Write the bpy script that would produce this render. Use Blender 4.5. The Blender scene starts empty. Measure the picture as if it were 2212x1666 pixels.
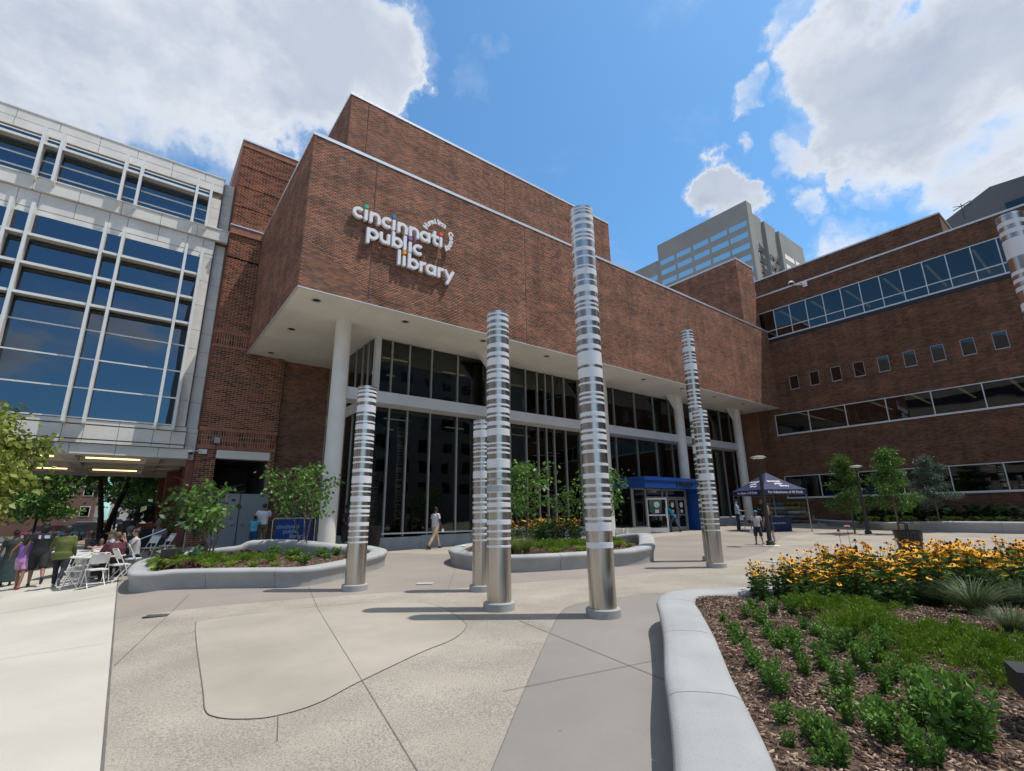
import bpy, bmesh, math, random
import numpy as np
from math import sin, cos, pi, radians, sqrt, atan2, hypot
from mathutils import Vector, Matrix

# ------------------------------------------------------------------ camera, light, exposure
scene = bpy.context.scene
COL = scene.collection
cam_data = bpy.data.cameras.new('camera'); cam = bpy.data.objects.new('camera', cam_data); COL.objects.link(cam)
F_, PITCH, ROLL, YAW, EYE = 1054.85, .258770617, -.0124836784, .65918128, 1.6
cam_data.sensor_fit = 'HORIZONTAL'; cam_data.sensor_width = 36; cam_data.lens = F_/2212*36
cam_data.clip_start = .05; cam_data.clip_end = 4000
fw = Vector((sin(YAW)*cos(PITCH), cos(YAW)*cos(PITCH), sin(PITCH))); rt = Vector((cos(YAW), -sin(YAW), 0)); up = rt.cross(fw)
r2 = cos(ROLL)*rt + sin(ROLL)*up; u2 = -sin(ROLL)*rt + cos(ROLL)*up
m = Matrix((r2, u2, -fw)).transposed().to_4x4(); m.translation = (0, 0, EYE)
cam.matrix_world = m
scene.camera = cam

SUN_DIR = Vector((.753*cos(radians(68.3)), -.657*cos(radians(68.3)), sin(radians(68.3)))).normalized()
sun_d = bpy.data.lights.new('sun', 'SUN'); sun = bpy.data.objects.new('sun', sun_d); COL.objects.link(sun)
sun_d.energy = 4.0; sun_d.angle = radians(.5); sun_d.color = (1, .955, .88)
sun.rotation_euler = SUN_DIR.to_track_quat('Z', 'Y').to_euler()
scene.view_settings.view_transform = 'Standard'
try: scene.view_settings.look = 'None'
except Exception: pass
scene.view_settings.exposure = 0.0; scene.view_settings.gamma = 1; scene.view_settings.use_curve_mapping = False

world = bpy.data.worlds.new('World'); scene.world = world; world.use_nodes = True
SKY_STRENGTH = .1
def build_sky():
    nt = world.node_tree; N = nt.nodes; L = nt.links; N.clear()
    out = N.new('ShaderNodeOutputWorld'); bg = N.new('ShaderNodeBackground'); bg.inputs[1].default_value = SKY_STRENGTH
    sky = N.new('ShaderNodeTexSky'); sky.sky_type = 'NISHITA'; sky.sun_disc = False
    sky.sun_elevation = radians(68.3); sky.sun_rotation = atan2(.753, -.657)
    sky.air_density = 1.0; sky.dust_density = 1.1; sky.ozone_density = 2.0; sky.altitude = 200
    tc = N.new('ShaderNodeTexCoord')
    def math_(op, a, b=None, c=None, clamp=False):
        n = N.new('ShaderNodeMath'); n.operation = op; n.use_clamp = clamp
        for i, v in enumerate((a, b, c)):
            if v is None: continue
            if isinstance(v, (int, float)): n.inputs[i].default_value = v
            else: L.new(v, n.inputs[i])
        return n.outputs[0]
    def ramp(v, a, b):
        n = N.new('ShaderNodeMapRange'); n.interpolation_type = 'SMOOTHSTEP'; L.new(v, n.inputs[0])
        n.inputs[1].default_value = a; n.inputs[2].default_value = b; return n.outputs[0]
    sep = N.new('ShaderNodeSeparateXYZ'); L.new(tc.outputs['Generated'], sep.inputs[0])
    # flatten the direction onto a cloud deck so that the clouds foreshorten towards the horizon
    zc = math_('MAXIMUM', math_('ADD', sep.outputs[2], .22), .05)
    cx = math_('DIVIDE', sep.outputs[0], zc); cy = math_('DIVIDE', sep.outputs[1], zc)
    comb = N.new('ShaderNodeCombineXYZ'); L.new(cx, comb.inputs[0]); L.new(cy, comb.inputs[1])
    def noise_(vec, scale, detail, rough, w=0, dist=0):
        n = N.new('ShaderNodeTexNoise'); n.noise_dimensions = '3D'; n.inputs['Scale'].default_value = scale
        n.inputs['Detail'].default_value = detail; n.inputs['Roughness'].default_value = rough; n.inputs['Distortion'].default_value = dist
        mp = N.new('ShaderNodeMapping'); L.new(vec, mp.inputs[0]); mp.inputs['Location'].default_value = (w, w*.7, w*.3)
        L.new(mp.outputs[0], n.inputs['Vector']); return n.outputs[0]
    billow = noise_(comb.outputs[0], 2.6, 15, .60, 3.1, .3)
    fine = noise_(comb.outputs[0], 9, 10, .62, 7.7)
    broad = noise_(comb.outputs[0], .8, 3, .5, 11.3)
    dirs = [[-0.198, 0.764, 0.615, 0.136, 1.0], [-0.066, 0.746, 0.662, 0.159, 1.1], [0.084, 0.696, 0.713, 0.138, 1.1], [0.205, 0.647, 0.734, 0.099, 1.0], [0.28, 0.644, 0.712, 0.048, 1.0], [0.03, 0.802, 0.596, 0.089, 0.9], [-0.057, 0.837, 0.544, 0.035, 0.85], [-0.166, 0.815, 0.555, 0.038, 0.6], [0.812, 0.083, 0.578, 0.138, 1.1], [0.806, -0.01, 0.591, 0.118, 1.1], [0.741, 0.163, 0.651, 0.076, 1.0], [0.878, 0.045, 0.477, 0.096, 1.0], [0.84, 0.143, 0.524, 0.07, 0.9], [0.792, 0.252, 0.556, 0.034, 0.75], [0.691, 0.207, 0.693, 0.032, 0.55], [0.744, 0.366, 0.559, 0.049, 1.15], [0.775, 0.34, 0.533, 0.036, 1.05], [0.831, 0.267, 0.488, 0.031, 0.8], [0.843, 0.201, 0.499, 0.033, 0.75], [0.879, 0.237, 0.413, 0.061, 0.85], [0.887, 0.187, 0.421, 0.044, 0.6], [0.471, 0.532, 0.703, 0.026, 0.72], [0.717, 0.279, 0.639, 0.026, 0.68], [0.407, 0.522, 0.749, 0.032, 0.45], [0.378, 0.563, 0.735, 0.04, 0.35]]
    def vnoise(scale, amp, w):
        n = N.new('ShaderNodeTexNoise'); n.inputs['Scale'].default_value = scale; n.inputs['Detail'].default_value = 7; n.inputs['Roughness'].default_value = .62
        mp = N.new('ShaderNodeMapping'); L.new(tc.outputs['Generated'], mp.inputs[0]); mp.inputs['Location'].default_value = (w, w, w); L.new(mp.outputs[0], n.inputs['Vector'])
        s1 = N.new('ShaderNodeVectorMath'); s1.operation = 'SUBTRACT'; L.new(n.outputs['Color'], s1.inputs[0]); s1.inputs[1].default_value = (.5,.5,.5)
        s2 = N.new('ShaderNodeVectorMath'); s2.operation = 'SCALE'; L.new(s1.outputs[0], s2.inputs[0]); s2.inputs['Scale'].default_value = amp; return s2.outputs[0]
    w1 = N.new('ShaderNodeVectorMath'); w1.operation = 'ADD'; L.new(tc.outputs['Generated'], w1.inputs[0]); L.new(vnoise(6.5, .24, 4.4), w1.inputs[1])
    wn_ = N.new('ShaderNodeVectorMath'); wn_.operation = 'NORMALIZE'; L.new(w1.outputs[0], wn_.inputs[0]); warped = wn_.outputs[0]
    tot = None
    for x, y, z, r, wgt in dirs:
        d = N.new('ShaderNodeVectorMath'); d.operation = 'DOT_PRODUCT'; L.new(warped, d.inputs[0]); d.inputs[1].default_value = (x, y, z)
        n = N.new('ShaderNodeMapRange'); n.interpolation_type = 'SMOOTHERSTEP'; L.new(d.outputs['Value'], n.inputs[0])
        n.inputs[1].default_value = cos(r*1.45); n.inputs[2].default_value = cos(r*.35); n.inputs[3].default_value = 0; n.inputs[4].default_value = wgt
        tot = n.outputs[0] if tot is None else math_('MAXIMUM', tot, n.outputs[0])
    # away from the view the same broken cumulus goes on
    fwd = N.new('ShaderNodeVectorMath'); fwd.operation = 'DOT_PRODUCT'; L.new(tc.outputs['Generated'], fwd.inputs[0]); fwd.inputs[1].default_value = tuple(fw)
    off = ramp(fwd.outputs['Value'], .62, .45)
    rest = math_('MULTIPLY', ramp(broad, .37, .56), off)
    tot = math_('MAXIMUM', tot, rest)
    dens = math_('ADD', math_('MULTIPLY', billow, 1.15), math_('MULTIPLY', fine, .38))
    dens = math_('ADD', dens, math_('MULTIPLY', tot, .58))
    edge = ramp(dens, 1.02, 1.32)
    thin = math_('MULTIPLY', ramp(dens, .84, 1.14), .22)
    wisp = math_('MULTIPLY', ramp(fine, .5, .8), math_('MULTIPLY', ramp(tot, .15, .5), .25))
    mask = math_('MAXIMUM', edge, math_('MAXIMUM', thin, wisp))
    core = ramp(math_('ADD', dens, math_('MULTIPLY', noise_(comb.outputs[0], 3.4, 4, .5, 21), .30)), 1.24, 1.66)
    shade = math_('ADD', math_('MULTIPLY', core, .72), math_('MULTIPLY', ramp(noise_(comb.outputs[0], 5, 8, .6, 2), .45, .75), .22), clamp=True)
    mixc = N.new('ShaderNodeMix'); mixc.data_type = 'RGBA'; L.new(shade, mixc.inputs[0])
    s = 1/SKY_STRENGTH
    mixc.inputs[6].default_value = (.90*s, .93*s, .98*s, 1); mixc.inputs[7].default_value = (.41*s, .49*s, .63*s, 1)
    hsv = N.new('ShaderNodeMix'); hsv.data_type = 'RGBA'; hsv.blend_type = 'MULTIPLY'; hsv.inputs[0].default_value = 1
    L.new(sky.outputs[0], hsv.inputs[6]); hsv.inputs[7].default_value = (1.12, 1.80, 2.08, 1)
    mix = N.new('ShaderNodeMix'); mix.data_type = 'RGBA'; L.new(mask, mix.inputs[0]); L.new(hsv.outputs[2], mix.inputs[6]); L.new(mixc.outputs[2], mix.inputs[7])
    L.new(mix.outputs[2], bg.inputs[0]); L.new(bg.outputs[0], out.inputs[0])
build_sky()

# ------------------------------------------------------------------ helpers
rnd = random.Random(7)
def gz(x, y):
    x = min(max(x, -10), 45); y = min(max(y, -10), 26)
    return .016*x+.008*y-.145+.013*max(0, y-12)-.02*max(0, 2-x)-.12*min(max((y-10)/8, 0), 1)*max(0, 1-max(x, -4))

def mat(name, col, rough=.6, metal=0, var=.12, scale=3, bump=0, bscale=60, spec=.5, tone=None, dark=None, detail=6, stretch=None, coat=0, trans=0):
    m = bpy.data.materials.new(name); m.use_nodes = True; nt = m.node_tree; N = nt.nodes; L = nt.links
    b = N['Principled BSDF']; b.inputs['Roughness'].default_value = rough; b.inputs['Metallic'].default_value = metal
    b.inputs['Specular IOR Level'].default_value = spec; b.inputs['Coat Weight'].default_value = coat
    tc = N.new('ShaderNodeTexCoord'); vec = tc.outputs['Object']
    if stretch:
        mp = N.new('ShaderNodeMapping'); mp.inputs['Scale'].default_value = stretch; L.new(vec, mp.inputs[0]); vec = mp.outputs[0]
    n = N.new('ShaderNodeTexNoise'); n.inputs['Scale'].default_value = scale; n.inputs['Detail'].default_value = detail; L.new(vec, n.inputs['Vector'])
    mr = N.new('ShaderNodeMapRange'); L.new(n.outputs[0], mr.inputs[0]); mr.inputs[1].default_value = .3; mr.inputs[2].default_value = .7
    mx = N.new('ShaderNodeMix'); mx.data_type = 'RGBA'; L.new(mr.outputs[0], mx.inputs[0])
    c = Vector(col); d = Vector(dark) if dark else c*(1-var*2)
    hi = c*(1+var) if not dark else c
    mx.inputs[6].default_value = (*d, 1); mx.inputs[7].default_value = (*hi, 1)
    outc = mx.outputs[2]
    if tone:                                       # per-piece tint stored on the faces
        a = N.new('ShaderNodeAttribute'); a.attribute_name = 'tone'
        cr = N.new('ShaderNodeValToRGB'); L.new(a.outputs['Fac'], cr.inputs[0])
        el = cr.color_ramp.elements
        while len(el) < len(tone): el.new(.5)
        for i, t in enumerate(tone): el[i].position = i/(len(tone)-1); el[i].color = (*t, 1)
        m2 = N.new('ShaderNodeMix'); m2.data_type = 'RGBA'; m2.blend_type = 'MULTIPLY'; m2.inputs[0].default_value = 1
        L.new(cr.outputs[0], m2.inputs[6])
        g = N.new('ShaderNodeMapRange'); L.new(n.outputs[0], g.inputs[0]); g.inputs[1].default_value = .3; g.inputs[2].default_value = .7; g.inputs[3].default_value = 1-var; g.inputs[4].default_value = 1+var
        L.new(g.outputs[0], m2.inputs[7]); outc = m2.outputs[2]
    L.new(outc, b.inputs['Base Color'])
    if bump:
        nb = N.new('ShaderNodeTexNoise'); nb.inputs['Scale'].default_value = bscale; nb.inputs['Detail'].default_value = 5; L.new(vec, nb.inputs['Vector'])
        bp = N.new('ShaderNodeBump'); bp.inputs['Strength'].default_value = min(1, bump); bp.inputs['Distance'].default_value = .01*max(1, bump)
        L.new(nb.outputs[0], bp.inputs['Height']); L.new(bp.outputs[0], b.inputs['Normal'])
    if trans:
        tr = N.new('ShaderNodeBsdfTranslucent'); L.new(outc, tr.inputs[0]); ms = N.new('ShaderNodeMixShader'); ms.inputs[0].default_value = trans
        L.new(b.outputs[0], ms.inputs[1]); L.new(tr.outputs[0], ms.inputs[2]); L.new(ms.outputs[0], N['Material Output'].inputs[0])
    return m

def glass_mat(name, tint, refl, f0=.04, wav=.0, fmul=1.0):
    m = bpy.data.materials.new(name); m.use_nodes = True; nt = m.node_tree; N = nt.nodes; L = nt.links; N.remove(N['Principled BSDF'])
    tr = N.new('ShaderNodeBsdfTransparent'); tr.inputs[0].default_value = (*tint, 1)
    gl = N.new('ShaderNodeBsdfGlossy'); gl.inputs[0].default_value = (*refl, 1); gl.inputs['Roughness'].default_value = 0.0
    fr = N.new('ShaderNodeFresnel'); fr.inputs[0].default_value = 1.5
    ma = N.new('ShaderNodeMath'); ma.operation = 'MULTIPLY_ADD'; ma.use_clamp = True; L.new(fr.outputs[0], ma.inputs[0]); ma.inputs[1].default_value = fmul; ma.inputs[2].default_value = f0
    mx = N.new('ShaderNodeMixShader'); L.new(ma.outputs[0], mx.inputs[0]); L.new(tr.outputs[0], mx.inputs[1]); L.new(gl.outputs[0], mx.inputs[2])
    if wav:
        tc = N.new('ShaderNodeTexCoord'); n = N.new('ShaderNodeTexNoise'); n.inputs['Scale'].default_value = .45; n.inputs['Detail'].default_value = 1; L.new(tc.outputs['Object'], n.inputs['Vector'])
        bp = N.new('ShaderNodeBump'); bp.inputs['Strength'].default_value = 1; bp.inputs['Distance'].default_value = wav
        L.new(n.outputs[0], bp.inputs['Height']); L.new(bp.outputs[0], gl.inputs['Normal'])
    L.new(mx.outputs[0], N['Material Output'].inputs[0]); return m

def emit_mat(name, col, s):
    m = bpy.data.materials.new(name); m.use_nodes = True; b = m.node_tree.nodes['Principled BSDF']
    b.inputs['Base Color'].default_value = (*col, 1); b.inputs['Emission Color'].default_value = (*col, 1); b.inputs['Emission Strength'].default_value = s
    return m

class MB:
    def __init__(s): s.v = []; s.f = []; s.t = []
    def add(s, v, f, tone=None):
        o = len(s.v); s.v += [tuple(p) for p in v]; s.f += [tuple(i+o for i in q) for q in f]
        s.t += [tone if tone is not None else .5]*len(f); return s
    def box(s, x0, x1, y0, y1, z0, z1, tone=None):
        if x0 > x1: x0, x1 = x1, x0
        if y0 > y1: y0, y1 = y1, y0
        if z0 > z1: z0, z1 = z1, z0
        return s.add([(x0,y0,z0),(x1,y0,z0),(x1,y1,z0),(x0,y1,z0),(x0,y0,z1),(x1,y0,z1),(x1,y1,z1),(x0,y1,z1)],
            [(0,3,2,1),(4,5,6,7),(0,1,5,4),(1,2,6,5),(2,3,7,6),(3,0,4,7)], tone)
    def obox(s, c, ax, ay, az, tone=None):         # centre and three half-axis vectors
        c, ax, ay, az = map(Vector, (c, ax, ay, az))
        return s.add([c+a*ax+b*ay+d*az for a, b, d in ((-1,-1,-1),(1,-1,-1),(1,1,-1),(-1,1,-1),(-1,-1,1),(1,-1,1),(1,1,1),(-1,1,1))],
            [(0,3,2,1),(4,5,6,7),(0,1,5,4),(1,2,6,5),(2,3,7,6),(3,0,4,7)], tone)
    def bar(s, p, q, w, h=None, upv=(0,0,1)):
        p, q = Vector(p), Vector(q); d = (q-p); h = h or w
        a = d.cross(Vector(upv)); a = a.normalized() if a.length > 1e-5 else Vector((1,0,0)); b = a.cross(d).normalized()
        return s.obox((p+q)/2, d/2, a*w/2, b*h/2)
    def tube(s, pts, rad, n=8, cap=True, flat=None, tone=None):   # flat: (axis vector, factor) squeezes the section
        pts = [Vector(p) for p in pts]; rad = [rad]*len(pts) if isinstance(rad, (int, float)) else rad
        vs = []; ref = None
        for i, p in enumerate(pts):
            d = (pts[min(i+1, len(pts)-1)]-pts[max(i-1, 0)]).normalized()
            if ref is None: ref = d.orthogonal().normalized()
            ref = (ref-d*ref.dot(d)); ref = ref.normalized() if ref.length > 1e-6 else d.orthogonal().normalized()
            b = d.cross(ref)
            r = rad[i]; rx, ry = r if isinstance(r, tuple) else (r, r)
            for k in range(n):
                a = 2*pi*k/n; vs.append(p+ref*cos(a)*rx+b*sin(a)*ry)
        fs = [(i*n+k, i*n+(k+1)%n, (i+1)*n+(k+1)%n, (i+1)*n+k) for i in range(len(pts)-1) for k in range(n)]
        if cap: fs += [tuple(range(n))[::-1], tuple(range((len(pts)-1)*n, len(pts)*n))]
        return s.add(vs, fs, tone)
    def rings(s, rings, cap=True, tone=None):      # list of (centre, rx, ry, rotz) horizontal ellipses, bottom to top
        n = 16; vs = []
        for c, rx, ry, rz in rings:
            for k in range(n):
                a = 2*pi*k/n; x, y = cos(a)*rx, sin(a)*ry; vs.append((c[0]+x*cos(rz)-y*sin(rz), c[1]+x*sin(rz)+y*cos(rz), c[2]))
        fs = [(i*n+k, i*n+(k+1)%n, (i+1)*n+(k+1)%n, (i+1)*n+k) for i in range(len(rings)-1) for k in range(n)]
        if cap: fs += [tuple(range(n))[::-1], tuple(range((len(rings)-1)*n, len(rings)*n))]
        return s.add(vs, fs, tone)
    def lathe(s, prof, c=(0,0,0), n=32, tone=None):
        vs = [(c[0]+r*cos(2*pi*k/n), c[1]+r*sin(2*pi*k/n), c[2]+z) for r, z in prof for k in range(n)]
        fs = [(i*n+k, i*n+(k+1)%n, (i+1)*n+(k+1)%n, (i+1)*n+k) for i in range(len(prof)-1) for k in range(n)]
        return s.add(vs, fs, tone)
    def ball(s, c, rx, ry, rz, n=12, m=8, tone=None):
        prof = [(sin(pi*(i+.02)/(m+.04)), -cos(pi*(i+.02)/(m+.04))) for i in range(m+1)]
        vs = [(c[0]+r*rx*cos(2*pi*k/n), c[1]+r*ry*sin(2*pi*k/n), c[2]+z*rz) for r, z in prof for k in range(n)]
        fs = [(i*n+k, i*n+(k+1)%n, (i+1)*n+(k+1)%n, (i+1)*n+k) for i in range(m) for k in range(n)]
        fs += [tuple(range(n))[::-1], tuple(range(m*n, (m+1)*n))]
        return s.add(vs, fs, tone)
    def prism(s, poly, z0, z1, tone=None):
        n = len(poly)
        return s.add([(x,y,z0) for x,y in poly]+[(x,y,z1) for x,y in poly],
            [tuple(range(n))[::-1], tuple(range(n, 2*n))]+[(i,(i+1)%n,n+(i+1)%n,n+i) for i in range(n)], tone)
    def mesh(s, name, m=None, smooth=False):
        me = bpy.data.meshes.new(name); me.from_pydata(s.v, [], s.f)
        if m: me.materials.append(m)
        if smooth: me.polygons.foreach_set('use_smooth', [True]*len(me.polygons)); me.set_sharp_from_angle(angle=radians(42))
        if any(t != .5 for t in s.t):
            a = me.attributes.new('tone', 'FLOAT', 'FACE'); a.data.foreach_set('value', s.t)
        me.update(); return me
    def build(s, name, m, parent=None, smooth=False):
        return link(name, s.mesh(name, m, smooth), parent)

def link(name, me, parent=None, loc=None):
    o = bpy.data.objects.new(name, me); COL.objects.link(o)
    if parent is not None: o.parent = parent; o.matrix_parent_inverse = parent.matrix_basis.inverted()
    if loc is not None: o.location = loc
    return o
def tag(o, label=None, cat=None, group=None, kind=None):
    if label: o['label'] = label
    if cat: o['category'] = cat
    if group: o['group'] = group
    if kind: o['kind'] = kind
    return o
def thing(name, label, cat, loc=(0,0,0), rz=0, group=None):
    o = bpy.data.objects.new(name, None); COL.objects.link(o); o.empty_display_size = .2
    o.location = loc; o.rotation_euler = (0, 0, rz); return tag(o, label, cat, group)
KIDS = {}
def dup(root, loc=None, rz=None, label=None, scale=None):
    def rec(o, par):
        c = o.copy(); COL.objects.link(c)
        if par is not None: c.parent = par
        for ch in kids(o): rec(ch, c)
        return c
    c = rec(root, None)
    if loc is not None: c.location = loc
    if rz is not None: c.rotation_euler = (0, 0, rz)
    if scale is not None: c.scale = (scale,)*3 if isinstance(scale, (int, float)) else scale
    if label: c['label'] = label
    return c
def kids(o): return [c for c in bpy.data.objects if c.parent == o] if o.name not in KIDS else KIDS[o.name]
def remember(o):
    KIDS[o.name] = list(o.children)
    for c in o.children: KIDS[c.name] = list(c.children)

def mesh_np(name, V, Fq, m, tone=None):
    """fast quad mesh from numpy arrays"""
    me = bpy.data.meshes.new(name); nv, nf = len(V), len(Fq); k = Fq.shape[1]
    me.vertices.add(nv); me.vertices.foreach_set('co', V.astype(np.float32).ravel())
    me.loops.add(nf*k); me.loops.foreach_set('vertex_index', Fq.astype(np.int32).ravel())
    me.polygons.add(nf); me.polygons.foreach_set('loop_start', (np.arange(nf)*k).astype(np.int32)); me.polygons.foreach_set('loop_total', np.full(nf, k, np.int32))
    if tone is not None:
        a = me.attributes.new('tone', 'FLOAT', 'FACE'); a.data.foreach_set('value', tone.astype(np.float32))
    me.materials.append(m); me.update(calc_edges=True); me.validate(); return me

PENDING = []
def defer(raw, fn): PENDING.append((raw, fn))
def flush_pending():
    dg = bpy.context.evaluated_depsgraph_get()
    for raw, fn in PENDING: fn(bpy.data.meshes.new_from_object(raw.evaluated_get(dg)))
    for raw, fn in PENDING: bpy.data.objects.remove(raw)
    PENDING.clear()
EMPTY_MESH = bpy.data.meshes.new('empty')
def text_mesh(s, size, depth, align='CENTER', bold=0):
    cu = bpy.data.curves.new('t', 'FONT'); cu.body = s; cu.size = size; cu.extrude = depth; cu.align_x = align; cu.offset = bold; cu.resolution_u = 3
    o = bpy.data.objects.new('t', cu); COL.objects.link(o)
    return o
def place_text(s, size, depth, origin, ux, uy, m, name, parent, align='CENTER', bold=0):
    raw = text_mesh(s, size, depth, align, bold); ux, uy = Vector(ux).normalized(), Vector(uy).normalized(); uz = ux.cross(uy)
    M = Matrix((ux, uy, uz)).transposed().to_4x4(); M.translation = origin; o = link(name, EMPTY_MESH, parent)
    def done(me): me.transform(M); me.materials.clear(); me.materials.append(m); me.name = name; o.data = me
    defer(raw, done); return o

# ------------------------------------------------------------------ materials
BRICK_TONES = [tuple((np.array(t)*.72+np.array((.255,.135,.10))*.28)*np.array((1.13,1.11,1.05))) for t in [(.115,.074,.062),(.17,.096,.074),(.31,.138,.096),(.40,.170,.115),(.31,.175,.13),(.235,.14,.108),(.155,.104,.087)]]
def brick_mat(name, tones, var, patch):
    m = mat(name, tones[2], .85, var=var, scale=1.2, bump=.3, bscale=90, spec=.25, tone=tones)
    # broad clusters of darker firings
    nt = m.node_tree; N = nt.nodes; L = nt.links; b = N['Principled BSDF']; src = b.inputs['Base Color'].links[0].from_socket
    tc = N.new('ShaderNodeTexCoord'); mp = N.new('ShaderNodeMapping'); mp.inputs['Scale'].default_value = (.35,.35,.9); L.new(tc.outputs['Object'], mp.inputs[0])
    n = N.new('ShaderNodeTexNoise'); n.inputs['Scale'].default_value = 1.3; n.inputs['Detail'].default_value = 5; L.new(mp.outputs[0], n.inputs['Vector'])
    r = N.new('ShaderNodeMapRange'); L.new(n.outputs[0], r.inputs[0]); r.inputs[1].default_value = .35; r.inputs[2].default_value = .65; r.inputs[3].default_value = 1-patch; r.inputs[4].default_value = 1+patch*.6
    mx = N.new('ShaderNodeMix'); mx.data_type = 'RGBA'; mx.blend_type = 'MULTIPLY'; mx.inputs[0].default_value = 1; L.new(src, mx.inputs[6]); L.new(r.outputs[0], mx.inputs[7]); # rain streaks and grime running down the face
    mp2 = N.new('ShaderNodeMapping'); mp2.inputs['Scale'].default_value = (1.6,1.6,.10); L.new(tc.outputs['Object'], mp2.inputs[0])
    n2 = N.new('ShaderNodeTexNoise'); n2.inputs['Scale'].default_value = 1.0; n2.inputs['Detail'].default_value = 7; n2.inputs['Roughness'].default_value = .65; L.new(mp2.outputs[0], n2.inputs['Vector'])
    r2_ = N.new('ShaderNodeMapRange'); L.new(n2.outputs[0], r2_.inputs[0]); r2_.inputs[1].default_value = .35; r2_.inputs[2].default_value = .62; r2_.inputs[3].default_value = .74; r2_.inputs[4].default_value = 1.04
    mx2 = N.new('ShaderNodeMix'); mx2.data_type = 'RGBA'; mx2.blend_type = 'MULTIPLY'; mx2.inputs[0].default_value = 1; L.new(mx.outputs[2], mx2.inputs[6]); L.new(r2_.outputs[0], mx2.inputs[7]); L.new(mx2.outputs[2], b.inputs['Base Color'])
    return m
M = {}
M['brick'] = brick_mat('red_brown_brick', BRICK_TONES, .12, .20)
M['brick_wing'] = brick_mat('shade_toned_brick', [tuple(np.array(t)*np.array((.70,.69,.62))) for t in BRICK_TONES], .12, .18)  # main brick tones lowered, putting the wing's shade into the colour
M['brick_old'] = brick_mat('orange_brick', [(.07,.036,.03),(.17,.055,.036),(.26,.085,.05),(.33,.115,.065),(.28,.10,.06)], .1, .12)
M['mortar'] = mat('brown_mortar', (.38,.28,.22), .95, var=.12, scale=2)
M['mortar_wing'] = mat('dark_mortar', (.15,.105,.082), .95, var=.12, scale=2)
M['mortar_old'] = mat('cream_mortar', (.46,.34,.24), .95, var=.1, scale=2)
M['sandstone'] = mat('red_sandstone', (.34,.155,.10), .9, var=.15, scale=6, bump=.6, bscale=25)
M['coping'] = mat('metal_coping', (.66,.68,.70), .35, metal=.6, var=.04)
M['soffit'] = mat('cream_soffit', (.78,.74,.66), .85, var=.05, scale=.6, bump=.1, bscale=8)
M['column'] = mat('white_column_paint', (.74,.72,.67), .6, var=.05, scale=1.2)
M['frame'] = mat('aluminium_frame', (.42,.40,.38), .4, metal=.5, var=.05)
M['whiteframe'] = mat('white_frame', (.66,.68,.68), .4, metal=.2, var=.05)
M['spandrel'] = mat('pale_spandrel', (.60,.60,.60), .5, var=.04, scale=1)
M['darkpanel'] = mat('dark_panel', (.02,.02,.024), .4, var=.1)
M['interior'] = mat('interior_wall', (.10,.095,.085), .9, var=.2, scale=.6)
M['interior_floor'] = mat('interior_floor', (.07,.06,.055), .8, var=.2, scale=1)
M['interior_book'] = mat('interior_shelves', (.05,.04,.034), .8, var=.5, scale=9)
M['lamp_strip'] = emit_mat('lit_ceiling_strip', (1,.80,.38), .75)
M['lamp_warm'] = emit_mat('lit_warm_tube', (1,.74,.32), 2.6)
M['glass'] = glass_mat('dark_plate_glass', (.30,.34,.33), (.80,.86,.84), f0=.015, wav=.014, fmul=1.5)
M['glass_wing'] = glass_mat('wing_glass', (.22,.25,.25), (.85,.86,.86), f0=.04, wav=.01, fmul=1.1)
M['glass_blue'] = glass_mat('blue_reflective_glass', (.05,.08,.10), (.33,.40,.49), f0=.25, wav=.006, fmul=1.0)
M['glass_tower'] = glass_mat('tower_glass', (.03,.05,.06), (1.0,.93,.84), f0=.80, wav=.0, fmul=1.0)
M['panel'] = mat('limestone_panel', (.74,.72,.68), .8, var=.06, scale=1.3, bump=.08, bscale=30)
M['panel_joint'] = mat('panel_joint', (.20,.155,.12), .9)
M['fin'] = mat('pale_metal_fin', (.78,.78,.76), .45, metal=.1, var=.03)
M['concrete'] = None
M['conc_dark'] = mat('base_concrete', (.40,.42,.43), .85, var=.1, scale=2, bump=.2, bscale=60)
M['steel'] = mat('brushed_stainless', (.52,.485,.45), .27, metal=1, var=.05, scale=30, stretch=(1,1,.03), bump=.0)
M['steelcap'] = mat('steel_cap', (.62,.62,.62), .3, metal=1, var=.04)
M['whiteband'] = mat('white_vinyl_band', (.74,.76,.80), .25, var=.02, scale=1)
M['gloss_black'] = mat('black_gloss_metal', (.012,.011,.013), .38, var=.1)
M['matte_black'] = mat('black_matte_metal', (.025,.025,.027), .6, var=.1)
M['blue'] = mat('blue_painted_metal', (.008,.060,.27), .45, var=.07, scale=1.5)
M['navy'] = mat('navy_fabric', (.016,.026,.095), .75, var=.12, scale=3, bump=.2, bscale=6)
M['white'] = mat('white_plastic', (.76,.75,.72), .45, var=.03)
M['white_text'] = mat('white_print', (.78,.79,.84), .5, var=.01)
M['orange'] = mat('orange_red_metal', (.75,.11,.03), .4, var=.05)
M['darkletter'] = mat('dark_grey_letters', (.02,.025,.05), .5)
M['soil'] = mat('mulch_bed', (.125,.075,.052), 1, var=.45, scale=22, bump=2.5, bscale=55, detail=10)
M['bark'] = mat('bark', (.16,.12,.09), .95, var=.3, scale=14, bump=.8, bscale=40)
M['darkbark'] = mat('dark_bark', (.055,.042,.034), .95, var=.3, scale=14, bump=.8, bscale=40)
def leafm(name, tones, tr=.25, rough=.5): return mat(name, tones[1], rough, var=.12, scale=5, tone=tones, trans=tr, spec=.4)
M['leaf'] = leafm('fresh_leaf', [(.045,.11,.018),(.075,.17,.028),(.12,.24,.04),(.17,.30,.06)])
M['leaf_mid'] = leafm('mid_leaf', [(.04,.095,.02),(.08,.16,.034),(.13,.23,.048)], .4)
M['leaf_dark'] = leafm('deep_leaf', [(.018,.045,.012),(.032,.075,.018),(.05,.11,.025)])
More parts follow.
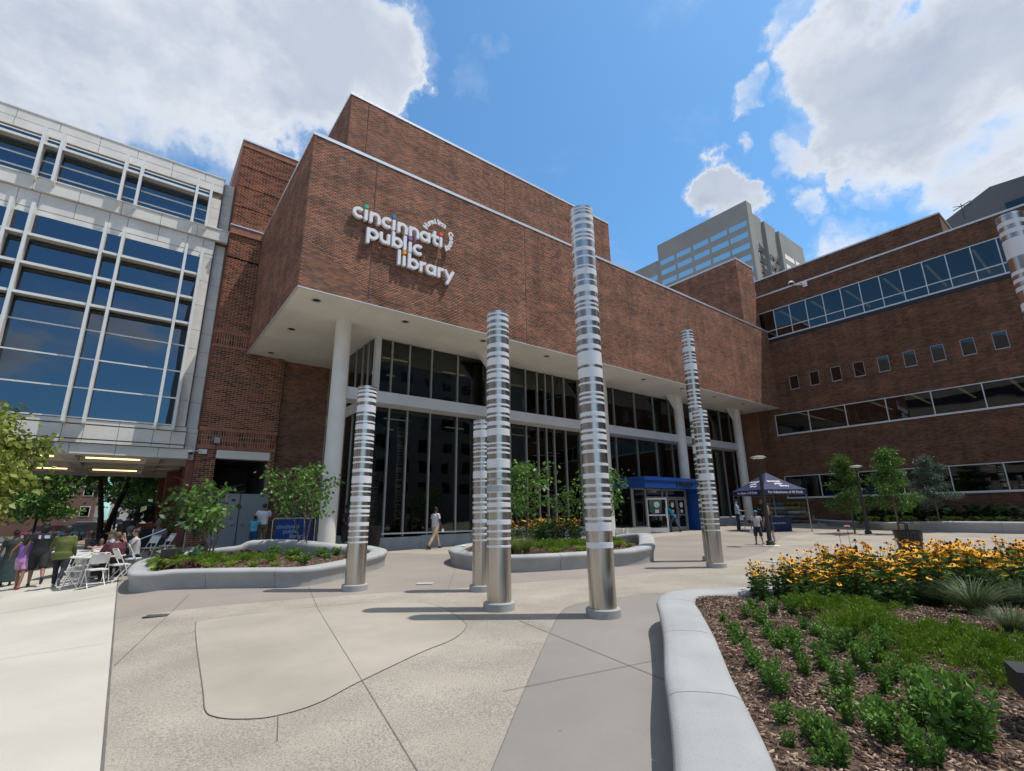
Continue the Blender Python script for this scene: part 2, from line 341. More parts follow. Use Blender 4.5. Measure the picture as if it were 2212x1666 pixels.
M['leaf_yellow'] = leafm('yellow_green_leaf', [(.12,.17,.03),(.20,.26,.045),(.30,.34,.06),(.10,.16,.04)])
M['leaf_blue'] = leafm('blue_spruce_leaf', [(.06,.10,.075),(.10,.15,.11),(.15,.20,.15)])
M['leaf_peren'] = leafm('perennial_leaf', [(.05,.13,.020),(.09,.21,.033),(.16,.31,.055)])
M['juniper'] = leafm('juniper_sprig', [(.035,.09,.010),(.08,.18,.014),(.18,.30,.022),(.28,.36,.04)], .2)
M['grassy'] = leafm('grey_green_grass', [(.07,.11,.045),(.10,.15,.06),(.15,.18,.08)], .2)
M['grass_y'] = leafm('yellow_green_grass', [(.12,.18,.04),(.20,.26,.07),(.26,.30,.10)], .2)
M['fern'] = leafm('lime_fern', [(.20,.26,.03),(.30,.34,.04),(.16,.24,.04)], .25)
M['heuchera'] = leafm('purple_leaf', [(.06,.018,.03),(.10,.03,.045),(.18,.06,.09)], .15)
M['hosta'] = leafm('hosta_leaf', [(.10,.19,.09),(.15,.25,.12),(.30,.36,.14)], .2)
M['petal'] = leafm('golden_petal', [(.74,.33,.004),(.88,.45,.006),(.95,.56,.012)], .12)
M['petal_pink'] = leafm('pink_petal', [(.50,.20,.22),(.60,.28,.30),(.45,.16,.12)], .25)
M['cone'] = mat('brown_cone', (.06,.022,.012), .9, var=.3, scale=60)
M['stem'] = mat('green_stem', (.06,.11,.03), .7)

def zoned_concrete(name, base, dark, speck, s1=.35, bump=.3, agg=0):
    m = mat(name, base, .88, var=.07, scale=s1, bump=bump, bscale=70, spec=.3, detail=9)
    nt = m.node_tree; N = nt.nodes; L = nt.links; b = N['Principled BSDF']; src = b.inputs['Base Color'].links[0].from_socket
    tc = N.new('ShaderNodeTexCoord')
    n = N.new('ShaderNodeTexNoise'); n.inputs['Scale'].default_value = 55 if agg else 70; n.inputs['Detail'].default_value = 8; n.inputs['Roughness'].default_value = .72; L.new(tc.outputs['Object'], n.inputs['Vector'])
    n2 = N.new('ShaderNodeTexNoise'); n2.inputs['Scale'].default_value = 1.1; n2.inputs['Detail'].default_value = 6; L.new(tc.outputs['Object'], n2.inputs['Vector'])
    a = N.new('ShaderNodeMath'); a.operation = 'MULTIPLY_ADD'; L.new(n2.outputs[0], a.inputs[0]); a.inputs[1].default_value = .22; L.new(n.outputs[0], a.inputs[2])
    r = N.new('ShaderNodeMapRange'); L.new(a.outputs[0], r.inputs[0]); r.inputs[1].default_value = .57 if agg else .60; r.inputs[2].default_value = .69 if agg else .78; r.inputs[3].default_value = 0; r.inputs[4].default_value = speck
    mx = N.new('ShaderNodeMix'); mx.data_type = 'RGBA'; L.new(r.outputs[0], mx.inputs[0]); L.new(src, mx.inputs[6]); mx.inputs[7].default_value = (*dark, 1)
    v = N.new('ShaderNodeTexVoronoi'); v.inputs['Scale'].default_value = 1.7; L.new(tc.outputs['Object'], v.inputs['Vector'])      # gum and drips
    rv = N.new('ShaderNodeMapRange'); L.new(v.outputs['Distance'], rv.inputs[0]); rv.inputs[1].default_value = .012; rv.inputs[2].default_value = .04; rv.inputs[3].default_value = .72; rv.inputs[4].default_value = 1
    n3 = N.new('ShaderNodeTexNoise'); n3.inputs['Scale'].default_value = .5; n3.inputs['Detail'].default_value = 9; n3.inputs['Roughness'].default_value = .7; L.new(tc.outputs['Object'], n3.inputs['Vector'])
    r3 = N.new('ShaderNodeMapRange'); L.new(n3.outputs[0], r3.inputs[0]); r3.inputs[1].default_value = .35; r3.inputs[2].default_value = .62; r3.inputs[3].default_value = .94; r3.inputs[4].default_value = 1.03
    mm = N.new('ShaderNodeMath'); mm.operation = 'MULTIPLY'; L.new(rv.outputs[0], mm.inputs[0]); L.new(r3.outputs[0], mm.inputs[1])
    m4 = N.new('ShaderNodeMix'); m4.data_type = 'RGBA'; m4.blend_type = 'MULTIPLY'; m4.inputs[0].default_value = 1; L.new(mx.outputs[2], m4.inputs[6]); L.new(mm.outputs[0], m4.inputs[7]); L.new(m4.outputs[2], b.inputs['Base Color'])
    return m
M['concrete'] = zoned_concrete('planter_concrete', (.385,.39,.39), (.27,.27,.265), .55, s1=1.6, bump=.35)
M['plaza'] = zoned_concrete('grey_plaza_concrete', (.30,.265,.235), (.22,.195,.175), .35, bump=.15)
M['greyslab'] = zoned_concrete('grey_slab_concrete', (.265,.245,.225), (.19,.178,.165), .4, bump=.2)
M['aggregate'] = zoned_concrete('exposed_aggregate', (.42,.375,.315), (.18,.165,.145), .72, s1=.5, bump=.9, agg=1)
M['inset'] = zoned_concrete('tan_concrete', (.385,.345,.29), (.31,.28,.24), .35, s1=.5, bump=.15)
M['sidewalk'] = zoned_concrete('pale_sidewalk', (.52,.49,.435), (.43,.40,.36), .35, bump=.2)
M['asphalt'] = mat('asphalt', (.10,.10,.10), .95, var=.1, scale=.8, bump=.5)
M['joint'] = mat('dark_joint', (.15,.135,.12), .95)

# ------------------------------------------------------------------ ground
def ground_sheet(name, xs, ys, dz, m, skip=None):
    V = [(x, y, gz(x, y)+dz) for y in ys for x in xs]; nx = len(xs)
    Fc = [(j*nx+i, j*nx+i+1, (j+1)*nx+i+1, (j+1)*nx+i) for j in range(len(ys)-1) for i in range(nx-1) if not (skip and skip((xs[i]+xs[i+1])/2, (ys[j]+ys[j+1])/2))]
    mb = MB(); mb.add(V, Fc); return tag(mb.build(name, m), kind='structure')
fx = [-1500,-600,-250,-120,-60,-30,-20,-15]+[-10+i for i in range(0, 56)]+[60,90,150,300,700,1500]
fx = sorted(set(fx+[.15, -3.4])); fy = sorted(set([-1500,-500,-200,-100,-60,-40,-30,-20,-15]+[-10+i for i in range(0, 38)]+[32,40,50,70,100,160,300,700,1600]))
ground_sheet('ground', fx, fy, 0, M['plaza'])
ground_sheet('sidewalk', [x for x in fx if -10 <= x <= .15], [y for y in fy if -20 <= y <= 28], .004, M['sidewalk'])
ground_sheet('walkway', [-3.4,-3,-2,-1,0,.15,1,2,3,4], [28,30,32,40,50,70,100,160], .004, mat('brick_paver_walk', (.33,.25,.20), .9, var=.15, scale=2, bump=.3))
ground_sheet('road', [-40,-30,-20,-15,-10,-9,-8,-7,-6,-5,-4,-3.4], [28,32,40,50,70,100,160,300], .004, M['asphalt'])
for a in ((-3.55,-3.4,28,160),):
    mb = MB()
    for y0, y1 in zip([28,32,40,50,70,100],[32,40,50,70,100,160]): mb.box(a[0],a[1],y0,y1,gz(-3.5,26)-.05,gz(-3.5,26)+.13)
    tag(mb.build('kerb', M['conc_dark']), kind='structure')
def smooth_poly(P, n=6, closed=True):
    out = []; N = len(P)
    for i in range(N if closed else N-1):
        p0, p1, p2, p3 = (Vector((*P[(i+k) % N], 0)) if closed else Vector((*P[min(max(i+k, 0), N-1)], 0)) for k in (-1, 0, 1, 2))
        for j in range(n):
            t = j/n; q = .5*((2*p1)+(-p0+p2)*t+(2*p0-5*p1+4*p2-p3)*t*t+(-p0+3*p1-3*p2+p3)*t**3); out.append((q.x, q.y))
    if not closed: out.append(tuple(P[-1]))
    return out
def flat_patch(name, poly, dz, m, kind='structure'):
    bm = bmesh.new(); vs = [bm.verts.new((x, y, 0)) for x, y in poly]; bm.faces.new(vs)
    for c, nrm in [((x, 0, 0), (1, 0, 0)) for x in range(-9, 45)]+[((0, y, 0), (0, 1, 0)) for y in range(-9, 27)]:
        bmesh.ops.bisect_plane(bm, geom=bm.verts[:]+bm.edges[:]+bm.faces[:], plane_co=c, plane_no=nrm)
    bmesh.ops.triangulate(bm, faces=bm.faces[:])
    for v in bm.verts: v.co.z = gz(v.co.x, v.co.y)+dz
    bm.normal_update()
    for f in bm.faces:
        if f.normal.z < 0: f.normal_flip()
    me = bpy.data.meshes.new(name); bm.to_mesh(me); bm.free(); me.materials.append(m)
    return tag(link(name, me), kind=kind)
agg_top = smooth_poly([(.15,11.75),(1.35,11.61),(3.24,11.1),(4.67,10.61),(6.42,9.89),(7.98,9.47),(10.18,8.77),(13.3,8.4),(18.5,9.1),(28,12.4),(36,12)], 4, False)
agg_bot = smooth_poly([(.6,1.7),(2.24,3.17),(3.4,4.23),(4.99,5.65),(6.02,6.52),(6.67,6.87),(7.44,6.84),(8.56,6.6),(9.6,5.9),(12,4.6),(16,2.2),(22,-2),(30,-8)], 4, False)
flat_patch('aggregate_paving', agg_top+[(36,-8)]+agg_bot[::-1]+[(.15,1.2)], .004, M['aggregate'])
inset = smooth_poly([(1.19,9.95),(1.31,10.23),(2.06,10.17),(3.57,9.82),(4.56,9.2),(4.8,8.47),(4.49,7.14),(4.23,6.66),(3.77,6.27),(3.19,6.02),(2.2,5.49),(1.7,5.2),(1.32,5.17),(1.08,5.31),(.92,5.51),(.86,5.76),(.91,6.41),(1.07,8.63)], 5)
flat_patch('tan_paving', inset, .008, M['inset'])
flat_patch('grey_paving', agg_bot[:29]+[(9.3,5.6),(7.6,4.3),(6.3,4.7),(3.2,1.4),(2.2,.6),(.6,-1)], .004, M['greyslab'])
flat_patch('tan_apron', [(8.3,19.9),(8.4,18.6),(10,16.4),(15,16.6),(24,16.2),(38,14),(38,19.9)], .004, M['inset'])
def strip(name, pts, w, dz=.012, m=None, closed=False):
    P = [Vector((*p, 0)) for p in pts]; out = []
    if closed: P.append(P[0])
    Q = []
    for a, b in zip(P, P[1:]):
        n = max(1, int((b-a).length/.5)); Q += [a.lerp(b, i/n) for i in range(n)]
    Q.append(P[-1]); L_, R_ = [], []
    for i, p in enumerate(Q):
        d = (Q[min(i+1, len(Q)-1)]-Q[max(i-1, 0)]).normalized(); s = Vector((-d.y, d.x, 0))*w/2; L_.append(p+s); R_.append(p-s)
    V = [(q.x, q.y, gz(q.x, q.y)+dz) for q in L_+R_]; n = len(Q)
    mb = MB(); mb.add(V, [(i, n+i, n+i+1, i+1) for i in range(n-1)]); return tag(mb.build(name, m or M['joint']), kind='structure')
strip('paving_joint', [(3.68,12.6),(3.03,9.66),(2.13,4.96),(1.6,2.2)], .006)
strip('paving_joint', [(5.15,6.52),(4.58,3.4),(4.3,2.0)], .010); strip('paving_joint', [(3.17,4.29),(5.06,3.92)], .008)
strip('paving_joint', [(.18,8.13),(1.39,13.4)], .006); strip('paving_joint', [(1.34,5.15),(1.22,4.64)], .006)
strip('paving_joint', [(.15,1),(.15,5),(.15,9),(.15,15),(.15,19)], .02)
strip('paving_joint', inset, .009, closed=True)
strip('paving_joint', agg_bot[:29], .006); strip('paving_joint', agg_top, .010)
strip('paving_joint', [(7.9,13),(5.9,10.0)], .010); strip('paving_joint', [(-6,16.3),(.1,15.2)], .02); strip('paving_joint', [(-6,9.9),(.1,9.6)], .006); strip('paving_joint', [(-1.9,4),(-2.3,20)], .006)
strip('paving_joint', [(14,8.4),(12,12)], .012); strip('paving_joint', [(20,9.2),(16,17)], .012); strip('paving_joint', [(11,5.4),(24,9.5)], .01)
# drain grate, utility lids
g = thing('drain_grate', 'small dark slotted drain grate sunk in the paving left of the tan patch', 'drain grate', (.74,11.38,gz(.74,11.38)))
mb = MB(); z = gz(.74,11.38)+.010
mb.obox((.74,11.38,z), Vector((.17,-.07,0)), Vector((.055,.13,0)), (0,0,.004)); mb.build('frame', M['matte_black'], g)
mb = MB()
for i in range(7):
    c = Vector((.74,11.38,z+.006))+Vector((.15,-.062,0))*((i-3)/3.4); mb.obox(c, Vector((.005,-.002,0)), Vector((.046,.11,0)), (0,0,.003))
mb.build('slats', M['frame'], g)
o = MB().obox((5.92,11.1,gz(5.92,11.1)+.012), Vector((.15,-.12,0)), Vector((.10,.12,0)), (0,0,.005)).build('utility_cover', M['conc_dark']); tag(o, 'pale grey square utility cover in the paving between the two planters', 'utility cover')
o = MB().obox((15.5,7.4,gz(15.5,7.4)+.012), Vector((.22,-.1,0)), Vector((.10,.2,0)), (0,0,.005)).build('utility_cover', M['conc_dark']); tag(o, 'faint square cover in the paving beyond the striped pole pair', 'utility cover')

# ------------------------------------------------------------------ brick walls, brick by brick
CAMP = np.array((0, 0, 1.6))
def brick_wall(root, org, u, n, W, H, holes, bm, mm, L=.213, C=.0711, mo=.011, dep=.012, singles=0, seed=1, bond=.5, wall=True, reveal=.25):
    org, u, n = np.array(org, float), np.array(u, float), np.array(n, float); zz = np.array((0, 0, 1.0)); rs = np.random.RandomState(seed)
    if wall:                                       # mortar face with its openings and their reveals
        us = sorted({0, W, *[min(max(h[i], 0), W) for h in holes for i in (0, 1)]}); zs = sorted({0, H, *[min(max(h[i], 0), H) for h in holes for i in (2, 3)]})
        mb = MB(); P = lambda a, b, d=0: tuple(org+u*a+zz*b-n*d)
        for a, b in zip(us, us[1:]):
            for c, d in zip(zs, zs[1:]):
                cu, cz = (a+b)/2, (c+d)/2
                if any(h[0] < cu < h[1] and h[2] < cz < h[3] for h in holes): continue
                mb.add([P(a, c), P(b, c), P(b, d), P(a, d)], [(0, 1, 2, 3)])
        for a, b, c, d in holes:
            if reveal:
                r = reveal
                for q in ([P(a,c), P(a,d), P(a,d,r), P(a,c,r)], [P(b,c), P(b,c,r), P(b,d,r), P(b,d)], [P(a,c), P(a,c,r), P(b,c,r), P(b,c)], [P(a,d), P(b,d), P(b,d,r), P(a,d,r)]): mb.add(q, [(0,1,2,3)])
        mb.build('wall', mm, root)
    B = []
    nr = max(1, round((H+mo)/C)); C = (H+mo)/nr
    prevt = {}
    for r in range(nr):
        z0 = r*C; z1 = z0+C-mo; cz = z0+C/2
        iv = [(0, W)]
        for a, b, c, d in holes:
            if c-C*.4 < cz < d+C*.4:
                niv = []
                for p, q in iv:
                    if b <= p or a >= q: niv.append((p, q)); continue
                    if a > p: niv.append((p, a))
                    if b < q: niv.append((b, q))
                iv = niv
        off = -L*bond if r % 2 else 0
        for p, q in iv:
            k0 = int(math.floor((p-off)/L)); k1 = int(math.ceil((q-off)/L))
            for k in range(k0, k1):
                a, b = max(p, off+k*L), min(q, off+k*L+L-mo)
                if b-a > .03: B.append((a, b, z0, z1, k, r))
    B = np.array(B); N_ = len(B)
    t = rs.rand(N_)
    # fired in batches: neighbours along a course lean to the same tone
    key = np.floor((B[:, 4]+rs.rand(N_)*1.5)/2.5)+B[:, 5]*977; h = np.modf(np.sin(key*12.9898)*43758.5)[0]; t = np.where(rs.rand(N_) < .45, np.abs(h), t)
    dd = dep+rs.uniform(-.0025, .0025, N_)
    order = np.arange(N_)
    if singles:
        cen = org+u*((B[:, 0]+B[:, 1])/2)[:, None]+zz*B[:, 2][:, None]
        dist = np.linalg.norm(cen-CAMP, axis=1); full = (B[:, 1]-B[:, 0]) > L*.9; dist[~full] = 1e9
        pick = np.argsort(dist)[:singles]; order = np.setdiff1d(order, pick)
        hw, hh = (L-mo)/2, (C-mo)/2; shapes = []
        for tn in np.linspace(.05, .95, 7):
            mb = MB()
            pts = [tuple(u*s*hw+zz*w*hh+n*d) for d in (0, dep) for s, w in ((-1,-1),(1,-1),(1,1),(-1,1))]
            mb.add(pts, [(4,5,6,7),(0,1,5,4),(1,2,6,5),(2,3,7,6),(3,0,4,7)], tn); shapes.append(mb.mesh('brick', bm))
        for i in pick:
            c = org+u*(B[i, 0]+B[i, 1])/2+zz*(B[i, 2]+B[i, 3])/2
            link('brick', shapes[min(6, int(t[i]*7))], root, tuple(c))
    B = B[order]; t = t[order]; dd = dd[order]; k = len(B)
    V = np.empty((k, 8, 3))
    for j, (a, b, d) in enumerate(((0,2,0),(1,2,0),(1,3,0),(0,3,0),(0,2,1),(1,2,1),(1,3,1),(0,3,1))):
        V[:, j] = org+u*B[:, a][:, None]+zz*B[:, b][:, None]+n*(dd*d)[:, None]
    Fq = np.array([(4,5,6,7),(0,1,5,4),(1,2,6,5),(2,3,7,6),(3,0,4,7)])
    Fa = (np.arange(k)[:, None, None]*8+Fq[None]).reshape(-1, 4)
    me = mesh_np('brickwork', V.reshape(-1, 3), Fa, bm, np.repeat(t, 5))
    tag(link('brickwork', me, root), kind='stuff')

# ------------------------------------------------------------------ the main library building
ZS, ZT, XL, XR, YB, YC = 9.47, 15.80, 3.67, 39.74, 16.93, 20.2
lib = thing('library_building', 'big brown brick library building with a long overhanging upper box on round white columns', 'building', (21.7,20,.3))
brick_wall(lib, (XL,YB,ZS), (1,0,0), (0,-1,0), XR-XL, ZT-ZS, [(2.515,2.535,0,9),(10.34,10.36,0,9),(18.2,18.22,0,9),(26.1,26.12,0,9)], M['brick'], M['mortar'], singles=200, seed=1, reveal=0)
brick_wall(lib, (XL,26.3,ZS), (0,-1,0), (-1,0,0), 26.3-YB, ZT-ZS, [], M['brick'], M['mortar'], singles=40, seed=2)
brick_wall(lib, (5.82,20,ZT), (1,0,0), (0,-1,0), 18.5, 5.72, [(.87,.89,0,9),(9.28,9.3,0,9),(17.7,17.72,0,9)], M['brick'], M['mortar'], singles=0, seed=3, reveal=0)
brick_wall(lib, (5.82,34,ZT), (0,-1,0), (-1,0,0), 14, 5.72, [], M['brick'], M['mortar'], seed=4)
brick_wall(lib, (36.97,17.4,ZT), (1,0,0), (0,-1,0), 2.76, 6.0, [], M['brick'], M['mortar'], seed=5)
brick_wall(lib, (36.97,24.1,ZT), (0,-1,0), (-1,0,0), 6.7, 6.0, [], M['brick'], M['mortar'], seed=6)
brick_wall(lib, (5.42,26.3,gz(5.4,26)), (1,0,0), (0,-1,0), 2.43, ZS-gz(5.4,26), [], M['brick'], M['mortar'], singles=60, seed=7)
mb = MB(); mb.box(XL+.02,XR,YB+.02,34,ZT-.02,ZT); mb.box(24.30,24.32,20.02,34,ZT,21.5); mb.box(5.84,24.3,20.02,33.98,21.50,21.52); mb.box(5.84,24.3,33.96,33.98,ZT,21.5)
mb.box(39.70,39.73,17.42,24.1,ZT,21.78); mb.box(37,39.7,17.42,24.08,21.76,21.78); mb.box(XL+.03,XR,33.9,34,0,ZT-.03); mb.box(XL+.03,XR-.02,26.36,26.4,6,ZT-.04)
mb.build('roof', M['mortar'], lib)
mb = MB(); mb.box(24.325,24.35,20.0,34,ZT+.06,21.5,.6); mb.build('end_wall', M['brick'], lib)
def coping(x0, x1, y0, y1, z, root, th=.13, w=.32, sides='FLR', m='coping'):
    mb = MB(); e = .035; seg = 3.05
    if 'F' in sides:
        x = x0-e
        while x < x1+e-.01: mb.box(x, min(x+seg-.006, x1+e), y0-e, y0+w, z, z+th); x += seg
    if 'L' in sides:
        y = y0+w
        while y < y1-.01: mb.box(x0-e, x0+w, y+.003, min(y+seg-.006, y1), z, z+th); y += seg
    if 'R' in sides:
        y = y0+w
        while y < y1-.01: mb.box(x1-w, x1+e, y+.003, min(y+seg-.006, y1), z, z+th); y += seg
    mb.build('coping', M[m], root)
coping(XL, XR, YB, 26.2, ZT, lib, sides='FL'); coping(5.82, 24.32, 20, 34, 21.52, lib); coping(36.97, 39.72, 17.4, 24.1, 21.80, lib, sides='FL')
# soffit in big panels with fine joints and recessed lights
ys_ = [YB+.01, 19.3, 22.8, 26.3]; xs_ = [XL+.01]+[6.13+7.82*i for i in range(5)]+[XR]
for i in range(len(xs_)-1):
    for j in range(3):
        mb = MB(); mb.box(xs_[i]+.006, xs_[i+1]-.006, ys_[j]+.006, ys_[j+1]-.006, ZS-.03, ZS+.12); mb.build('soffit_panel', M['soffit'], lib)
mb = MB(); mb.box(XL+.012, XR, YB+.012, 34, ZS+.12, ZS+.16); mb.build('soffit_backing', M['panel_joint'], lib)
mb = MB(); mb.box(XL-.005, XR, YB-.012, YB+.05, ZS-.045, ZS-.002); mb.box(XL-.012, XL+.05, YB+.05, 26.3, ZS-.045, ZS-.002); mb.build('soffit_trim', M['whiteframe'], lib)
dl = None
for x, y in [(4.55,17.74),(4.57,21.33),(4.59,25.2),(8.14,17.72),(12.08,17.75),(16.02,17.74),(19.95,17.72),(23.83,17.71),(27.74,17.68),(31.67,17.69),(35.58,17.68),(39.1,17.68)]:
    if dl is None:
        mb = MB(); mb.lathe([(.17,0),(.175,-.012),(.14,-.014),(.12,.0)], n=20); ring = mb.mesh('downlight', M['coping'], True)
        mb = MB(); mb.lathe([(.125,-.002),(.10,-.003),(.0001,-.003)], n=20); can = mb.mesh('lamp', M['matte_black']); dl = 1
    o = link('downlight', ring, lib, (x, y, ZS-.032)); link('lamp', can, o).matrix_parent_inverse.identity()
# round columns with tapered brackets
for i in range(5):
    x = 6.13+7.82*i; mb = MB(); mb.lathe([(.32,gz(x,19.3)-.1),(.32,ZS-.031)], (x,19.3,0), 40)
    mb.build('column', M['column'], lib, True)
    if i:
        mb = MB(); mb.add([(x-.3,19.18,ZS-.031),(x-1.15,19.18,ZS-.031),(x-.3,19.18,ZS-.95),(x-.3,19.42,ZS-.031),(x-1.15,19.42,ZS-.031),(x-.3,19.42,ZS-.95)], [(0,1,2),(5,4,3),(0,3,4,1),(1,4,5,2),(2,5,3,0)]); mb.build('bracket', M['column'], lib)
# curtain wall: beam, mullions, panes
mb = MB()
xq = [6.4]+[6.13+7.82*i for i in range(1, 5)]
for a, b in zip(xq, xq[1:]): mb.box(a, b-.008, 19.28, 20.16, 6.25, 6.74)
mb.build('spandrel_beam', M['spandrel'], lib)
MUX = [8.0,8.69,9.57,10.73,12.19,13.94,15.44,16.54,17.38,17.99,18.57,19.46,20.62,22.0,23.79,25.87,27.89,29.69,30.6,32.41,34.67,36.38,37.87,XR-.05]
mull_u = MB(); mull_u.box(-.035,.035,-.09,.05,6.75,ZS-.03); mu = mull_u.mesh('mullion', M['frame'])
def low_z(x): return 3.62 if 22.95 < x < 29.3 else gz(x, 20)+.52
pane_mb = lambda x0, x1, z0, z1, y: MB().box(x0+.03, x1-.03, y-.008, y+.008, z0, z1)
for i, x in enumerate(MUX):
    link('mullion', mu, lib, (x, YC, 0)); z0 = low_z(x)
    MB().box(x-.035, x+.035, YC-.09, YC+.05, z0, 6.24).build('mullion', M['frame'], lib)
for a, b in zip(MUX, MUX[1:]):
    pane_mb(a, b, 6.78, ZS-.07, YC).build('pane', M['glass'], lib); z0 = max(low_z(a+.05), low_z(b-.05)); pane_mb(a, b, z0+.05, 6.22, YC).build('pane', M['glass'], lib)
mb = MB(); mb.box(7.87,8.12,20.05,20.3,6.74,ZS-.03); mb.build('corner_post', M['spandrel'], lib)
for y0, y1 in ((20.3,20.77),(20.77,21.44),(21.44,22.31),(22.31,23.43),(23.43,24.8),(24.8,26.3)):
    MB().box(7.85,7.866,y0+.03,y1-.03,6.78,ZS-.07).build('pane', M['glass'], lib); MB().box(7.80,7.90,y1-.03,y1+.03,6.75,ZS-.03).build('mullion', M['frame'], lib)
    MB().box(7.85,7.866,y0+.03,y1-.03,.8,6.22).build('pane', M['glass'], lib); MB().box(7.80,7.90,y1-.03,y1+.03,.5,6.24).build('mullion', M['frame'], lib)
mb = MB(); mb.box(7.80,7.90,20.2,26.28,6.25,6.74); mb.build('side_beam', M['spandrel'], lib)
mb = MB(); mb.box(7.78,7.92,20.3,26.28,-.1,.78); mb.build('side_base', M['conc_dark'], lib)
for a, b in ((7.82,22.9),(29.35,XR)):
    mb = MB(); mb.box(a, b, YC-.12, YC+.1, gz((a+b)/2,20)+.50, gz((a+b)/2,20)+.56); mb.build('sill', M['whiteframe'], lib)
x = 7.82
while x < XR-.1:
    x1 = min(x+2.6, XR)
    if not (22.9 <= x < 29.2): MB().box(x+.006, x1-.006, YC-.16, YC+.2, gz(x,20)-.1, gz(x,20)+.50).build('base_panel', M['conc_dark'], lib)
    x = x1
# interior seen through the glass
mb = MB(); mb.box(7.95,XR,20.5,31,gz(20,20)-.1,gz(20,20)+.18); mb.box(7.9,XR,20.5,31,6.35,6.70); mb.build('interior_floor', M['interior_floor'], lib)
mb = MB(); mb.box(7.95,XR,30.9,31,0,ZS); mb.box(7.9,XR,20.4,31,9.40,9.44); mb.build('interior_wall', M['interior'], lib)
mb = MB()
for x in (10,14.5,19,24,28.5,33,37): mb.tube([(x,24.5,.5),(x,24.5,9.4)], .28, 16)
mb.build('interior_column', M['spandrel'], lib, True)
mb = MB()
for k in range(9): mb.box(9+k*3.3, 11+k*3.3, 27.5, 28.1, .6, 2.3)
for k in range(7): mb.box(10+k*4, 12.6+k*4, 26, 26.6, 6.7, 8.2)
mb.build('bookcase', M['interior_book'], lib)
for x, y, l in [(9.2,22.5,1.6),(13,23,1.4),(17.6,23,1.6),(25.2,22.4,1.8),(28,23.4,1.6),(33.5,22.6,1.5),(36,23.4,1.4),(9.6,25.4,1.6),(21,25,1.4)]:
    MB().box(x, x+l, y, y+.10, 9.36, 9.39).build('ceiling_light', M['lamp_strip'], lib)
    MB().box(x+.4, x+l+.2, y+.3, y+.38, 6.31, 6.34).build('ceiling_light', M['lamp_strip'], lib)
for x, y, z in [(9.2,21.6,5.3),(10.6,22.4,4.7),(11.6,21.5,4.6),(12.7,23,5.2),(24.2,22,5.6),(26.6,22.2,4.9),(28.3,22,4.7),(31.5,22.4,4.9)]:
    MB().lathe([(.0001,.26),(.12,.26),(.12,-.26),(.0001,-.26)], (x,y,z), 12).build('pendant_lamp', M['spandrel'], lib, True)

# entrance portal
por = thing('entrance_portal', 'bright blue metal entrance canopy and pillar lettered LIBRARY over the glass doors', 'entrance canopy', (26,18.5,gz(26,18.5)))
zg = gz(26,18.5)+.02
mb = MB(); mb.box(22.9,29.3,17.5,20.1,3.42,3.62); mb.build('canopy_top', M['blue'], por)
mb = MB()
for a, b in ((22.93,24.6),(24.6,26.5),(26.5,28.3),(28.3,29.27)): mb.box(a+.004,b-.004,17.55,20.1,3.16,3.42)
mb.build('canopy_fascia', M['blue'], por)
mb = MB(); mb.box(22.91,29.29,17.52,20.1,3.0,3.16); mb.build('canopy_lip', M['blue'], por)
mb = MB(); mb.add([(28.5,17.55,zg),(29.28,17.55,zg),(29.28,20.1,zg),(28.5,20.1,zg),(28.35,17.55,3.0),(29.28,17.55,3.0),(29.28,20.1,3.0),(28.35,20.1,3.0)], [(0,3,2,1),(4,5,6,7),(0,1,5,4),(1,2,6,5),(2,3,7,6),(3,0,4,7)]); mb.build('pillar', M['blue'], por)
for i, ch in enumerate('LIBRARY'):
    place_text(ch, .33, .03, (26.0+i*.25, 17.50, 3.17), (1,0,0), (0,0,1), M['darkletter'], 'letter', por, bold=.012)
vest = thing('entrance_vestibule', 'aluminium framed glass vestibule with double doors under the blue canopy', 'vestibule', (25.5,18.5,gz(26,18.5)))
mb = MB(); Yd = 18.5
for x in (22.95,24.08,25.72,26.18,28.12): mb.box(x-.045,x+.045,Yd-.06,Yd+.06,zg,2.99)
mb.box(22.9,28.2,Yd-.06,Yd+.06,2.93,2.99); mb.box(24.08,28.12,Yd-.05,Yd+.05,2.48,2.55); mb.box(22.95,24.08,Yd-.05,Yd+.05,zg+.30,zg+.36)
mb.build('frame', M['frame'], vest)
for x0, x1, z0, z1 in ((22.99,24.04,zg+.36,2.93),(24.12,25.68,2.55,2.93),(26.22,28.08,2.55,2.93),(25.76,26.14,zg,2.93)): MB().box(x0,x1,Yd-.008,Yd+.008,z0,z1).build('pane', M['glass'], vest)
MB().box(22.9,22.916,Yd+.1,20.1,zg+.4,2.99).build('pane', M['glass'], vest)
mb = MB(); mb.box(22.0,24.1,Yd-.25,Yd-.07,zg-.1,zg+.30); mb.box(21.9,22.9,Yd-.05,20.0,zg-.1,zg+.28); mb.build('low_wall', M['panel'], vest)
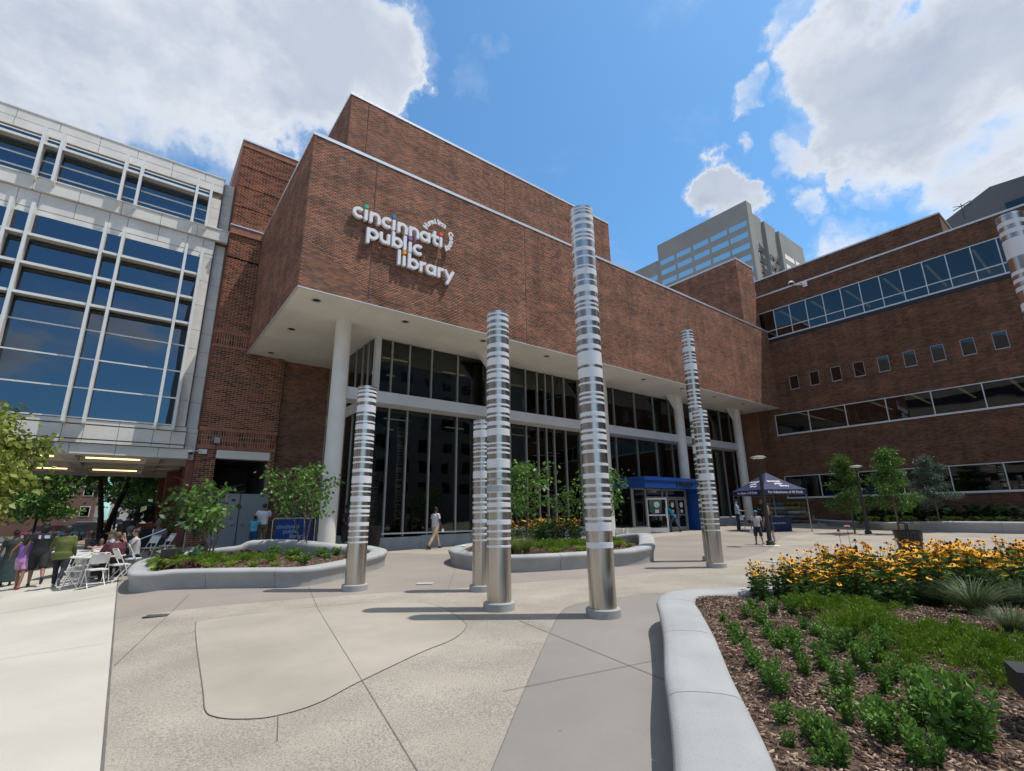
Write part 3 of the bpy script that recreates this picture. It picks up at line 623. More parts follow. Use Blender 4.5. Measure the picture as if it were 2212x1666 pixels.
def door_leaf(x0, w, hinge_left, ang, bright, root):
    """one glazed leaf; built about its hinge"""
    s = 1 if hinge_left else -1; zt = 2.46
    R = Matrix.Translation((x0, Yd, 0)) @ Matrix.Rotation(ang, 4, 'Z')
    def T(me): me.transform(R); return me
    mb = MB(); st = .09
    mb.box(0,s*st,-.025,.025,zg,zt); mb.box(s*(w-st),s*w,-.025,.025,zg,zt); mb.box(s*st,s*(w-st),-.025,.025,zt-.1,zt); mb.box(s*st,s*(w-st),-.025,.025,zg,zg+.25); mb.box(s*st,s*(w-st),-.03,.03,zg+.92,zg+.99)
    d = link('door', T(mb.mesh('door', M['whiteframe'] if bright else M['frame'])), root)  # open leaf gets a paler frame colour in place of the light on it
    link('pane', T(MB().box(s*st,s*(w-st),-.006,.006,zg+.25,zt-.1).mesh('pane', M['glass'])), d)
    link('handle', T(MB().bar((s*(w-.13),-.07,zg+.8),(s*(w-.13),-.07,zg+1.35),.03).mesh('handle', M['steelcap'])), d)
    mb = MB(); mb.lathe([(.0001,0),(.17,0),(.17,.004),(.0001,.004)], n=24); me = mb.mesh('sticker', mat('pale_decal', (.62,.74,.72), .5)); me.transform(Matrix.Translation((s*w*.5,-.012,zg+1.55)) @ Matrix.Rotation(pi/2,4,'X')); link('sticker', T(me), d)
    link('notice', T(MB().box(s*w*.5-.11,s*w*.5+.11,-.014,-.010,zg+1.08,zg+1.26).mesh('notice', M['white_text'])), d)
    mb = MB()
    for k in range(3): mb.box(s*w*.5-.07,s*w*.5+.07,-.018,-.015,zg+1.11+k*.05,zg+1.125+k*.05)
    link('notice_print', T(mb.mesh('notice_print', M['orange'])), d)
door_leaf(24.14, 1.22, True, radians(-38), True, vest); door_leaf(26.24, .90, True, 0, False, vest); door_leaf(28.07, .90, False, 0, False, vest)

# ------------------------------------------------------------------ right wing in shade
wing = thing('brick_wing', 'shaded brick library wing with window bands on the right', 'building', (41,6,.6))
WY0 = 20.1; g0 = .2; U = lambda y: WY0-y
holes = [(U(17.46), 28, 14.90-g0, 17.60-g0), (U(17.38), 28, 7.33-g0, 8.95-g0), (U(17.35), 28, 2.55-g0, 4.19-g0)]
smalls = [15.54-1.456*k for k in range(16)]
holes += [(U(y+.33), U(y-.33), 10.75-g0, 11.80-g0) for y in smalls]
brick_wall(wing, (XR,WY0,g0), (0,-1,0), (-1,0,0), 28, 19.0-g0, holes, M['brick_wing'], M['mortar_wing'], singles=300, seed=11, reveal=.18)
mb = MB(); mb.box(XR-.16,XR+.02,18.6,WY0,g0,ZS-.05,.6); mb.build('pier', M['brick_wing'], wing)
mb = MB(); mb.box(XR+.02,60,-8,WY0,18.96,18.98); mb.box(XR+.02,60,-8.02,-8,0,18.9); mb.box(XR+.02,60,WY0,WY0+.02,9.5,18.9); mb.build('roof', M['mortar_wing'], wing)
mb = MB(); y = WY0
while y > -7.9: mb.box(XR-.05, XR+.3, y-3.04, y, 19.0, 19.12); y -= 3.05
mb.build('coping', M['whiteframe'], wing)
def strip_windows(y0, z0, z1, pitch, n, transom=None, sill=True, fw=.05, first=0):
    for k in range(n):
        ya, yb = y0-pitch*k, y0-pitch*(k+1)
        w = MB(); w.box(XR-.01,XR+.10,ya-fw/2,ya+fw/2,z0,z1); w.box(XR-.01,XR+.10,yb+fw/2,ya-fw/2,z1-.05,z1); w.box(XR-.01,XR+.10,yb+fw/2,ya-fw/2,z0,z0+.05)
        if transom: w.box(XR-.005,XR+.09,yb+fw/2,ya-fw/2,transom-.03,transom+.03)
        w = w.build('window', M['whiteframe'], wing)
        MB().box(XR+.05,XR+.062,yb+fw/2,ya-fw/2,z0+.05,z1-.05).build('pane', M['glass_wing'], w)
    if sill: MB().box(XR-.07,XR+.1,y0-pitch*n,y0+.02,z0-.07,z0).build('sill', M['whiteframe'], wing)
strip_windows(17.44,15.22,17.60,1.212,18,transom=15.87); strip_windows(17.36,7.36,8.95,2.43,8); strip_windows(17.33,2.58,4.19,2.43,8)
mb = MB(); mb.box(XR-.03,XR+.05,-5,17.45,14.92,15.14); mb.build('dark_ledge', M['darkpanel'], wing)
sw = None
for y in smalls:
    if sw is None:
        a = MB(); a.box(-.012,.08,-.33,-.30,0,1.05); a.box(-.012,.08,.30,.33,0,1.05); a.box(-.012,.08,-.30,.30,1.02,1.05); a.box(-.05,.08,-.33,.33,-.035,.03); sw = a.mesh('window', M['frame']); sp = MB().box(.05,.062,-.30,.30,.03,1.02).mesh('pane', M['glass_wing'])
    o = link('window', sw, wing, (XR, y, 10.75)); link('pane', sp, o).matrix_parent_inverse.identity()
for z0, z1, nm in ((14.6,17.75,0),(7.0,9.15,1),(2.3,4.4,2),(10.3,12.2,3)):
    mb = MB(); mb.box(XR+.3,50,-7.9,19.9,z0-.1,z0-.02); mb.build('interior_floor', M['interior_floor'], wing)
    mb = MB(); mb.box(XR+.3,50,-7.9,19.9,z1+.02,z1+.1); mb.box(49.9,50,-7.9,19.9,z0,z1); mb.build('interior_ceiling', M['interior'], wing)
    if nm != 3:
        for k in range(11):
            y = 16.2-k*2.42
            for j in range(4):
                MB().box(XR+1.2+j*1.35,XR+2.4+j*1.35,y-.07,y+.07,z1-.02,z1+.015).build('ceiling_light', M['lamp_strip'], wing)
mb = MB()
for k in range(6):
    for z0, z1 in ((7,9.15),(2.3,4.4),(14.6,17.75)): mb.tube([(XR+2.6,12.9-k*4.9,z0),(XR+2.6,12.9-k*4.9,z1)], .25, 14)
mb.build('interior_column', M['spandrel'], wing, True)
# penthouse set back on its roof
pa, pb, pc = [44.0, 19.204, 22.499], [44.0, 5.628, 22.511], [46.0, 5.475, 21.966]
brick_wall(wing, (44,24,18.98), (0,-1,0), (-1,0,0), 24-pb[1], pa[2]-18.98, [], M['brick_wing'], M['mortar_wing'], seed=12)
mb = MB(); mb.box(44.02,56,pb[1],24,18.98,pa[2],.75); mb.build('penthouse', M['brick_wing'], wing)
mb = MB(); mb.box(43.94,56,pb[1]-.06,24,pa[2],pa[2]+.12); mb.build('penthouse_coping', M['whiteframe'], wing)
mb = MB()
va, vb = [44.0, 15.64, 21.172], [44.0, 12.166, 21.378]
for i in range(7): mb.obox((43.98,(va[1]+vb[1])/2,19.25+i*.17), (.05,0,.03), (0,(va[1]-vb[1])/2,0), (.01,0,-.02))
v_ = MB().box(43.93,43.97,vb[1],va[1],19.1,20.35).build('louvre_vent', M['darkpanel'], wing); mb.build('louvre_slats', M['matte_black'], v_)

# ------------------------------------------------------------------ orange brick stair wing between the two buildings
old = thing('brick_stair_tower', 'tall narrow orange brick stair tower with stone bands beside the pale panelled building', 'building', (3.8,27,.3))
XO = 2.21; YO = 26.0; M['darkjoint'] = mat('recessed_joint', (.10,.05,.035), .95)
def ob(z0, z1, x1, seed, hole=None, s=0, vert=False, y=YO):
    brick_wall(old, (XO,y,z0), (1,0,0), (0,-1,0), x1-XO, z1-z0, hole or [], M['brick_old'], M['mortar_old'], L=.105 if vert else .305, C=.235 if vert else .09, mo=.024, singles=s, seed=seed, bond=0 if vert else .5, reveal=.5 if hole else 0)
ob(gz(3,26), 4.68, 5.42, 21, [(.76,3.0,-1,9)], 60)
ob(5.68, 9.55, 5.42, 23, s=160); ob(10.36, 14.22, 3.66, 25, s=20); ob(14.30, 15.58, 3.66, 26)
for i, (a, b) in enumerate(((16.05,17.17),(17.23,18.38),(18.44,19.60),(19.66,20.82))): ob(a, b, 6.2, 27+i)
ob(4.86, 5.5, 5.42, 31, vert=True, s=60, y=YO-.03); ob(9.68, 10.22, 3.66, 32, vert=True, y=YO-.03)
mb = MB(); mb.box(XO,XO+.02,26.02,45,gz(3,26),20.8,.45); mb.box(XO+.02,6.2,44.9,45,0,20.8,.45); mb.box(XO,6.2,26.02,45,20.8,20.82,.45); mb.build('side_wall', M['brick_old'], old)
mb = MB(); mb.box(XO+.02,6.2,26.02,26.06,14.2,20.8); mb.box(XO+.02,5.42,26.02,26.06,4.7,14.3); mb.build('joint_backing', M['darkjoint'], old)
def stones(z0, z1, x1, proud=.05, pitch=.95):
    x = XO-.03
    while x < x1-.02:
        q = min(x+pitch, x1); MB().box(x+.005,q-.005,YO-proud,YO+.25,z0+.004,z1-.004).build('stone', M['sandstone'], old); x = q
stones(5.5,5.68,5.45); stones(4.66,4.86,5.45); stones(10.22,10.38,3.68); stones(9.53,9.68,3.68)
stones(20.82,21.16,6.2,.04,1.9); stones(15.58,16.0,3.66,.10,1.5)
mb = MB(); mb.box(XO-.06,6.2,YO-.08,YO+.3,21.16,21.24); mb.box(XO-.06,XO+.25,YO+.3,44,21.16,21.24); mb.box(XO-.06,3.70,YO-.14,YO+.1,16.0,16.06); mb.build('coping', M['coping'], old)
mb = MB(); mb.box(2.97,5.21,YO-.02,YO+.5,4.27,4.65); mb.build('lintel', M['soffit'], old)
mb = MB(); mb.box(2.5,5.4,31,31.1,0,4.3); mb.box(2.97,5.21,YO+.5,31,4.27,4.35); mb.box(5.21,5.3,YO+.5,31,0,4.3); mb.box(2.85,2.97,YO+.5,31,0,4.3); mb.build('recess_wall', M['interior'], old)
M['stucco'] = mat('red_stucco', (.20,.075,.055), .9, var=.12, scale=2)
for a, b, c, d, e in ((1.95,2.2,26.3,27.2,4.1),(1.6,2.2,33,34,4.15),(1.6,2.2,40.5,41.8,4.15)): MB().box(a,b,c,d,gz(2,26),e).build('stucco_pier', M['stucco'], old)
# gates
for x0, x1 in ((3.03,4.13),(4.17,5.33)):
    gt = thing('louvred_gate', 'grey metal louvred gate leaf, the %s one, in front of the dark brick opening' % ('left' if x0 < 4 else 'right'), 'gate', ((x0+x1)/2,25.8,.5), group='louvred gate leaves')
    mb = MB(); y = 25.8
    for a, b, c, d in ((x0,x0+.06,.42,2.68),(x1-.06,x1,.42,2.68),(x0+.06,x1-.06,2.62,2.68),(x0+.06,x1-.06,.42,.48)): mb.box(a,b,y-.03,y+.03,c,d)
    mb.build('frame', mat('grey_gate', (.30,.32,.33), .5, metal=.3, var=.04), gt)
    sl = MB().obox((0,0,0), ((x1-x0)/2-.06,0,0), (0,.02,.012), (0,.003,-.03)).mesh('slat', mat('grey_slat', (.34,.36,.37), .5, metal=.3, var=.03))
    for k in range(38): link('slat', sl, gt, ((x0+x1)/2, y, .52+k*.056))
    MB().bar((x0+.12 if x0 > 4 else x1-.12,y-.06,1.30),(x0+.26 if x0 > 4 else x1-.26,y-.06,1.30),.03).build('handle', M['matte_black'], gt)
# terrace floor behind the planter
tag(MB().box(1.2,7.5,18.2,25.98,-.2,.44).build('terrace', M['plaza']), kind='structure')

# ------------------------------------------------------------------ pale panelled building bridging the street
lb = thing('panelled_bridge_building', 'pale stone panelled building with blue glass and white fins bridging the street at left', 'building', (-6,32,0))
K_ = .948; LX = lambda x: x*K_; LZ = lambda z: 1.6+(z-1.6)*K_; YL = 26.5
mb = MB(); mb.box(-34,LX(1.76),YL+.06,40,LZ(4.83),LZ(19.6)); mb.build('core', M['panel_joint'], lb)
def prow(z0, z1, joints, proud=0, m='panel', gap=.008):
    for a, b in zip(joints, joints[1:]): MB().box(LX(a)+gap, LX(b)-gap, YL-proud, YL+.08, LZ(z0)+gap, LZ(z1)-gap).build('panel', M[m], lb)
J1 = [1.76]+[.85-1.465*k for k in range(24)]; J1 = J1[::-1]
J2 = sorted([1.76]+[-.60-2.95*k for k in range(12)])
prow(19.23, 19.70, J1); prow(18.80, 19.22, J2); 
mb = MB(); mb.box(-34,LX(1.76)+.02,YL-.03,40,LZ(19.70),LZ(19.76)); mb.build('coping', M['panel'], lb)
J3 = sorted([2.30]+[.88-1.555*k for k in range(23)])
prow(15.90, 16.52, J3, .14); mb = MB(); mb.box(-34,LX(2.32),YL-.18,YL+.06,LZ(16.52),LZ(16.58)); mb.build('ledge', M['panel'], lb)
J4 = [1.26,.55,-.67]
k = 0; x = 0.55
js = {1.76,1.26}
for k in range(12): js |= {1.25-3.16*k, .55-3.16*k, -.67-3.16*k}
prow(15.06, 15.88, sorted(js))
prow(14.84, 15.04, sorted([1.26-3.16*k for k in range(12)]+[1.76]))
jb = sorted({1.82}|{q for k in range(11) for q in (1.25-3.16*k, .55-3.16*k, -.72-3.16*k)})
prow(5.66, 5.86, jb); prow(5.02, 5.62, jb); prow(4.84, 4.98, jb)
# reveals in the glass bays: dark head strips then glass and its framing
def bays(z0, z1, fins, rails, mulls, zf0, zf1):
    for i in range(len(fins)-1):
        a, b = LX(fins[i]), LX(fins[i+1])
        zs = [z0]+sorted(mulls+rails)+[z1]
        w = MB()
        for q in mulls: w.box(a, b, YL-.05, YL+.04, LZ(q)-.03, LZ(q)+.03)
        w.box(a, b, YL-.03, YL+.04, LZ(z0), LZ(z0)+.05); w.box(a, b, YL-.03, YL+.04, LZ(z1)-.05, LZ(z1)); w.box(a-.03, a+.03, YL-.04, YL+.04, LZ(z0)+.05, LZ(z1)-.05)
        w = w.build('window', M['fin'], lb)
        for p, q in zip(zs, zs[1:]):
            MB().box(a+.04, b-.04, YL-.005, YL+.012, LZ(p)+.03, LZ(q)-.03).build('pane', M['glass_blue'], w)
        for q in rails:
            f = MB(); f.box(a+.05, b-.05, YL-.50, YL-.44, LZ(q)-.05, LZ(q)+.06); f.build('light_shelf', M['fin'], lb)
            f = MB(); n = max(2, int((b-a)/.20))
            for t in range(n): f.box(a+.06+t*(b-a-.12)/n, a+.06+(t+1)*(b-a-.12)/n-.018, YL-.44, YL-.10, LZ(q)-.03, LZ(q)-.005)
            f.box(a+.05, b-.05, YL-.42, YL-.12, LZ(q)-.004, LZ(q)+.012); f.build('shelf_louvre', M['louv'], lb)
    for x in fins:
        MB().box(LX(x)-.055, LX(x)+.055, YL-.56, YL-.03, LZ(zf0), LZ(zf1)).build('fin', M['fin'], lb)
M['louv'] = mat('beige_louvre', (.60,.55,.42), .5, metal=.2, var=.05)
f1 = sorted([q for k in range(11) for q in (1.20-2.96*k, .57-2.96*k)]); bays(16.60, 18.66, f1, [18.10], [17.47, 16.86], 16.32, 18.86)
f2 = sorted([q for k in range(10) for q in (1.24-3.17*k, .56-3.17*k)]); bays(5.88, 14.82, f2, [13.58, 12.25, 10.90], [9.87, 8.54, 7.21], 5.62, 15.06)
# right-hand pilaster of panels and the recessed return beside the brick tower
for (a, b, yy, off) in ((1.28,1.74,YL,0),(1.80,2.28,YL+.35,0)):
    for z0, z1 in zip([5.88,7.16,8.5,9.8,10.8,12.15,13.5,14.84],[7.16,8.5,9.8,10.8,12.15,13.5,14.84,15.88]):
        if a < 1.5 and z1 > 14.9: continue
        MB().box(LX(a)+.008, min(LX(b), XO-.01)-.008, yy, yy+.1, LZ(z0)+.008, LZ(z1)-.008).build('panel', M['panel'], lb)
    for z0, z1 in zip([16.6,17.2,17.8,18.4,19.0],[17.2,17.8,18.4,19.0,19.7]):
        if a < 1.5 and z1 > 18.7: continue
        MB().box(LX(a)+.008, min(LX(b), XO-.01)-.008, yy, yy+.1, LZ(z0)+.008, LZ(z1)-.008).build('panel', M['panel'], lb)
MB().box(LX(1.76), XO, YL+.36, 40, LZ(4.83), LZ(19.6)).build('return_wall', M['panel_joint'], lb)
for z0, z1 in ((4.84,5.02),(5.02,5.64),(5.64,5.88)): MB().box(LX(1.84)+.008, XO-.02, YL+.3, YL+.45, LZ(z0)+.008, LZ(z1)-.008).build('panel', M['panel'], lb)
for k in range(20):
    a, b = .85-1.555*k, .85-1.555*(k+1)
    if k == 0: MB().box(LX(a)+.008, LX(2.05), YL+.10, YL+.5, LZ(4.38), LZ(4.82)).build('fascia_panel', M['panel'], lb)
    MB().box(LX(b)+.008, LX(a)-.008, YL+.10, YL+.5, LZ(4.38), LZ(4.82)).build('fascia_panel', M['panel'], lb)
zu = LZ(4.38)
mb = MB(); mb.box(-34,XO,YL+.5,40,zu+.45,zu+.55); mb.build('underside', M['soffit'], lb)
for y in (YL+.5, 30.3, 33.6, 37, 39.4): MB().box(-34,XO-.02,y,y+(.35 if y < 28 else .6),zu,zu+.45).build('beam', M['soffit'], lb)
for k in range(9):
    x = .75-3.0*k
    for y0, y1 in ((YL+.85,30.3),(30.9,33.6),(34.2,37),(37.6,39.4)): MB().box(x-.25,x+.25,y0,y1,zu+.02,zu+.45).build('cross_beam', M['soffit'], lb)
    for y in (28.8,35.6): MB().box(x-2.45,x-.5,y-.04,y+.04,zu+.02,zu+.08).build('tube_light', M['lamp_warm'], lb)
MB().box(-34,XO,39.99,40,4.6,19.0).build('rear_wall', M['panel'], lb)

# ------------------------------------------------------------------ towers behind
tw = thing('office_tower', 'grey concrete office tower with bands of pale windows and stepped corner', 'building', (120,60,0))
XT = 109.88; conc = mat('tower_concrete', (.30,.285,.26), .9, var=.06, scale=.15, bump=.1)
tA, tB, tC, tE = [109.88, 47.116, 75.612], [109.88, 73.166, 75.575], [117.747, 47.12, 76.332], [142.477, 47.12, 76.914]
xs = [112.366, 118.78, 122.275, 128.277, 143.155]
zs2 = [76.652, 76.435, 77.161]
MB().box(XT,xs[0],tA[1],tB[1],0,tA[2]).build('shaft', conc, tw)
MB().box(XT+1,XT+14,tB[1]+.05,tB[1]+22,0,[111.0, 74.719, 71.626][2]).build('low_shaft', conc, tw)
wn = [[[109.88, 52.15, 70.124], [109.88, 47.718, 70.22], [109.88, 52.175, 68.869]]][0]
colY = [[52.213, 47.759], [57.243, 52.734], [62.24, 57.893], [67.369, 63.012], [72.517, 68.023]]
rowz = [68.936, 65.888, 62.881]
hw_ = 1.425
dz_ = (rowz[0]-rowz[2])/2
gt_ = M['glass_tower']
for i in range(9):
    z = rowz[0]-dz_*i
    for c in colY:
        MB().box(XT-.02,XT+.05,c[0],c[1],z,z+hw_).build('window', gt_, tw)
    for k in range(5):
        y0 = tB[1]+1.5+k*4.6
        if i > 0: MB().box(XT+.98,XT+1.03,y0,y0+3.8,z,z+hw_).build('window', gt_, tw)
# stepped corner bays of glass to the right of the solid edge
MB().box(xs[0]+.01,xs[2],tA[1]+2.4,tB[1],0,zs2[0]).build('bay_shaft', conc, tw); MB().box(xs[2]+.01,xs[3],tA[1]+1.6,tB[1],0,(zs2[0]+zs2[1])/2-1).build('bay_shaft', conc, tw)
MB().box(xs[3],xs[4],tA[1]+.8,tB[1],0,zs2[1]-2).build('end_shaft', conc, tw)
for i in range(9):
    z = rowz[0]-dz_*i
    if i > 0:
        MB().box(xs[0]+.3,xs[0]+.35*(xs[2]-xs[0]),tA[1]+2.32,tA[1]+2.38,z-.3,z+hw_).build('bay_window', M['glass_wing'], tw)
        MB().obox(((xs[0]+.68*(xs[2]-xs[0])),tA[1]+2.0,z+.4*hw_), ((xs[2]-xs[0])*.30,.5,0), (0,.05,0), (0,0,hw_*.62)).build('bay_window', gt_, tw)
        MB().box(xs[2]+.3,xs[2]+.4*(xs[3]-xs[2]),tA[1]+1.50,tA[1]+1.56,z-1.4,z-1.4+hw_).build('bay_window', M['glass_wing'], tw)
        MB().obox((xs[2]+.72*(xs[3]-xs[2]),tA[1]+1.3,z-1.4+.5*hw_), ((xs[3]-xs[2])*.25,.35,0), (0,.05,0), (0,0,hw_*.6)).build('bay_window', gt_, tw)
    if i > 0 or True:
        for k in range(2): MB().box(xs[3]+1.5+k*(xs[4]-xs[3]-2)/2,xs[3]+(k+1)*(xs[4]-xs[3]-2)/2+.6,tA[1]+.75,tA[1]+.82,z-2.2,z-2.2+hw_).build('window', gt_, tw)
dk = thing('dark_tower', 'dark grey tower with angled roof at the right edge above the brick wing', 'building', (105,0,0))
ptsd = [[95.0, 11.918, 45.02], [95.0, 5.976, 47.94], [95.0, 2.408, 47.628]]
mb = MB(); YZp = [(ptsd[0][1],ptsd[0][2]),(ptsd[1][1],ptsd[1][2]),(ptsd[2][1],ptsd[2][2]),(ptsd[2][1]-30,ptsd[2][2]+6),(ptsd[2][1]-30,0),(ptsd[0][1]+2,0)]
n = len(YZp); mb.add([(95,y,z) for y, z in YZp]+[(125,y,z) for y, z in YZp], [tuple(range(n)), tuple(range(n,2*n))[::-1]]+[(i,n+i,n+(i+1)%n,(i+1)%n) for i in range(n)])
mb.build('shaft', mat('dark_granite', (.12,.11,.115), .6, var=.08, scale=.1), dk)
for a, b in ((3.5,6.0),(9.5,12)):
    z = ptsd[1][2]-a*1.0; mb = MB(); mb.box(94.7,95.0,ptsd[2][1]-30,ptsd[1][1]-1.0,z-2.2,z); mb.build('window_band', M['glass_wing'], dk)
an = thing('roof_antenna', 'small dark cross-shaped antenna against the sky beside the dark tower', 'antenna', (90.0, 8.939, 43.62))
c = Vector(an.location); mb = MB(); mb.bar(c-Vector((0,0,1.6)), c+Vector((0,0,1)), .09); mb.bar(c+Vector((0,1.0,.3)), c+Vector((0,-1.1,.9)), .09); mb.bar(c+Vector((0,.9,.9)), c+Vector((0,-1.1,.2)), .07); mb.build('mast', M['matte_black'], an)

# buildings across the street, seen mirrored in the glass
for nm, lab, x0, x1, h, col, y0 in (('apartment_block','grey apartment block across the street mirrored in the library glass',4,62,42,(.26,.25,.24),-46),('brick_block','red brick block across the street mirrored at the glass far end',70,118,40,(.22,.12,.09),-46),('row_block','long dark row of buildings beyond the street far left, mirrored in the wing windows',-60,-46,33,(.36,.31,.27),-20),('low_block','low pale block across the street between the apartment block and the brick block',62,70,20,(.30,.28,.25),-46)):
    b = thing(nm, lab, 'building', ((x0+x1)/2,y0,0)); cm = mat(nm+'_wall', col, .9, var=.05, scale=.2)
    MB().box(x0+.02,x1-.02,y0-16,y0+12 if nm != 'row_block' else 40,-1,h).build('wall', cm, b)
    wm = MB().box(-.9,.9,-.03,.12,-.95,.95).mesh('window', M['glass_wing'])
    for i in range(int((x1-x0-3)/4)):
        for k in range(int((h-6)/3.6)):
            if nm != 'row_block': link('window', wm, b, (x0+3+i*4, y0+12, 6+k*3.6))
    if nm == 'row_block':
        for k in range(7): MB().box(x1-.02,x1+.06,-34,38,6+k*3.9,7.8+k*3.9).build('window_band', M['darkpanel'], b)

# ------------------------------------------------------------------ striped steel columns
def striped_pole(x, y, r, ztop, bands, label, seam=-.55):
    g = gz(x, y); t = thing('striped_column', label, 'sculpture column', (x, y, g), group='striped stainless steel columns on the plaza')
    MB().lathe([(.0001,g+.13),(r+.045,g+.13),(r+.06,g+.115),(r+.06,g-.05)][::-1], (x,y,0), 40).build('collar', M['concrete'], t, True)
    mb = MB(); mb.lathe([(r,g+.13),(r,ztop-.02)], (x,y,0), 56); o = mb.build('shaft', M['steel'], t, True)
    MB().lathe([(r+.004,ztop-.05),(r+.006,ztop),(r*.5,ztop+.012),(.0001,ztop+.014)], (x,y,0), 40).build('cap', M['steelcap'], t)
    for a, b in bands:
        MB().lathe([(r,a),(r+.004,a+.003),(r+.004,b-.003),(r,b)], (x,y,0), 56).build('band', M['whiteband'], t, True)
    th = atan2(-y, -x)+seam; p = Vector((cos(th), sin(th), 0)); q = Vector((-sin(th), cos(th), 0))
    MB().obox((x+p.x*r, y+p.y*r, (g+.14+ztop-.06)/2), p*.0025, q*.006, (0,0,(ztop-g-.2)/2)).build('seam', M['steelcap'], t)
    if y < 8:
        for k in range(0): pass
    return t
b4 = [(7.37, 7.407), (7.309, 7.339), (7.168, 7.253), (7.034, 7.1), (6.865, 6.934), (6.778, 6.82), (6.685, 6.739), (6.463, 6.546), (6.321, 6.356), (6.129, 6.158), (5.965, 6.088), (5.831, 5.86), (5.611, 5.738), (5.435, 5.513), (5.346, 5.383), (5.25, 5.3), (5.023, 5.113), (4.89, 4.931), (4.671, 4.761), (4.491, 4.57), (4.183, 4.438), (3.951, 4.131), (3.824, 3.862), (3.647, 3.685), (3.56, 3.604), (3.467, 3.51), (3.25, 3.324), (3.133, 3.202), (2.97, 3.017), (2.838, 2.932), (2.751, 2.792), (2.608, 2.663), (2.389, 2.434), (2.176, 2.263), (2.034, 2.084), (1.904, 1.946), (1.773, 1.855), (1.68, 1.724), (1.499, 1.542), (1.324, 1.457), (1.055, 1.144)]
b3 = [(5.474, 5.514), (5.356, 5.43), (5.226, 5.291), (5.13, 5.166), (5.002, 5.042), (4.777, 4.866), (4.613, 4.688), (4.42, 4.563), (4.3, 4.345), (4.165, 4.258), (4.079, 4.123), (3.913, 3.953), (3.74, 3.821), (3.61, 3.649), (3.477, 3.567), (3.394, 3.43), (3.23, 3.308), (3.042, 3.172), (2.874, 2.906), (2.788, 2.822), (2.701, 2.735), (2.441, 2.604), (2.352, 2.391), (2.219, 2.257), (2.008, 2.131), (2.214, 2.257), (1.993, 2.124), (1.866, 1.904), (1.737, 1.818), (1.649, 1.69), (1.433, 1.516), (1.297, 1.338), (1.169, 1.209), (1.04, 1.078)]
b2 = [(3.648, 3.682), (3.53, 3.597), (3.321, 3.484), (3.153, 3.19), (3.067, 3.098), (2.982, 3.015), (2.861, 2.896), (2.732, 2.763), (2.651, 2.68), (2.399, 2.558), (2.321, 2.351), (2.188, 2.218), (2.189, 2.221), (1.98, 2.051), (1.851, 1.891), (1.726, 1.794), (1.641, 1.68), (1.436, 1.51), (1.304, 1.341), (1.179, 1.219), (1.057, 1.09)]
b1 = [(4.634, 4.679), (4.537, 4.585), (4.434, 4.499), (4.293, 4.379), (4.042, 4.212), (3.951, 3.988), (3.783, 3.82), (3.62, 3.743), (3.481, 3.521), (3.366, 3.442), (3.284, 3.316), (3.14, 3.183), (2.936, 2.972), (2.814, 2.853), (2.608, 2.684), (2.354, 2.518), (2.267, 2.304), (2.142, 2.176), (1.934, 2.059), (1.811, 1.851), (1.689, 1.762), (1.604, 1.641), (1.393, 1.474), (1.267, 1.303), (1.136, 1.168), (1.02, 1.056)]
b5 = [(4.461, 4.519), (4.346, 4.413), (4.241, 4.279), (4.145, 4.184), (4.022, 4.06), (3.786, 3.833), (3.659, 3.711), (3.46, 3.571), (3.32, 3.366), (3.108, 3.223), (2.908, 2.963), (2.78, 2.844), (2.487, 2.681), (2.384, 2.425), (2.251, 2.29), (2.086, 2.192), (1.959, 1.993), (1.828, 1.893), (1.705, 1.748), (1.604, 1.644), (1.397, 1.427), (1.269, 1.299), (1.097, 1.127)]
b6 = [(7.604, 7.65), (7.498, 7.539), (7.4, 7.44), (7.256, 7.354), (7.135, 7.175), (6.877, 7.061), (6.753, 6.797), (6.64, 6.685), (6.516, 6.594), (6.235, 6.458), (6.112, 6.178), (5.912, 6.001), (5.731, 5.77), (5.496, 5.555), (5.386, 5.419), (5.224, 5.278), (5.083, 5.137), (4.943, 5.014), (4.507, 4.799), (4.317, 4.37), (4.15, 4.202), (3.931, 4.087), (3.442, 3.725), (3.233, 3.303), (3.091, 3.131), (2.93, 2.97), (2.779, 2.819), (2.59, 2.635), (2.323, 2.382), (2.175, 2.214), (1.951, 2.009), (1.766, 1.862), (1.612, 1.65), (1.392, 1.43), (1.258, 1.296), (1.148, 1.182)]
striped_pole(4.34, 11.44, .222, 4.69, b1, 'shorter striped steel column standing before the left planter, leftmost of all')
striped_pole(6.33, 9.32, .205, 3.727, b2, 'slender short striped steel column partly behind its taller neighbour')
striped_pole(5.45, 7.48, .218, 5.55, b3, 'middle height striped steel column just left of the tallest one')
striped_pole(6.36, 5.88, .220, 7.44, b4, 'tallest and nearest striped steel column in the centre of the plaza')
striped_pole(13.18, 7.9, .205, 4.57, b5, 'shorter striped steel column of the overlapping pair near the blue entrance')
striped_pole(14.52, 8.84, .205, 7.62, b6, 'taller striped steel column rising behind its shorter pair mate near the entrance')
rs7 = random.Random(5); b7 = []; z = 7.50
for w, s in ((.10,.10),(.10,.11),(.42,.30),(.08,.09),(.08,.10),(.09,.26),(.16,.10),(.13,.30),(.16,.2),(.08,.24),(.07,.1),(.08,.1),(.1,.2),(.1,.1),(.2,.12),(.1,.2)): b7.append((z-w, z)); z -= w+s
while z > 1.6: w = rs7.uniform(.06,.25); b7.append((z-w, z)); z -= w+rs7.uniform(.07,.25)
striped_pole(14.13, .74, .222, 7.66, b7, 'striped steel column cut by the right edge in front of the brick wing')

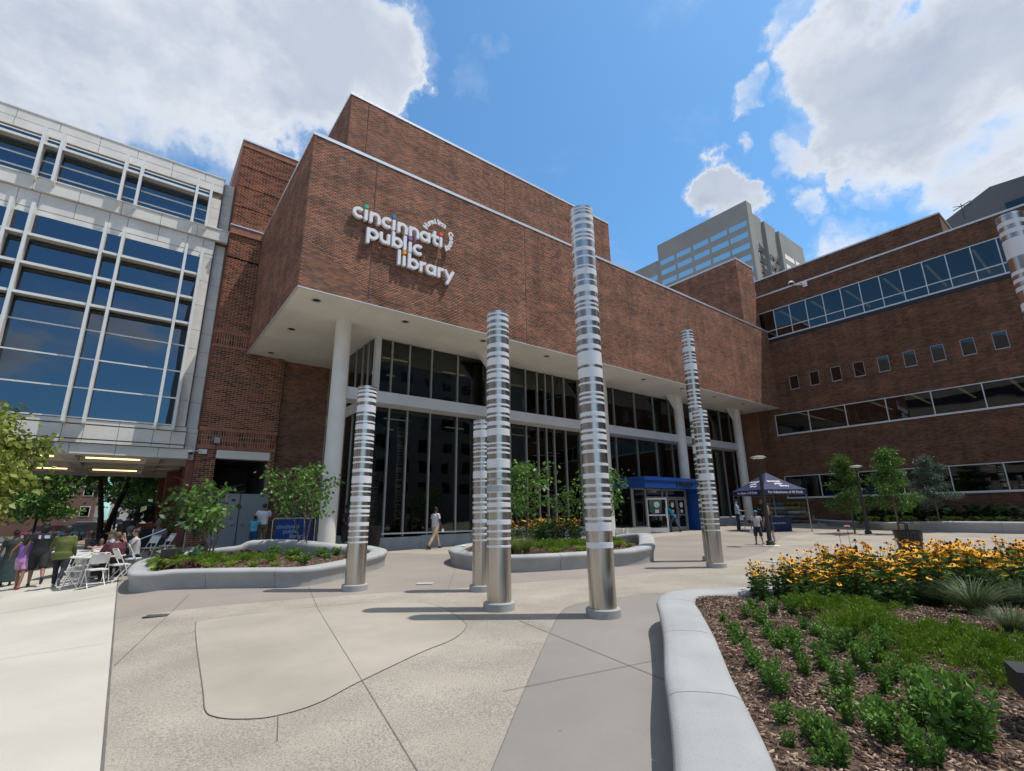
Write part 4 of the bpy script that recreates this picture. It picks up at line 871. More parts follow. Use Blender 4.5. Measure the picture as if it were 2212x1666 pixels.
# ------------------------------------------------------------------ planters: rounded concrete seat walls cast in segments
PROF = [(-.19,-.05),(-.185,.10),(-.205,.24),(-.25,.33),(-.262,.385),(-.245,.43),(-.20,.455),(-.10,.468),(0,.47),(.10,.468),(.20,.455),(.245,.43),(.262,.385),(.25,.33),(.205,.24),(.19,.10),(.19,-.05)]
def planter(name, label, pts, loc, seg=1.7, hs=None, w=1.0, close=True, soil=True, soil_h=.36, mound=.05):
    t = thing(name, label, 'planter', (*loc, gz(*loc)), group='curved concrete planters')
    n = 8; P = smooth_poly(pts, n, close); H = []
    hs = hs or [.44]*len(pts)
    for i in range(len(pts) if close else len(pts)-1):
        for j in range(n): H.append(hs[i]+(hs[(i+1) % len(pts)]-hs[i])*(j/n)**2*(3-2*j/n))
    if not close: H.append(hs[-1])
    P = [Vector((*p, 0)) for p in P]; N_ = len(P)
    # even out the spacing
    Q, HH, acc = [], [], 0
    cum = [0]
    for i in range(N_ if close else N_-1): cum.append(cum[-1]+(P[(i+1) % N_]-P[i]).length)
    tot = cum[-1]; ns = max(1, round(tot/seg)); K = 10*ns; j = 0
    for k in range(K+1):
        s = tot*k/K*.999999
        while cum[j+1] < s: j += 1
        a = (s-cum[j])/max(1e-9, cum[j+1]-cum[j]); Q.append(P[j].lerp(P[(j+1) % N_], a)); HH.append(H[j]*(1-a)+H[(j+1) % N_]*a)
    T = []
    for k in range(K+1):
        a = Q[(k-1) % K if close else max(k-1, 0)]; b = Q[(k+1) % K if close else min(k+1, K)]; d = (b-a).normalized(); T.append(Vector((-d.y, d.x, 0)))
    if close: Q[K] = Q[0]; T[K] = T[0]; HH[K] = HH[0]
    np_ = len(PROF)
    for s in range(ns):
        mb = MB(); V = []
        for k in range(s*10, s*10+11):
            q, nn, h = Q[k].copy(), T[k], HH[k]
            dvec = Vector((-nn.y, nn.x, 0))*-1
            if k == s*10: q = q+(Q[k+1]-Q[k]).normalized()*.005
            if k == s*10+10: q = q-(Q[k]-Q[k-1]).normalized()*.005
            gg = gz(q.x, q.y)
            for o, z in PROF: V.append((q.x+nn.x*o*w, q.y+nn.y*o*w, gg+(z if z < 0 else z*h/.47)))
        Fc = [(i*np_+a, i*np_+a+1, (i+1)*np_+a+1, (i+1)*np_+a) for i in range(10) for a in range(np_-1)]
        Fc += [tuple(range(np_)), tuple(range(10*np_, 11*np_))[::-1]]
        mb.add(V, Fc).build('segment', M['concrete'], t, True)
    mb = MB()
    for k in range(0, K, 1):                       # mortar core behind the joints
        a, b = Q[k], Q[k+1]
        mb.add([(a.x-T[k].x*.17*w, a.y-T[k].y*.17*w, gz(a.x,a.y)-.05),(b.x-T[k+1].x*.17*w,b.y-T[k+1].y*.17*w,gz(b.x,b.y)-.05),(b.x-T[k+1].x*.17*w,b.y-T[k+1].y*.17*w,gz(b.x,b.y)+HH[k+1]*.93),(a.x-T[k].x*.17*w,a.y-T[k].y*.17*w,gz(a.x,a.y)+HH[k]*.93),
                (a.x+T[k].x*.17*w, a.y+T[k].y*.17*w, gz(a.x,a.y)-.05),(b.x+T[k+1].x*.17*w,b.y+T[k+1].y*.17*w,gz(b.x,b.y)-.05),(b.x+T[k+1].x*.17*w,b.y+T[k+1].y*.17*w,gz(b.x,b.y)+HH[k+1]*.93),(a.x+T[k].x*.17*w,a.y+T[k].y*.17*w,gz(a.x,a.y)+HH[k]*.93)], [(0,1,2,3),(4,5,6,7),(3,2,6,7)])
    mb.build('core', M['panel_joint'], t)
    if soil:
        bm = bmesh.new(); vs = [bm.verts.new((q.x, q.y, 0)) for q in Q[:K]]; bm.faces.new(vs)
        x0, x1 = min(q.x for q in Q), max(q.x for q in Q); y0, y1 = min(q.y for q in Q), max(q.y for q in Q); st = .25 if (x1-x0) < 14 else .35
        for i in range(int((x1-x0)/st)+1): bmesh.ops.bisect_plane(bm, geom=bm.verts[:]+bm.edges[:]+bm.faces[:], plane_co=(x0+i*st+.01,0,0), plane_no=(1,0,0))
        for i in range(int((y1-y0)/st)+1): bmesh.ops.bisect_plane(bm, geom=bm.verts[:]+bm.edges[:]+bm.faces[:], plane_co=(0,y0+i*st+.01,0), plane_no=(0,1,0))
        bmesh.ops.triangulate(bm, faces=bm.faces[:])
        for v in bm.verts: v.co.z = gz(v.co.x, v.co.y)+soil_z(v.co.x, v.co.y, soil_h)
        bm.normal_update()
        for f in bm.faces:
            if f.normal.z < 0: f.normal_flip()
            f.smooth = True
        me = bpy.data.meshes.new('mulch'); bm.to_mesh(me); bm.free(); me.materials.append(M['soil']); link('mulch', me, t)
    return t, Q, HH
def soil_z(x, y, h=.36): return h+.025*sin(x*2.3+y*1.1)+.02*sin(x*5.1-y*3.7)+.012*sin(x*11+y*9)
R_pts = [(2.0,1.22),(2.56,1.6),(3.0,1.92),(3.39,2.22),(3.92,2.63),(4.84,3.3),(5.8,4.05),(6.36,4.50),(6.85,4.72),(7.3,4.58),(8.0,4.16),(8.68,3.75),(9.92,2.98),(11.56,2.25),(13.2,1.7),(14.2,.6),(14.2,-1.2),(12.6,-2.6),(9,-3.2),(5,-2.6),(2.3,-1.2),(1.4,.2)]
plR, QR, _ = planter('concrete_planter', 'nearest curved concrete planter at bottom right, full of mulch, perennials and yellow flowers', R_pts, (7,1), 1.75, w=1.0)
M_pts = [(9.05,14.75),(8.42,13.6),(8.35,12.3),(8.75,11.35),(9.9,10.75),(10.9,10.45),(11.9,10.1),(13.0,10.15),(13.9,10.75),(15.0,11.7),(15.3,12.6),(14.6,13.6),(13.4,15.3),(12,16),(10.3,15.6)]
M_hs = [.44,.44,.44,.44,.44,.44,.44,.50,.66,.72,.66,.5,.44,.44,.44]
plM, QM, _ = planter('concrete_planter', 'curved concrete planter in the middle holding two small trees and orange flowers', M_pts, (11.5,12.5), 1.7, hs=M_hs)
L_pts = [(.60,15.2),(1.23,14.78),(2.0,14.15),(2.9,13.45),(3.55,12.98),(4.35,13.3),(5.2,13.95),(6.0,14.6),(6.5,15.3),(6.25,15.9),(5.55,15.9),(5.0,15.95),(4.5,16.6),(4.05,17.5),(3.4,18.1),(2.95,18.2),(2.1,18.6),(1.0,18.5),(.62,17.4)]
L_hs = [.42,.42,.42,.42,.42,.42,.42,.44,.5,.58,.66,.74,.80,.80,.78,.62,.55,.45,.42]
plL, QL, _ = planter('concrete_planter', 'curved concrete planter at left with a tall back wall, a redbud tree and ferns', L_pts, (3,15.5), 1.7, hs=L_hs)
F_pts = [(39.5,15.6),(38.1,14.1),(36.4,11.6),(34.6,10.0),(34.2,8.6),(34.1,7.4),(34.0,4.3),(34.1,0),(34.3,-5)]
plF, QF, _ = planter('long_planter_wall', 'long low curved concrete planter wall along the foot of the shaded brick wing', F_pts, (35,8), 2.4, hs=[.40,.40,.42,.46,.5,.55,.55,.55,.55], close=False, soil=False)
mb = MB(); mb.prism([(39.7,15.4),(38.2,13.9),(36.5,11.4),(34.8,9.8),(34.4,8.6),(34.2,4),(34.3,-5),(39.7,-5)], gz(36,8)-.1, gz(36,8)+.30); tag(mb.build('planting_bed', M['soil']), kind='structure')

# mulch chips lying loose on the near bed
def scatter_chips(n, x0, x1, y0, y1, inside, name, parent, seed, ln=(.018,.05)):
    r = np.random.RandomState(seed); x = r.uniform(x0, x1, n*3); y = r.uniform(y0, y1, n*3)
    P = [(a, b) for a, b in zip(x, y) if inside(a, b)][:n]; k = len(P); P = np.array(P)
    zz = np.array([gz(a, b)+soil_z(a, b) for a, b in P])+r.uniform(.002,.016,k)
    th = r.uniform(0, pi, k); L_ = r.uniform(ln[0], ln[1], k); W_ = r.uniform(.004,.011,k); tl = r.uniform(-.35,.35,k); hh = r.uniform(.002,.006,k)
    ax = np.stack([np.cos(th)*np.cos(tl), np.sin(th)*np.cos(tl), np.sin(tl)], 1)*(L_/2)[:, None]; ay = np.stack([-np.sin(th), np.cos(th), 0*th+r.uniform(-.3,.3,k)], 1)*(W_/2)[:, None]; az = np.array((0,0,1.0))*hh[:, None]
    C_ = np.stack([P[:,0], P[:,1], zz], 1)
    V = np.stack([C_-ax-ay+az, C_+ax-ay+az, C_+ax+ay+az, C_-ax+ay+az, C_-ax-ay-az, C_+ax-ay-az, C_+ax+ay-az, C_-ax+ay-az], 1)
    Fq = np.array([(0,1,2,3),(4,5,1,0),(5,6,2,1),(6,7,3,2),(7,4,0,3)]); Fa = (np.arange(k)[:,None,None]*8+Fq[None]).reshape(-1,4)
    me = mesh_np(name, V.reshape(-1,3), Fa, M['chips'], np.repeat(r.rand(k)**1.6, 5)); return tag(link(name, me, parent), kind='stuff')
M['chips'] = mat('wood_chips', (.2,.12,.08), .95, var=.15, scale=30, tone=[(.055,.032,.024),(.11,.065,.045),(.18,.115,.08),(.30,.21,.15),(.50,.38,.28)])
def in_poly(poly):
    P = [(q.x, q.y) if hasattr(q, 'x') else q for q in poly]
    def f(x, y):
        c = False; j = len(P)-1
        for i in range(len(P)):
            if (P[i][1] > y) != (P[j][1] > y) and x < (P[j][0]-P[i][0])*(y-P[i][1])/(P[j][1]-P[i][1])+P[i][0]: c = not c
            j = i
        return c
    return f
def off_rim(f, Q, d=.27):
    A = np.array([(q.x, q.y) for q in Q])
    return lambda x, y: f(x, y) and ((A-np.array((x, y)))**2).sum(1).min() > d*d
inR, inM, inL = off_rim(in_poly(QR[:-1]), QR), off_rim(in_poly(QM[:-1]), QM), off_rim(in_poly(QL[:-1]), QL)
scatter_chips(42000, 2, 9, -1, 4.6, inR, 'bark_mulch', plR, 3)
scatter_chips(9000, 8, 15, 9.5, 16, inM, 'bark_mulch', plM, 4, (.03,.08)); scatter_chips(9000, 0, 7, 12.5, 19, inL, 'bark_mulch', plL, 5, (.03,.08))

# ------------------------------------------------------------------ plants
def leaf_cloud(P, Nrm, size, r, aspect=.55, fold=.25, droop=0):
    """pointed two-sided leaves: P base points, Nrm pointing directions; returns arrays of 2 quads per leaf"""
    k = len(P); L_ = (size*r.uniform(.7,1.25,k))[:, None]; D = Nrm/np.maximum(1e-6, np.linalg.norm(Nrm, axis=1))[:, None]
    rv = r.normal(size=(k,3)); rv[:, 2] = rv[:, 2]*.5+.0; S = np.cross(D, rv); S /= np.maximum(1e-6, np.linalg.norm(S, axis=1))[:, None]; U = np.cross(S, D)
    dz = np.array((0,0,-1.0))*droop
    base = P; tip = P+(D+dz*1.0)*L_; m1 = P+(D+dz*.3)*L_*.45
    a = m1+S*L_*aspect*.5+U*L_*fold*.2; b = m1-S*L_*aspect*.5+U*L_*fold*.2; mid = m1-U*L_*fold*.12
    V = np.stack([base, a, tip, b, mid], 1)
    return V
def leaves_mesh(name, V, m, tones):
    k = len(V); Fq = np.array([(0,1,2,4),(0,4,2,3)]); Fa = (np.arange(k)[:,None,None]*5+Fq[None]).reshape(-1,4)
    return mesh_np(name, V.reshape(-1,3), Fa, m, np.repeat(tones, 2))
def tree(name, label, x, y, h, crown_r, m, group=None, trunks=1, trunk_h=.35, leaf=.09, nclump=60, per=40, shape='round', seed=1, bark='bark', tr=.045, base=0, cat='tree', clump=.28, lean=(0,0)):
    rr = random.Random(seed); r = np.random.RandomState(seed); g = gz(x, y)+base
    t = thing(name, label, cat, (x, y, g), group=group)
    mb = MB(); tips = []
    for k in range(trunks):
        a = rr.uniform(0, 6.28); sp = (0 if trunks == 1 else .22+.1*rr.random())
        p0 = Vector((x+cos(a)*.06*(trunks > 1), y+sin(a)*.06*(trunks > 1), g-.05)); th = h*trunk_h
        pts = [p0, p0+Vector((cos(a)*sp*.35*th, sin(a)*sp*.35*th, th*.5)), p0+Vector((cos(a)*sp*th*.9, sin(a)*sp*th*.9, th)), p0+Vector((cos(a)*sp*th+lean[0]*h, sin(a)*sp*th+lean[1]*h, h*.62)), p0+Vector((cos(a)*sp*th*1.1+lean[0]*h, sin(a)*sp*th*1.1+lean[1]*h, h*.93))]
        mb.tube(pts, [tr, tr*.8, tr*.68, tr*.4, tr*.12], 8)
        nb = int(9/trunks**.5)+4
        for b in range(nb):
            q = trunk_h*.85+(.9-trunk_h*.85)*(b+.5)/nb; seg = 0
            zz = q*h
            def at(z):
                for i in range(4):
                    if pts[i].z-g <= z <= pts[i+1].z-g: return pts[i].lerp(pts[i+1], (z-(pts[i].z-g))/(pts[i+1].z-pts[i].z))
                return pts[-1]
            o = at(zz); a2 = b*2.4+k*1.3+rr.uniform(-.4,.4)
            if shape == 'cone': R = crown_r*(1-(q-trunk_h)/(1-trunk_h)*.92)
            elif shape == 'column': R = crown_r*(.55+.45*sin(pi*min(1,(q-trunk_h)/(1-trunk_h)+.15)))
            else: R = crown_r*(.55+.5*sin(pi*min(1, max(0, (q-trunk_h)/(1-trunk_h)*.9+.12))))
            rise = .05 if shape == 'cone' else .45
            e = o+Vector((cos(a2)*R, sin(a2)*R, R*rise)); mid = o.lerp(e, .5)+Vector((0,0,-.03*R if shape == 'cone' else .06*R))
            mb.tube([o, mid, e], [tr*.30, tr*.2, tr*.06], 5, tone=.5)
            for f in ((.35,.6,.85,1.0) if shape != 'round' else (.45,.75,1.0)): tips.append((o.lerp(e, f), R))
        tips.append((pts[-1], .1))
    mb.build('trunk', M[bark], t, True)
    C_ = []
    for i in range(nclump):
        c, R = tips[i % len(tips)]; s = clump*(.5 if i < len(tips) else 1)
        C_.append(c+Vector((rr.gauss(0,s*.5), rr.gauss(0,s*.5), rr.gauss(0,s*.35))))
    P, D, T = [], [], []
    for c in C_:
        k = int(per*rr.uniform(.5,1.3)); q = r.normal(size=(k,3))*np.array((1,1,.62))*clump*.48
        P.append(np.array(c)+q); dd = q/clump+r.normal(size=(k,3))*.5+np.array((0,0,.05)); D.append(dd); T.append(np.clip(r.uniform(0,1,k)*.6+rr.random()*.4, 0, 1))
    P, D, T = np.concatenate(P), np.concatenate(D), np.concatenate(T)
    V = leaf_cloud(P, D, leaf, r, .75 if shape == 'round' else .5, droop=.25); link('crown', leaves_mesh('crown', V, M[m], T), t)
    return t
redbud = 'small redbud tree with round drooping leaves '
tree('redbud_tree', 'multi-stemmed redbud tree with rounded leaves in the left planter before the white column', 4.55, 16.4, 2.75, .80, 'leaf', trunks=3, trunk_h=.45, leaf=.13, nclump=52, per=20, seed=3, tr=.035, base=.35, clump=.27)
tree('dogwood_tree', 'airy many-stemmed small tree at the left end of the left planter, before the grey gates', 2.05, 16.6, 2.25, .50, 'leaf', trunks=6, trunk_h=.42, leaf=.15, nclump=34, per=13, seed=5, tr=.022, base=.35, clump=.26)
tree('shade_sapling', 'dark leafed sapling half hidden behind the airy tree, in the shade of the brick tower', 1.7, 19.2, 2.7, .9, 'leaf_dark', trunks=1, trunk_h=.35, leaf=.2, nclump=26, per=14, seed=9, tr=.03, base=.1, clump=.3, cat='tree')
tree('redbud_tree', 'bushy multi-stemmed redbud tree in the middle planter, seen between the two nearest columns', 10.1, 12.4, 2.8, .72, 'leaf', trunks=3, trunk_h=.42, leaf=.12, nclump=58, per=24, seed=12, tr=.035, base=.35, clump=.32)
tree('redbud_tree', 'redbud tree in the middle planter just left of the blue entrance canopy', 14.15, 12.9, 2.7, .85, 'leaf', trunks=2, trunk_h=.36, leaf=.11, nclump=60, per=24, seed=14, tr=.032, base=.4, clump=.30)
tree('young_shrub', 'slim dark shrub rising behind the tallest striped column in the middle planter', 12.6, 13.6, 1.9, .55, 'leaf_mid', trunks=3, trunk_h=.25, leaf=.10, nclump=34, per=20, seed=15, tr=.02, base=.4, clump=.22, cat='shrub')
gR = 'young trees planted before the shaded wing'
tree('larch_tree', 'leftmost of three young trees before the shaded brick wing, behind the black lamp post', 30.5, 10.2, 4.35, 1.0, 'leaf_mid', gR, 1, .30, .13, 150, 40, 'cone', 21, tr=.05, clump=.26)
tree('larch_tree', 'tallest bright green young tree, middle one of three before the shaded brick wing', 31.02, 8.41, 4.6, 1.0, 'leaf', gR, 1, .32, .12, 160, 40, 'cone', 22, tr=.05, clump=.26)
tree('spruce_tree', 'bluish grey-green conical young spruce, rightmost of three before the shaded wing', 34.11, 7.42, 4.25, 1.0, 'leaf_blue', gR, 1, .36, .09, 170, 60, 'cone', 23, tr=.05, clump=.22)
tree('street_tree', 'leafy yellow-green maple tree at the left edge in front of the panelled building', -4.15, 22.6, 5.9, 1.4, 'leaf_yellow', None, 1, .44, .20, 150, 46, 'round', 31, tr=.09, clump=.55)
tree('street_tree', 'dark-trunked tree standing under the far edge of the bridge building', -.9, 42.5, 9.0, 3.6, 'leaf_mid', None, 2, .45, .30, 150, 40, 'round', 32, bark='darkbark', tr=.20, clump=.9)
for i, (x, y, h, lab) in enumerate([(2.4,58,8.0,'bushy green tree beyond the bridge, right of the dark trunk'),(-.6,70,9.5,'broad green tree far up the walkway beyond the bridge'),(-6.5,66,8,'green tree beside the far car park, left of the dark trunk'),(1.0,95,10,'distant tree at the end of the walkway'),(-11,80,9,'hazy tree behind the red car far left'),(4.6,49,5.5,'small dark tree by the pale stone building')]):
    tree('street_tree', lab, x, y, h, h*.36, 'leaf_mid' if i % 2 else 'leaf', 'trees along the walkway beyond the bridge', 1, .32, .32, 130, 40, 'round', 40+i, bark='darkbark', tr=.14, clump=.85)

# leafy perennials of the near bed: four made, the rest copied
def perennial_mesh(seed, stems=9, h=.26, spread=.14, leaf=.055, name='foliage'):
    r = np.random.RandomState(seed); P, D, T = [], [], []; st = MB()
    for s in range(stems):
        a = r.uniform(0, 6.28); q = r.uniform(.2, 1)*spread; hh = h*r.uniform(.6, 1.1); base = np.array((cos(a)*q*.3, sin(a)*q*.3, 0)); top = np.array((cos(a)*q, sin(a)*q, hh))
        st.tube([base, (base+top)/2+np.array((0,0,.02)), top], [.003,.0025,.001], 4)
        nn = 8
        for k in range(nn):
            f = (k+1.5)/(nn+1); p = base+(top-base)*f
            for o in (0, pi):
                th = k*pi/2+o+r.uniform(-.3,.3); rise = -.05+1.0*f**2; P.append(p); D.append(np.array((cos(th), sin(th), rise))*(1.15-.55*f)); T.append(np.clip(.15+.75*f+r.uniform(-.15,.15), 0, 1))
        for k in range(5): th = r.uniform(0, 6.28); P.append(top); D.append(np.array((cos(th)*.6, sin(th)*.6, .8))); T.append(.95)
    P, D, T = np.array(P), np.array(D), np.array(T); sz = np.linalg.norm(D, axis=1)
    V = leaf_cloud(P, D, leaf, r, .48, fold=.5, droop=.15); return leaves_mesh(name, V, M['leaf_peren'], T), st.mesh('stems', M['stem'])
PM = [perennial_mesh(s, 12+s, .19+.015*s, .135+.012*s, .056) for s in range(5)]
pts = [(6.04, 3.63, 0.9), (5.59, 3.29, 0.7), (5.48, 3.14, 0.8), (6.08, 3.17, 1.1), (5.55, 2.83, 1), (5.06, 2.84, 0.95), (4.64, 2.56, 0.8), (5.13, 2.54, 1), (5.43, 2.59, 0.95), (5.01, 2.3, 1.1), (5.89, 2.52, 0.9), (5.43, 2.51, 0.8), (4.42, 2.39, 0.9), (4.14, 2.15, 1), (4.06, 2.04, 0.95), (4.59, 2.06, 0.9), (4.82, 2.03, 1.1), (6.19, 2.74, 0.8), (5.54, 2.25, 1), (5.34, 2.07, 1.05), (5.13, 1.87, 1.1), (4.95, 1.75, 1.1), (5.5, 1.79, 1.1), (4.49, 1.75, 1.15), (4.08, 1.65, 0.9), (3.88, 1.53, 0.8), (4.67, 1.55, 1.2), (4.93, 1.56, 0.9), (4.27, 1.26, 1.25), (4.55, 1.28, 1.1), (4.99, 1.41, 0.9), (3.63, 1.82, 0.9), (3.51, 1.63, 0.95), (3.43, 1.56, 0.8), (3.35, 1.46, 1.0), (3.25, 1.37, 1.0), (3.17, 1.42, 0.7), (3.99, 1.38, 1.1), (3.69, 1.27, 1.15), (3.8, 1.35, 0.9), (3.72, 1.14, 0.9), (3.52, 1.07, 1.1), (3.56, 1.02, 0.8), (4.08, 1.0, 1.9), (4.28, 1.0, 1.5), (4.15, 1.06, 1.5), (3.27, 1.63, 0.45), (6.3, 3.45, 0.9), (6.63, 3.27, 0.9), (6.79, 3.12, 1), (6.66, 3.52, 0.9), (5.24, 1.78, 1), (5.82, 2.16, 0.9), (5.09, 2.98, 0.5), (4.79, 2.77, 0.4)]
def per_label(x, y, s):
    if s > 1.7: return 'largest bushy green perennial near the bottom right corner of the nearest planter'
    if s < .5: return 'tiny green seedling in the bare mulch of the nearest planter'
    d = min((Vector((x, y))-Vector((q.x, q.y))).length for q in QR)
    j = min(hypot(x-a, y-b) for a, b, c in jp_)
    w = 'far end' if y > 3 else 'middle' if y > 2 else 'near end'
    return ('young leafy perennial in the row along the planter rim, %s' % w) if d < .75 else ('leafy green perennial touching the juniper edge, %s of the bed' % w) if j < .55 else ('leafy green perennial in the open mulch, %s of the nearest bed' % w)
jp_ = [(6.99, 3.06, 0.8), (6.97, 2.8, 0.9), (7.24, 2.67, 0.8), (6.87, 2.38, 0.95), (6.19, 2.35, 0.75), (5.98, 2.07, 1.0), (6.44, 2.02, 0.75), (5.76, 1.78, 0.75), (6.31, 1.76, 0.85), (6.39, 1.52, 0.8), (5.78, 1.16, 0.8)]
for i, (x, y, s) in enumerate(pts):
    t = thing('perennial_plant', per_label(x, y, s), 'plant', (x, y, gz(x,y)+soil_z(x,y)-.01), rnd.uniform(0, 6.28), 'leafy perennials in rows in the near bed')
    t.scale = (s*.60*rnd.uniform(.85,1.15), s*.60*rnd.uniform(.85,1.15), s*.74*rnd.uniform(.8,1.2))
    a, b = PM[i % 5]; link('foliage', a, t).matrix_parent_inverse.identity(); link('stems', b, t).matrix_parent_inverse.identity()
t = bpy.data.objects.get('perennial_plant')
# juniper: low spreading feathery shrubs
def juniper_mesh(seed, R=.8, n=150, h=.40, per=30):
    r = np.random.RandomState(seed); P, D, T = [], [], []
    for s in range(n):
        a = r.uniform(0, 6.28); L_ = R*r.uniform(.3, 1.0); rise = r.uniform(.15, .75)*h; p0 = np.array((cos(a)*.08, sin(a)*.08, .02)); e = np.array((cos(a)*L_, sin(a)*L_, rise*(1.2-L_/R*.7)+.05)); bend = np.array((0,0,h*.35))
        for k in range(per):
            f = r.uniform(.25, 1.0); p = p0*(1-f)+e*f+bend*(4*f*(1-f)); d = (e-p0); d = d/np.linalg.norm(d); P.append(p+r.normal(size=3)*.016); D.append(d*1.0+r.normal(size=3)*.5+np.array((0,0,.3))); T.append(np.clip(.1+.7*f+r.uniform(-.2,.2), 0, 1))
    V = leaf_cloud(np.array(P), np.array(D), .052, r, .24, fold=.2); return leaves_mesh('foliage', V, M['juniper'], np.array(T))
JM = [juniper_mesh(s, n=64, per=46) for s in range(3)]
jp = [(6.99, 3.06, 0.8), (6.97, 2.8, 0.9), (7.24, 2.67, 0.8), (6.87, 2.38, 0.95), (7.5, 2.43, 0.75), (6.19, 2.35, 0.75), (5.98, 2.07, 1.0), (6.44, 2.02, 0.75), (5.76, 1.78, 0.75), (6.31, 1.76, 0.85), (5.99, 1.57, 0.8), (6.39, 1.52, 0.8), (6.1, 1.33, 0.85), (5.78, 1.16, 0.8), (5.37, 1.13, 0.75), (6.06, 1.09, 0.85), (5.7, 0.94, 0.9), (5.38, 0.92, 0.7), (5.25, 1.57, 0.45), (5.11, 1.41, 0.4)]
jl = 'spreading bright green juniper across the near bed, one of a run of overlapping shrubs'
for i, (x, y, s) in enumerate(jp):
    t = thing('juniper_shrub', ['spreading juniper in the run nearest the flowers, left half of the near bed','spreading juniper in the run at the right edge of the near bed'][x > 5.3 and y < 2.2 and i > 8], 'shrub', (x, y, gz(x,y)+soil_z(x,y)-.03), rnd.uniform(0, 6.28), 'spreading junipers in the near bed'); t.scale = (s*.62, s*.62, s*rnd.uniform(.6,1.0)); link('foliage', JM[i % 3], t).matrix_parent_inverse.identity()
# ornamental grass tufts
def grass_mesh(seed, n=520, R=.42, h=.40, m='grassy', w=.004, seg=4):
    r = np.random.RandomState(seed); mb_v, mb_f, T = [], [], []
    for s in range(n):
        a = r.uniform(0, 6.28); q = R*r.uniform(.15, 1)**.7; hh = h*r.uniform(.55, 1.1); o = len(mb_v); wd = w*r.uniform(.6,1.3); sx, sy = -sin(a)*wd, cos(a)*wd
        for k in range(seg+1):
            f = k/seg; rad = .03+q*f**1.7; z = hh*(f-.35*f**3*(q/R)); ww = 1-f*.85; mb_v += [(cos(a)*rad+sx*ww, sin(a)*rad+sy*ww, z), (cos(a)*rad-sx*ww, sin(a)*rad-sy*ww, z)]
        mb_f += [(o+2*k, o+2*k+2, o+2*k+3, o+2*k+1) for k in range(seg)]; T += [r.rand()]*seg
    return mesh_np('blades', np.array(mb_v), np.array(mb_f), M[m], np.array(T))
GM = [grass_mesh(s) for s in range(2)]
for i, (x, y, s) in enumerate([(8.53, 2.67, 0.8), (8.72, 2.49, 0.8), (8.68, 2.28, 1.25), (9.23, 2.16, 0.9), (9.57, 2.01, 0.9), (8.34, 1.66, 1.35), (9.72, 1.69, 1.0), (10.39, 1.59, 1.3), (9.37, 1.38, 1.0), (7.41, 1.22, 0.9), (9.3, 2.66, 0.8), (10.42, 1.96, 1)]):
    t = thing('ornamental_grass', 'grey-green tuft of fine ornamental grass between the junipers and the yellow flowers', 'grass tuft', (x, y, gz(x,y)+.34), i*1.1, 'fine grass tufts in the near bed'); t.scale = (s,)*3; link('blades', GM[i % 2], t).matrix_parent_inverse.identity()
# black-eyed susans
def flower_mesh(m='petal', n=12, L_=.034, droop=.25, cone=.011):
    mb = MB()
    for k in range(n):
        a = 2*pi*k/n; c, s = cos(a), sin(a); w = L_*.22
        mb.add([(c*.006,s*.006,0),(c*L_*.6-s*w,s*L_*.6+c*w,-L_*droop*.3),(c*L_,s*L_,-L_*droop),(c*L_*.6+s*w,s*L_*.6-c*w,-L_*droop*.3)], [(0,3,2,1)], (k*37 % 10)/10)
    pet = mb.mesh('petals', M[m]); cn = MB().ball((0,0,.005), cone, cone, cone*1.1, 7, 4).mesh('cone', M['cone'], True); return pet, cn
FP, FC = flower_mesh(L_=.042, n=13, droop=.2); PP, PC = flower_mesh('petal_pink', 11, .042, .75, .017)
def susan_foliage(seed, h=.6):
    r = np.random.RandomState(seed); P, D, T = [], [], []; st = MB(); heads = []
    for s in range(16):
        a = r.uniform(0, 6.28); q = r.uniform(.03, .28); hh = h*r.uniform(.72, 1.12); top = np.array((cos(a)*q, sin(a)*q, hh)); base = np.array((cos(a)*q*.4, sin(a)*q*.4, 0)); st.tube([base, (base*.5+top*.5), top], [.0035,.003,.002], 4); heads.append(tuple(top))
        for k in range(11):
            f = r.uniform(.05, .85); p = base+(top-base)*f; th = r.uniform(0, 6.28); P.append(p); D.append(np.array((cos(th), sin(th), .35))); T.append(np.clip(.2+.5*f+r.uniform(-.2,.2),0,1))
    V = leaf_cloud(np.array(P), np.array(D), .10, r, .42, fold=.4, droop=.35); return leaves_mesh('foliage', V, M['leaf_mid'], np.array(T)), st.mesh('stems', M['stem']), heads
SF = [susan_foliage(60+i) for i in range(4)]
def susan(x, y, z, s, label, group, i, base=0):
    t = thing('flower_clump', label, 'flower clump', (x, y, z), rnd.uniform(0, 6.28), group); t.scale = (s,)*3
    a, b, heads = SF[i % 4]; f = link('foliage', a, t); f.matrix_parent_inverse.identity(); link('stems', b, t).matrix_parent_inverse.identity()
    for hd in heads:
        o = link('flower', FP, t, hd); o.matrix_parent_inverse.identity(); o.rotation_euler = (rnd.uniform(-.5,.5), rnd.uniform(-.5,.5), rnd.uniform(0,6)); sc = rnd.uniform(.8, 1.25)
        if rnd.random() < .12: o.data = FC; o.name = 'seed_head'; o.scale = (1.5,1.5,1.8); continue
        o.scale = (sc,)*3; c = link('flower_centre', FC, o); c.matrix_parent_inverse.identity()
nrm = Vector((-.45,-.89,0)).normalized(); along = [(7.75,4.25),(8.7,3.6),(9.9,2.85),(11.5,2.1),(13.0,1.5)]
path = smooth_poly(along, 9, False); k = 0
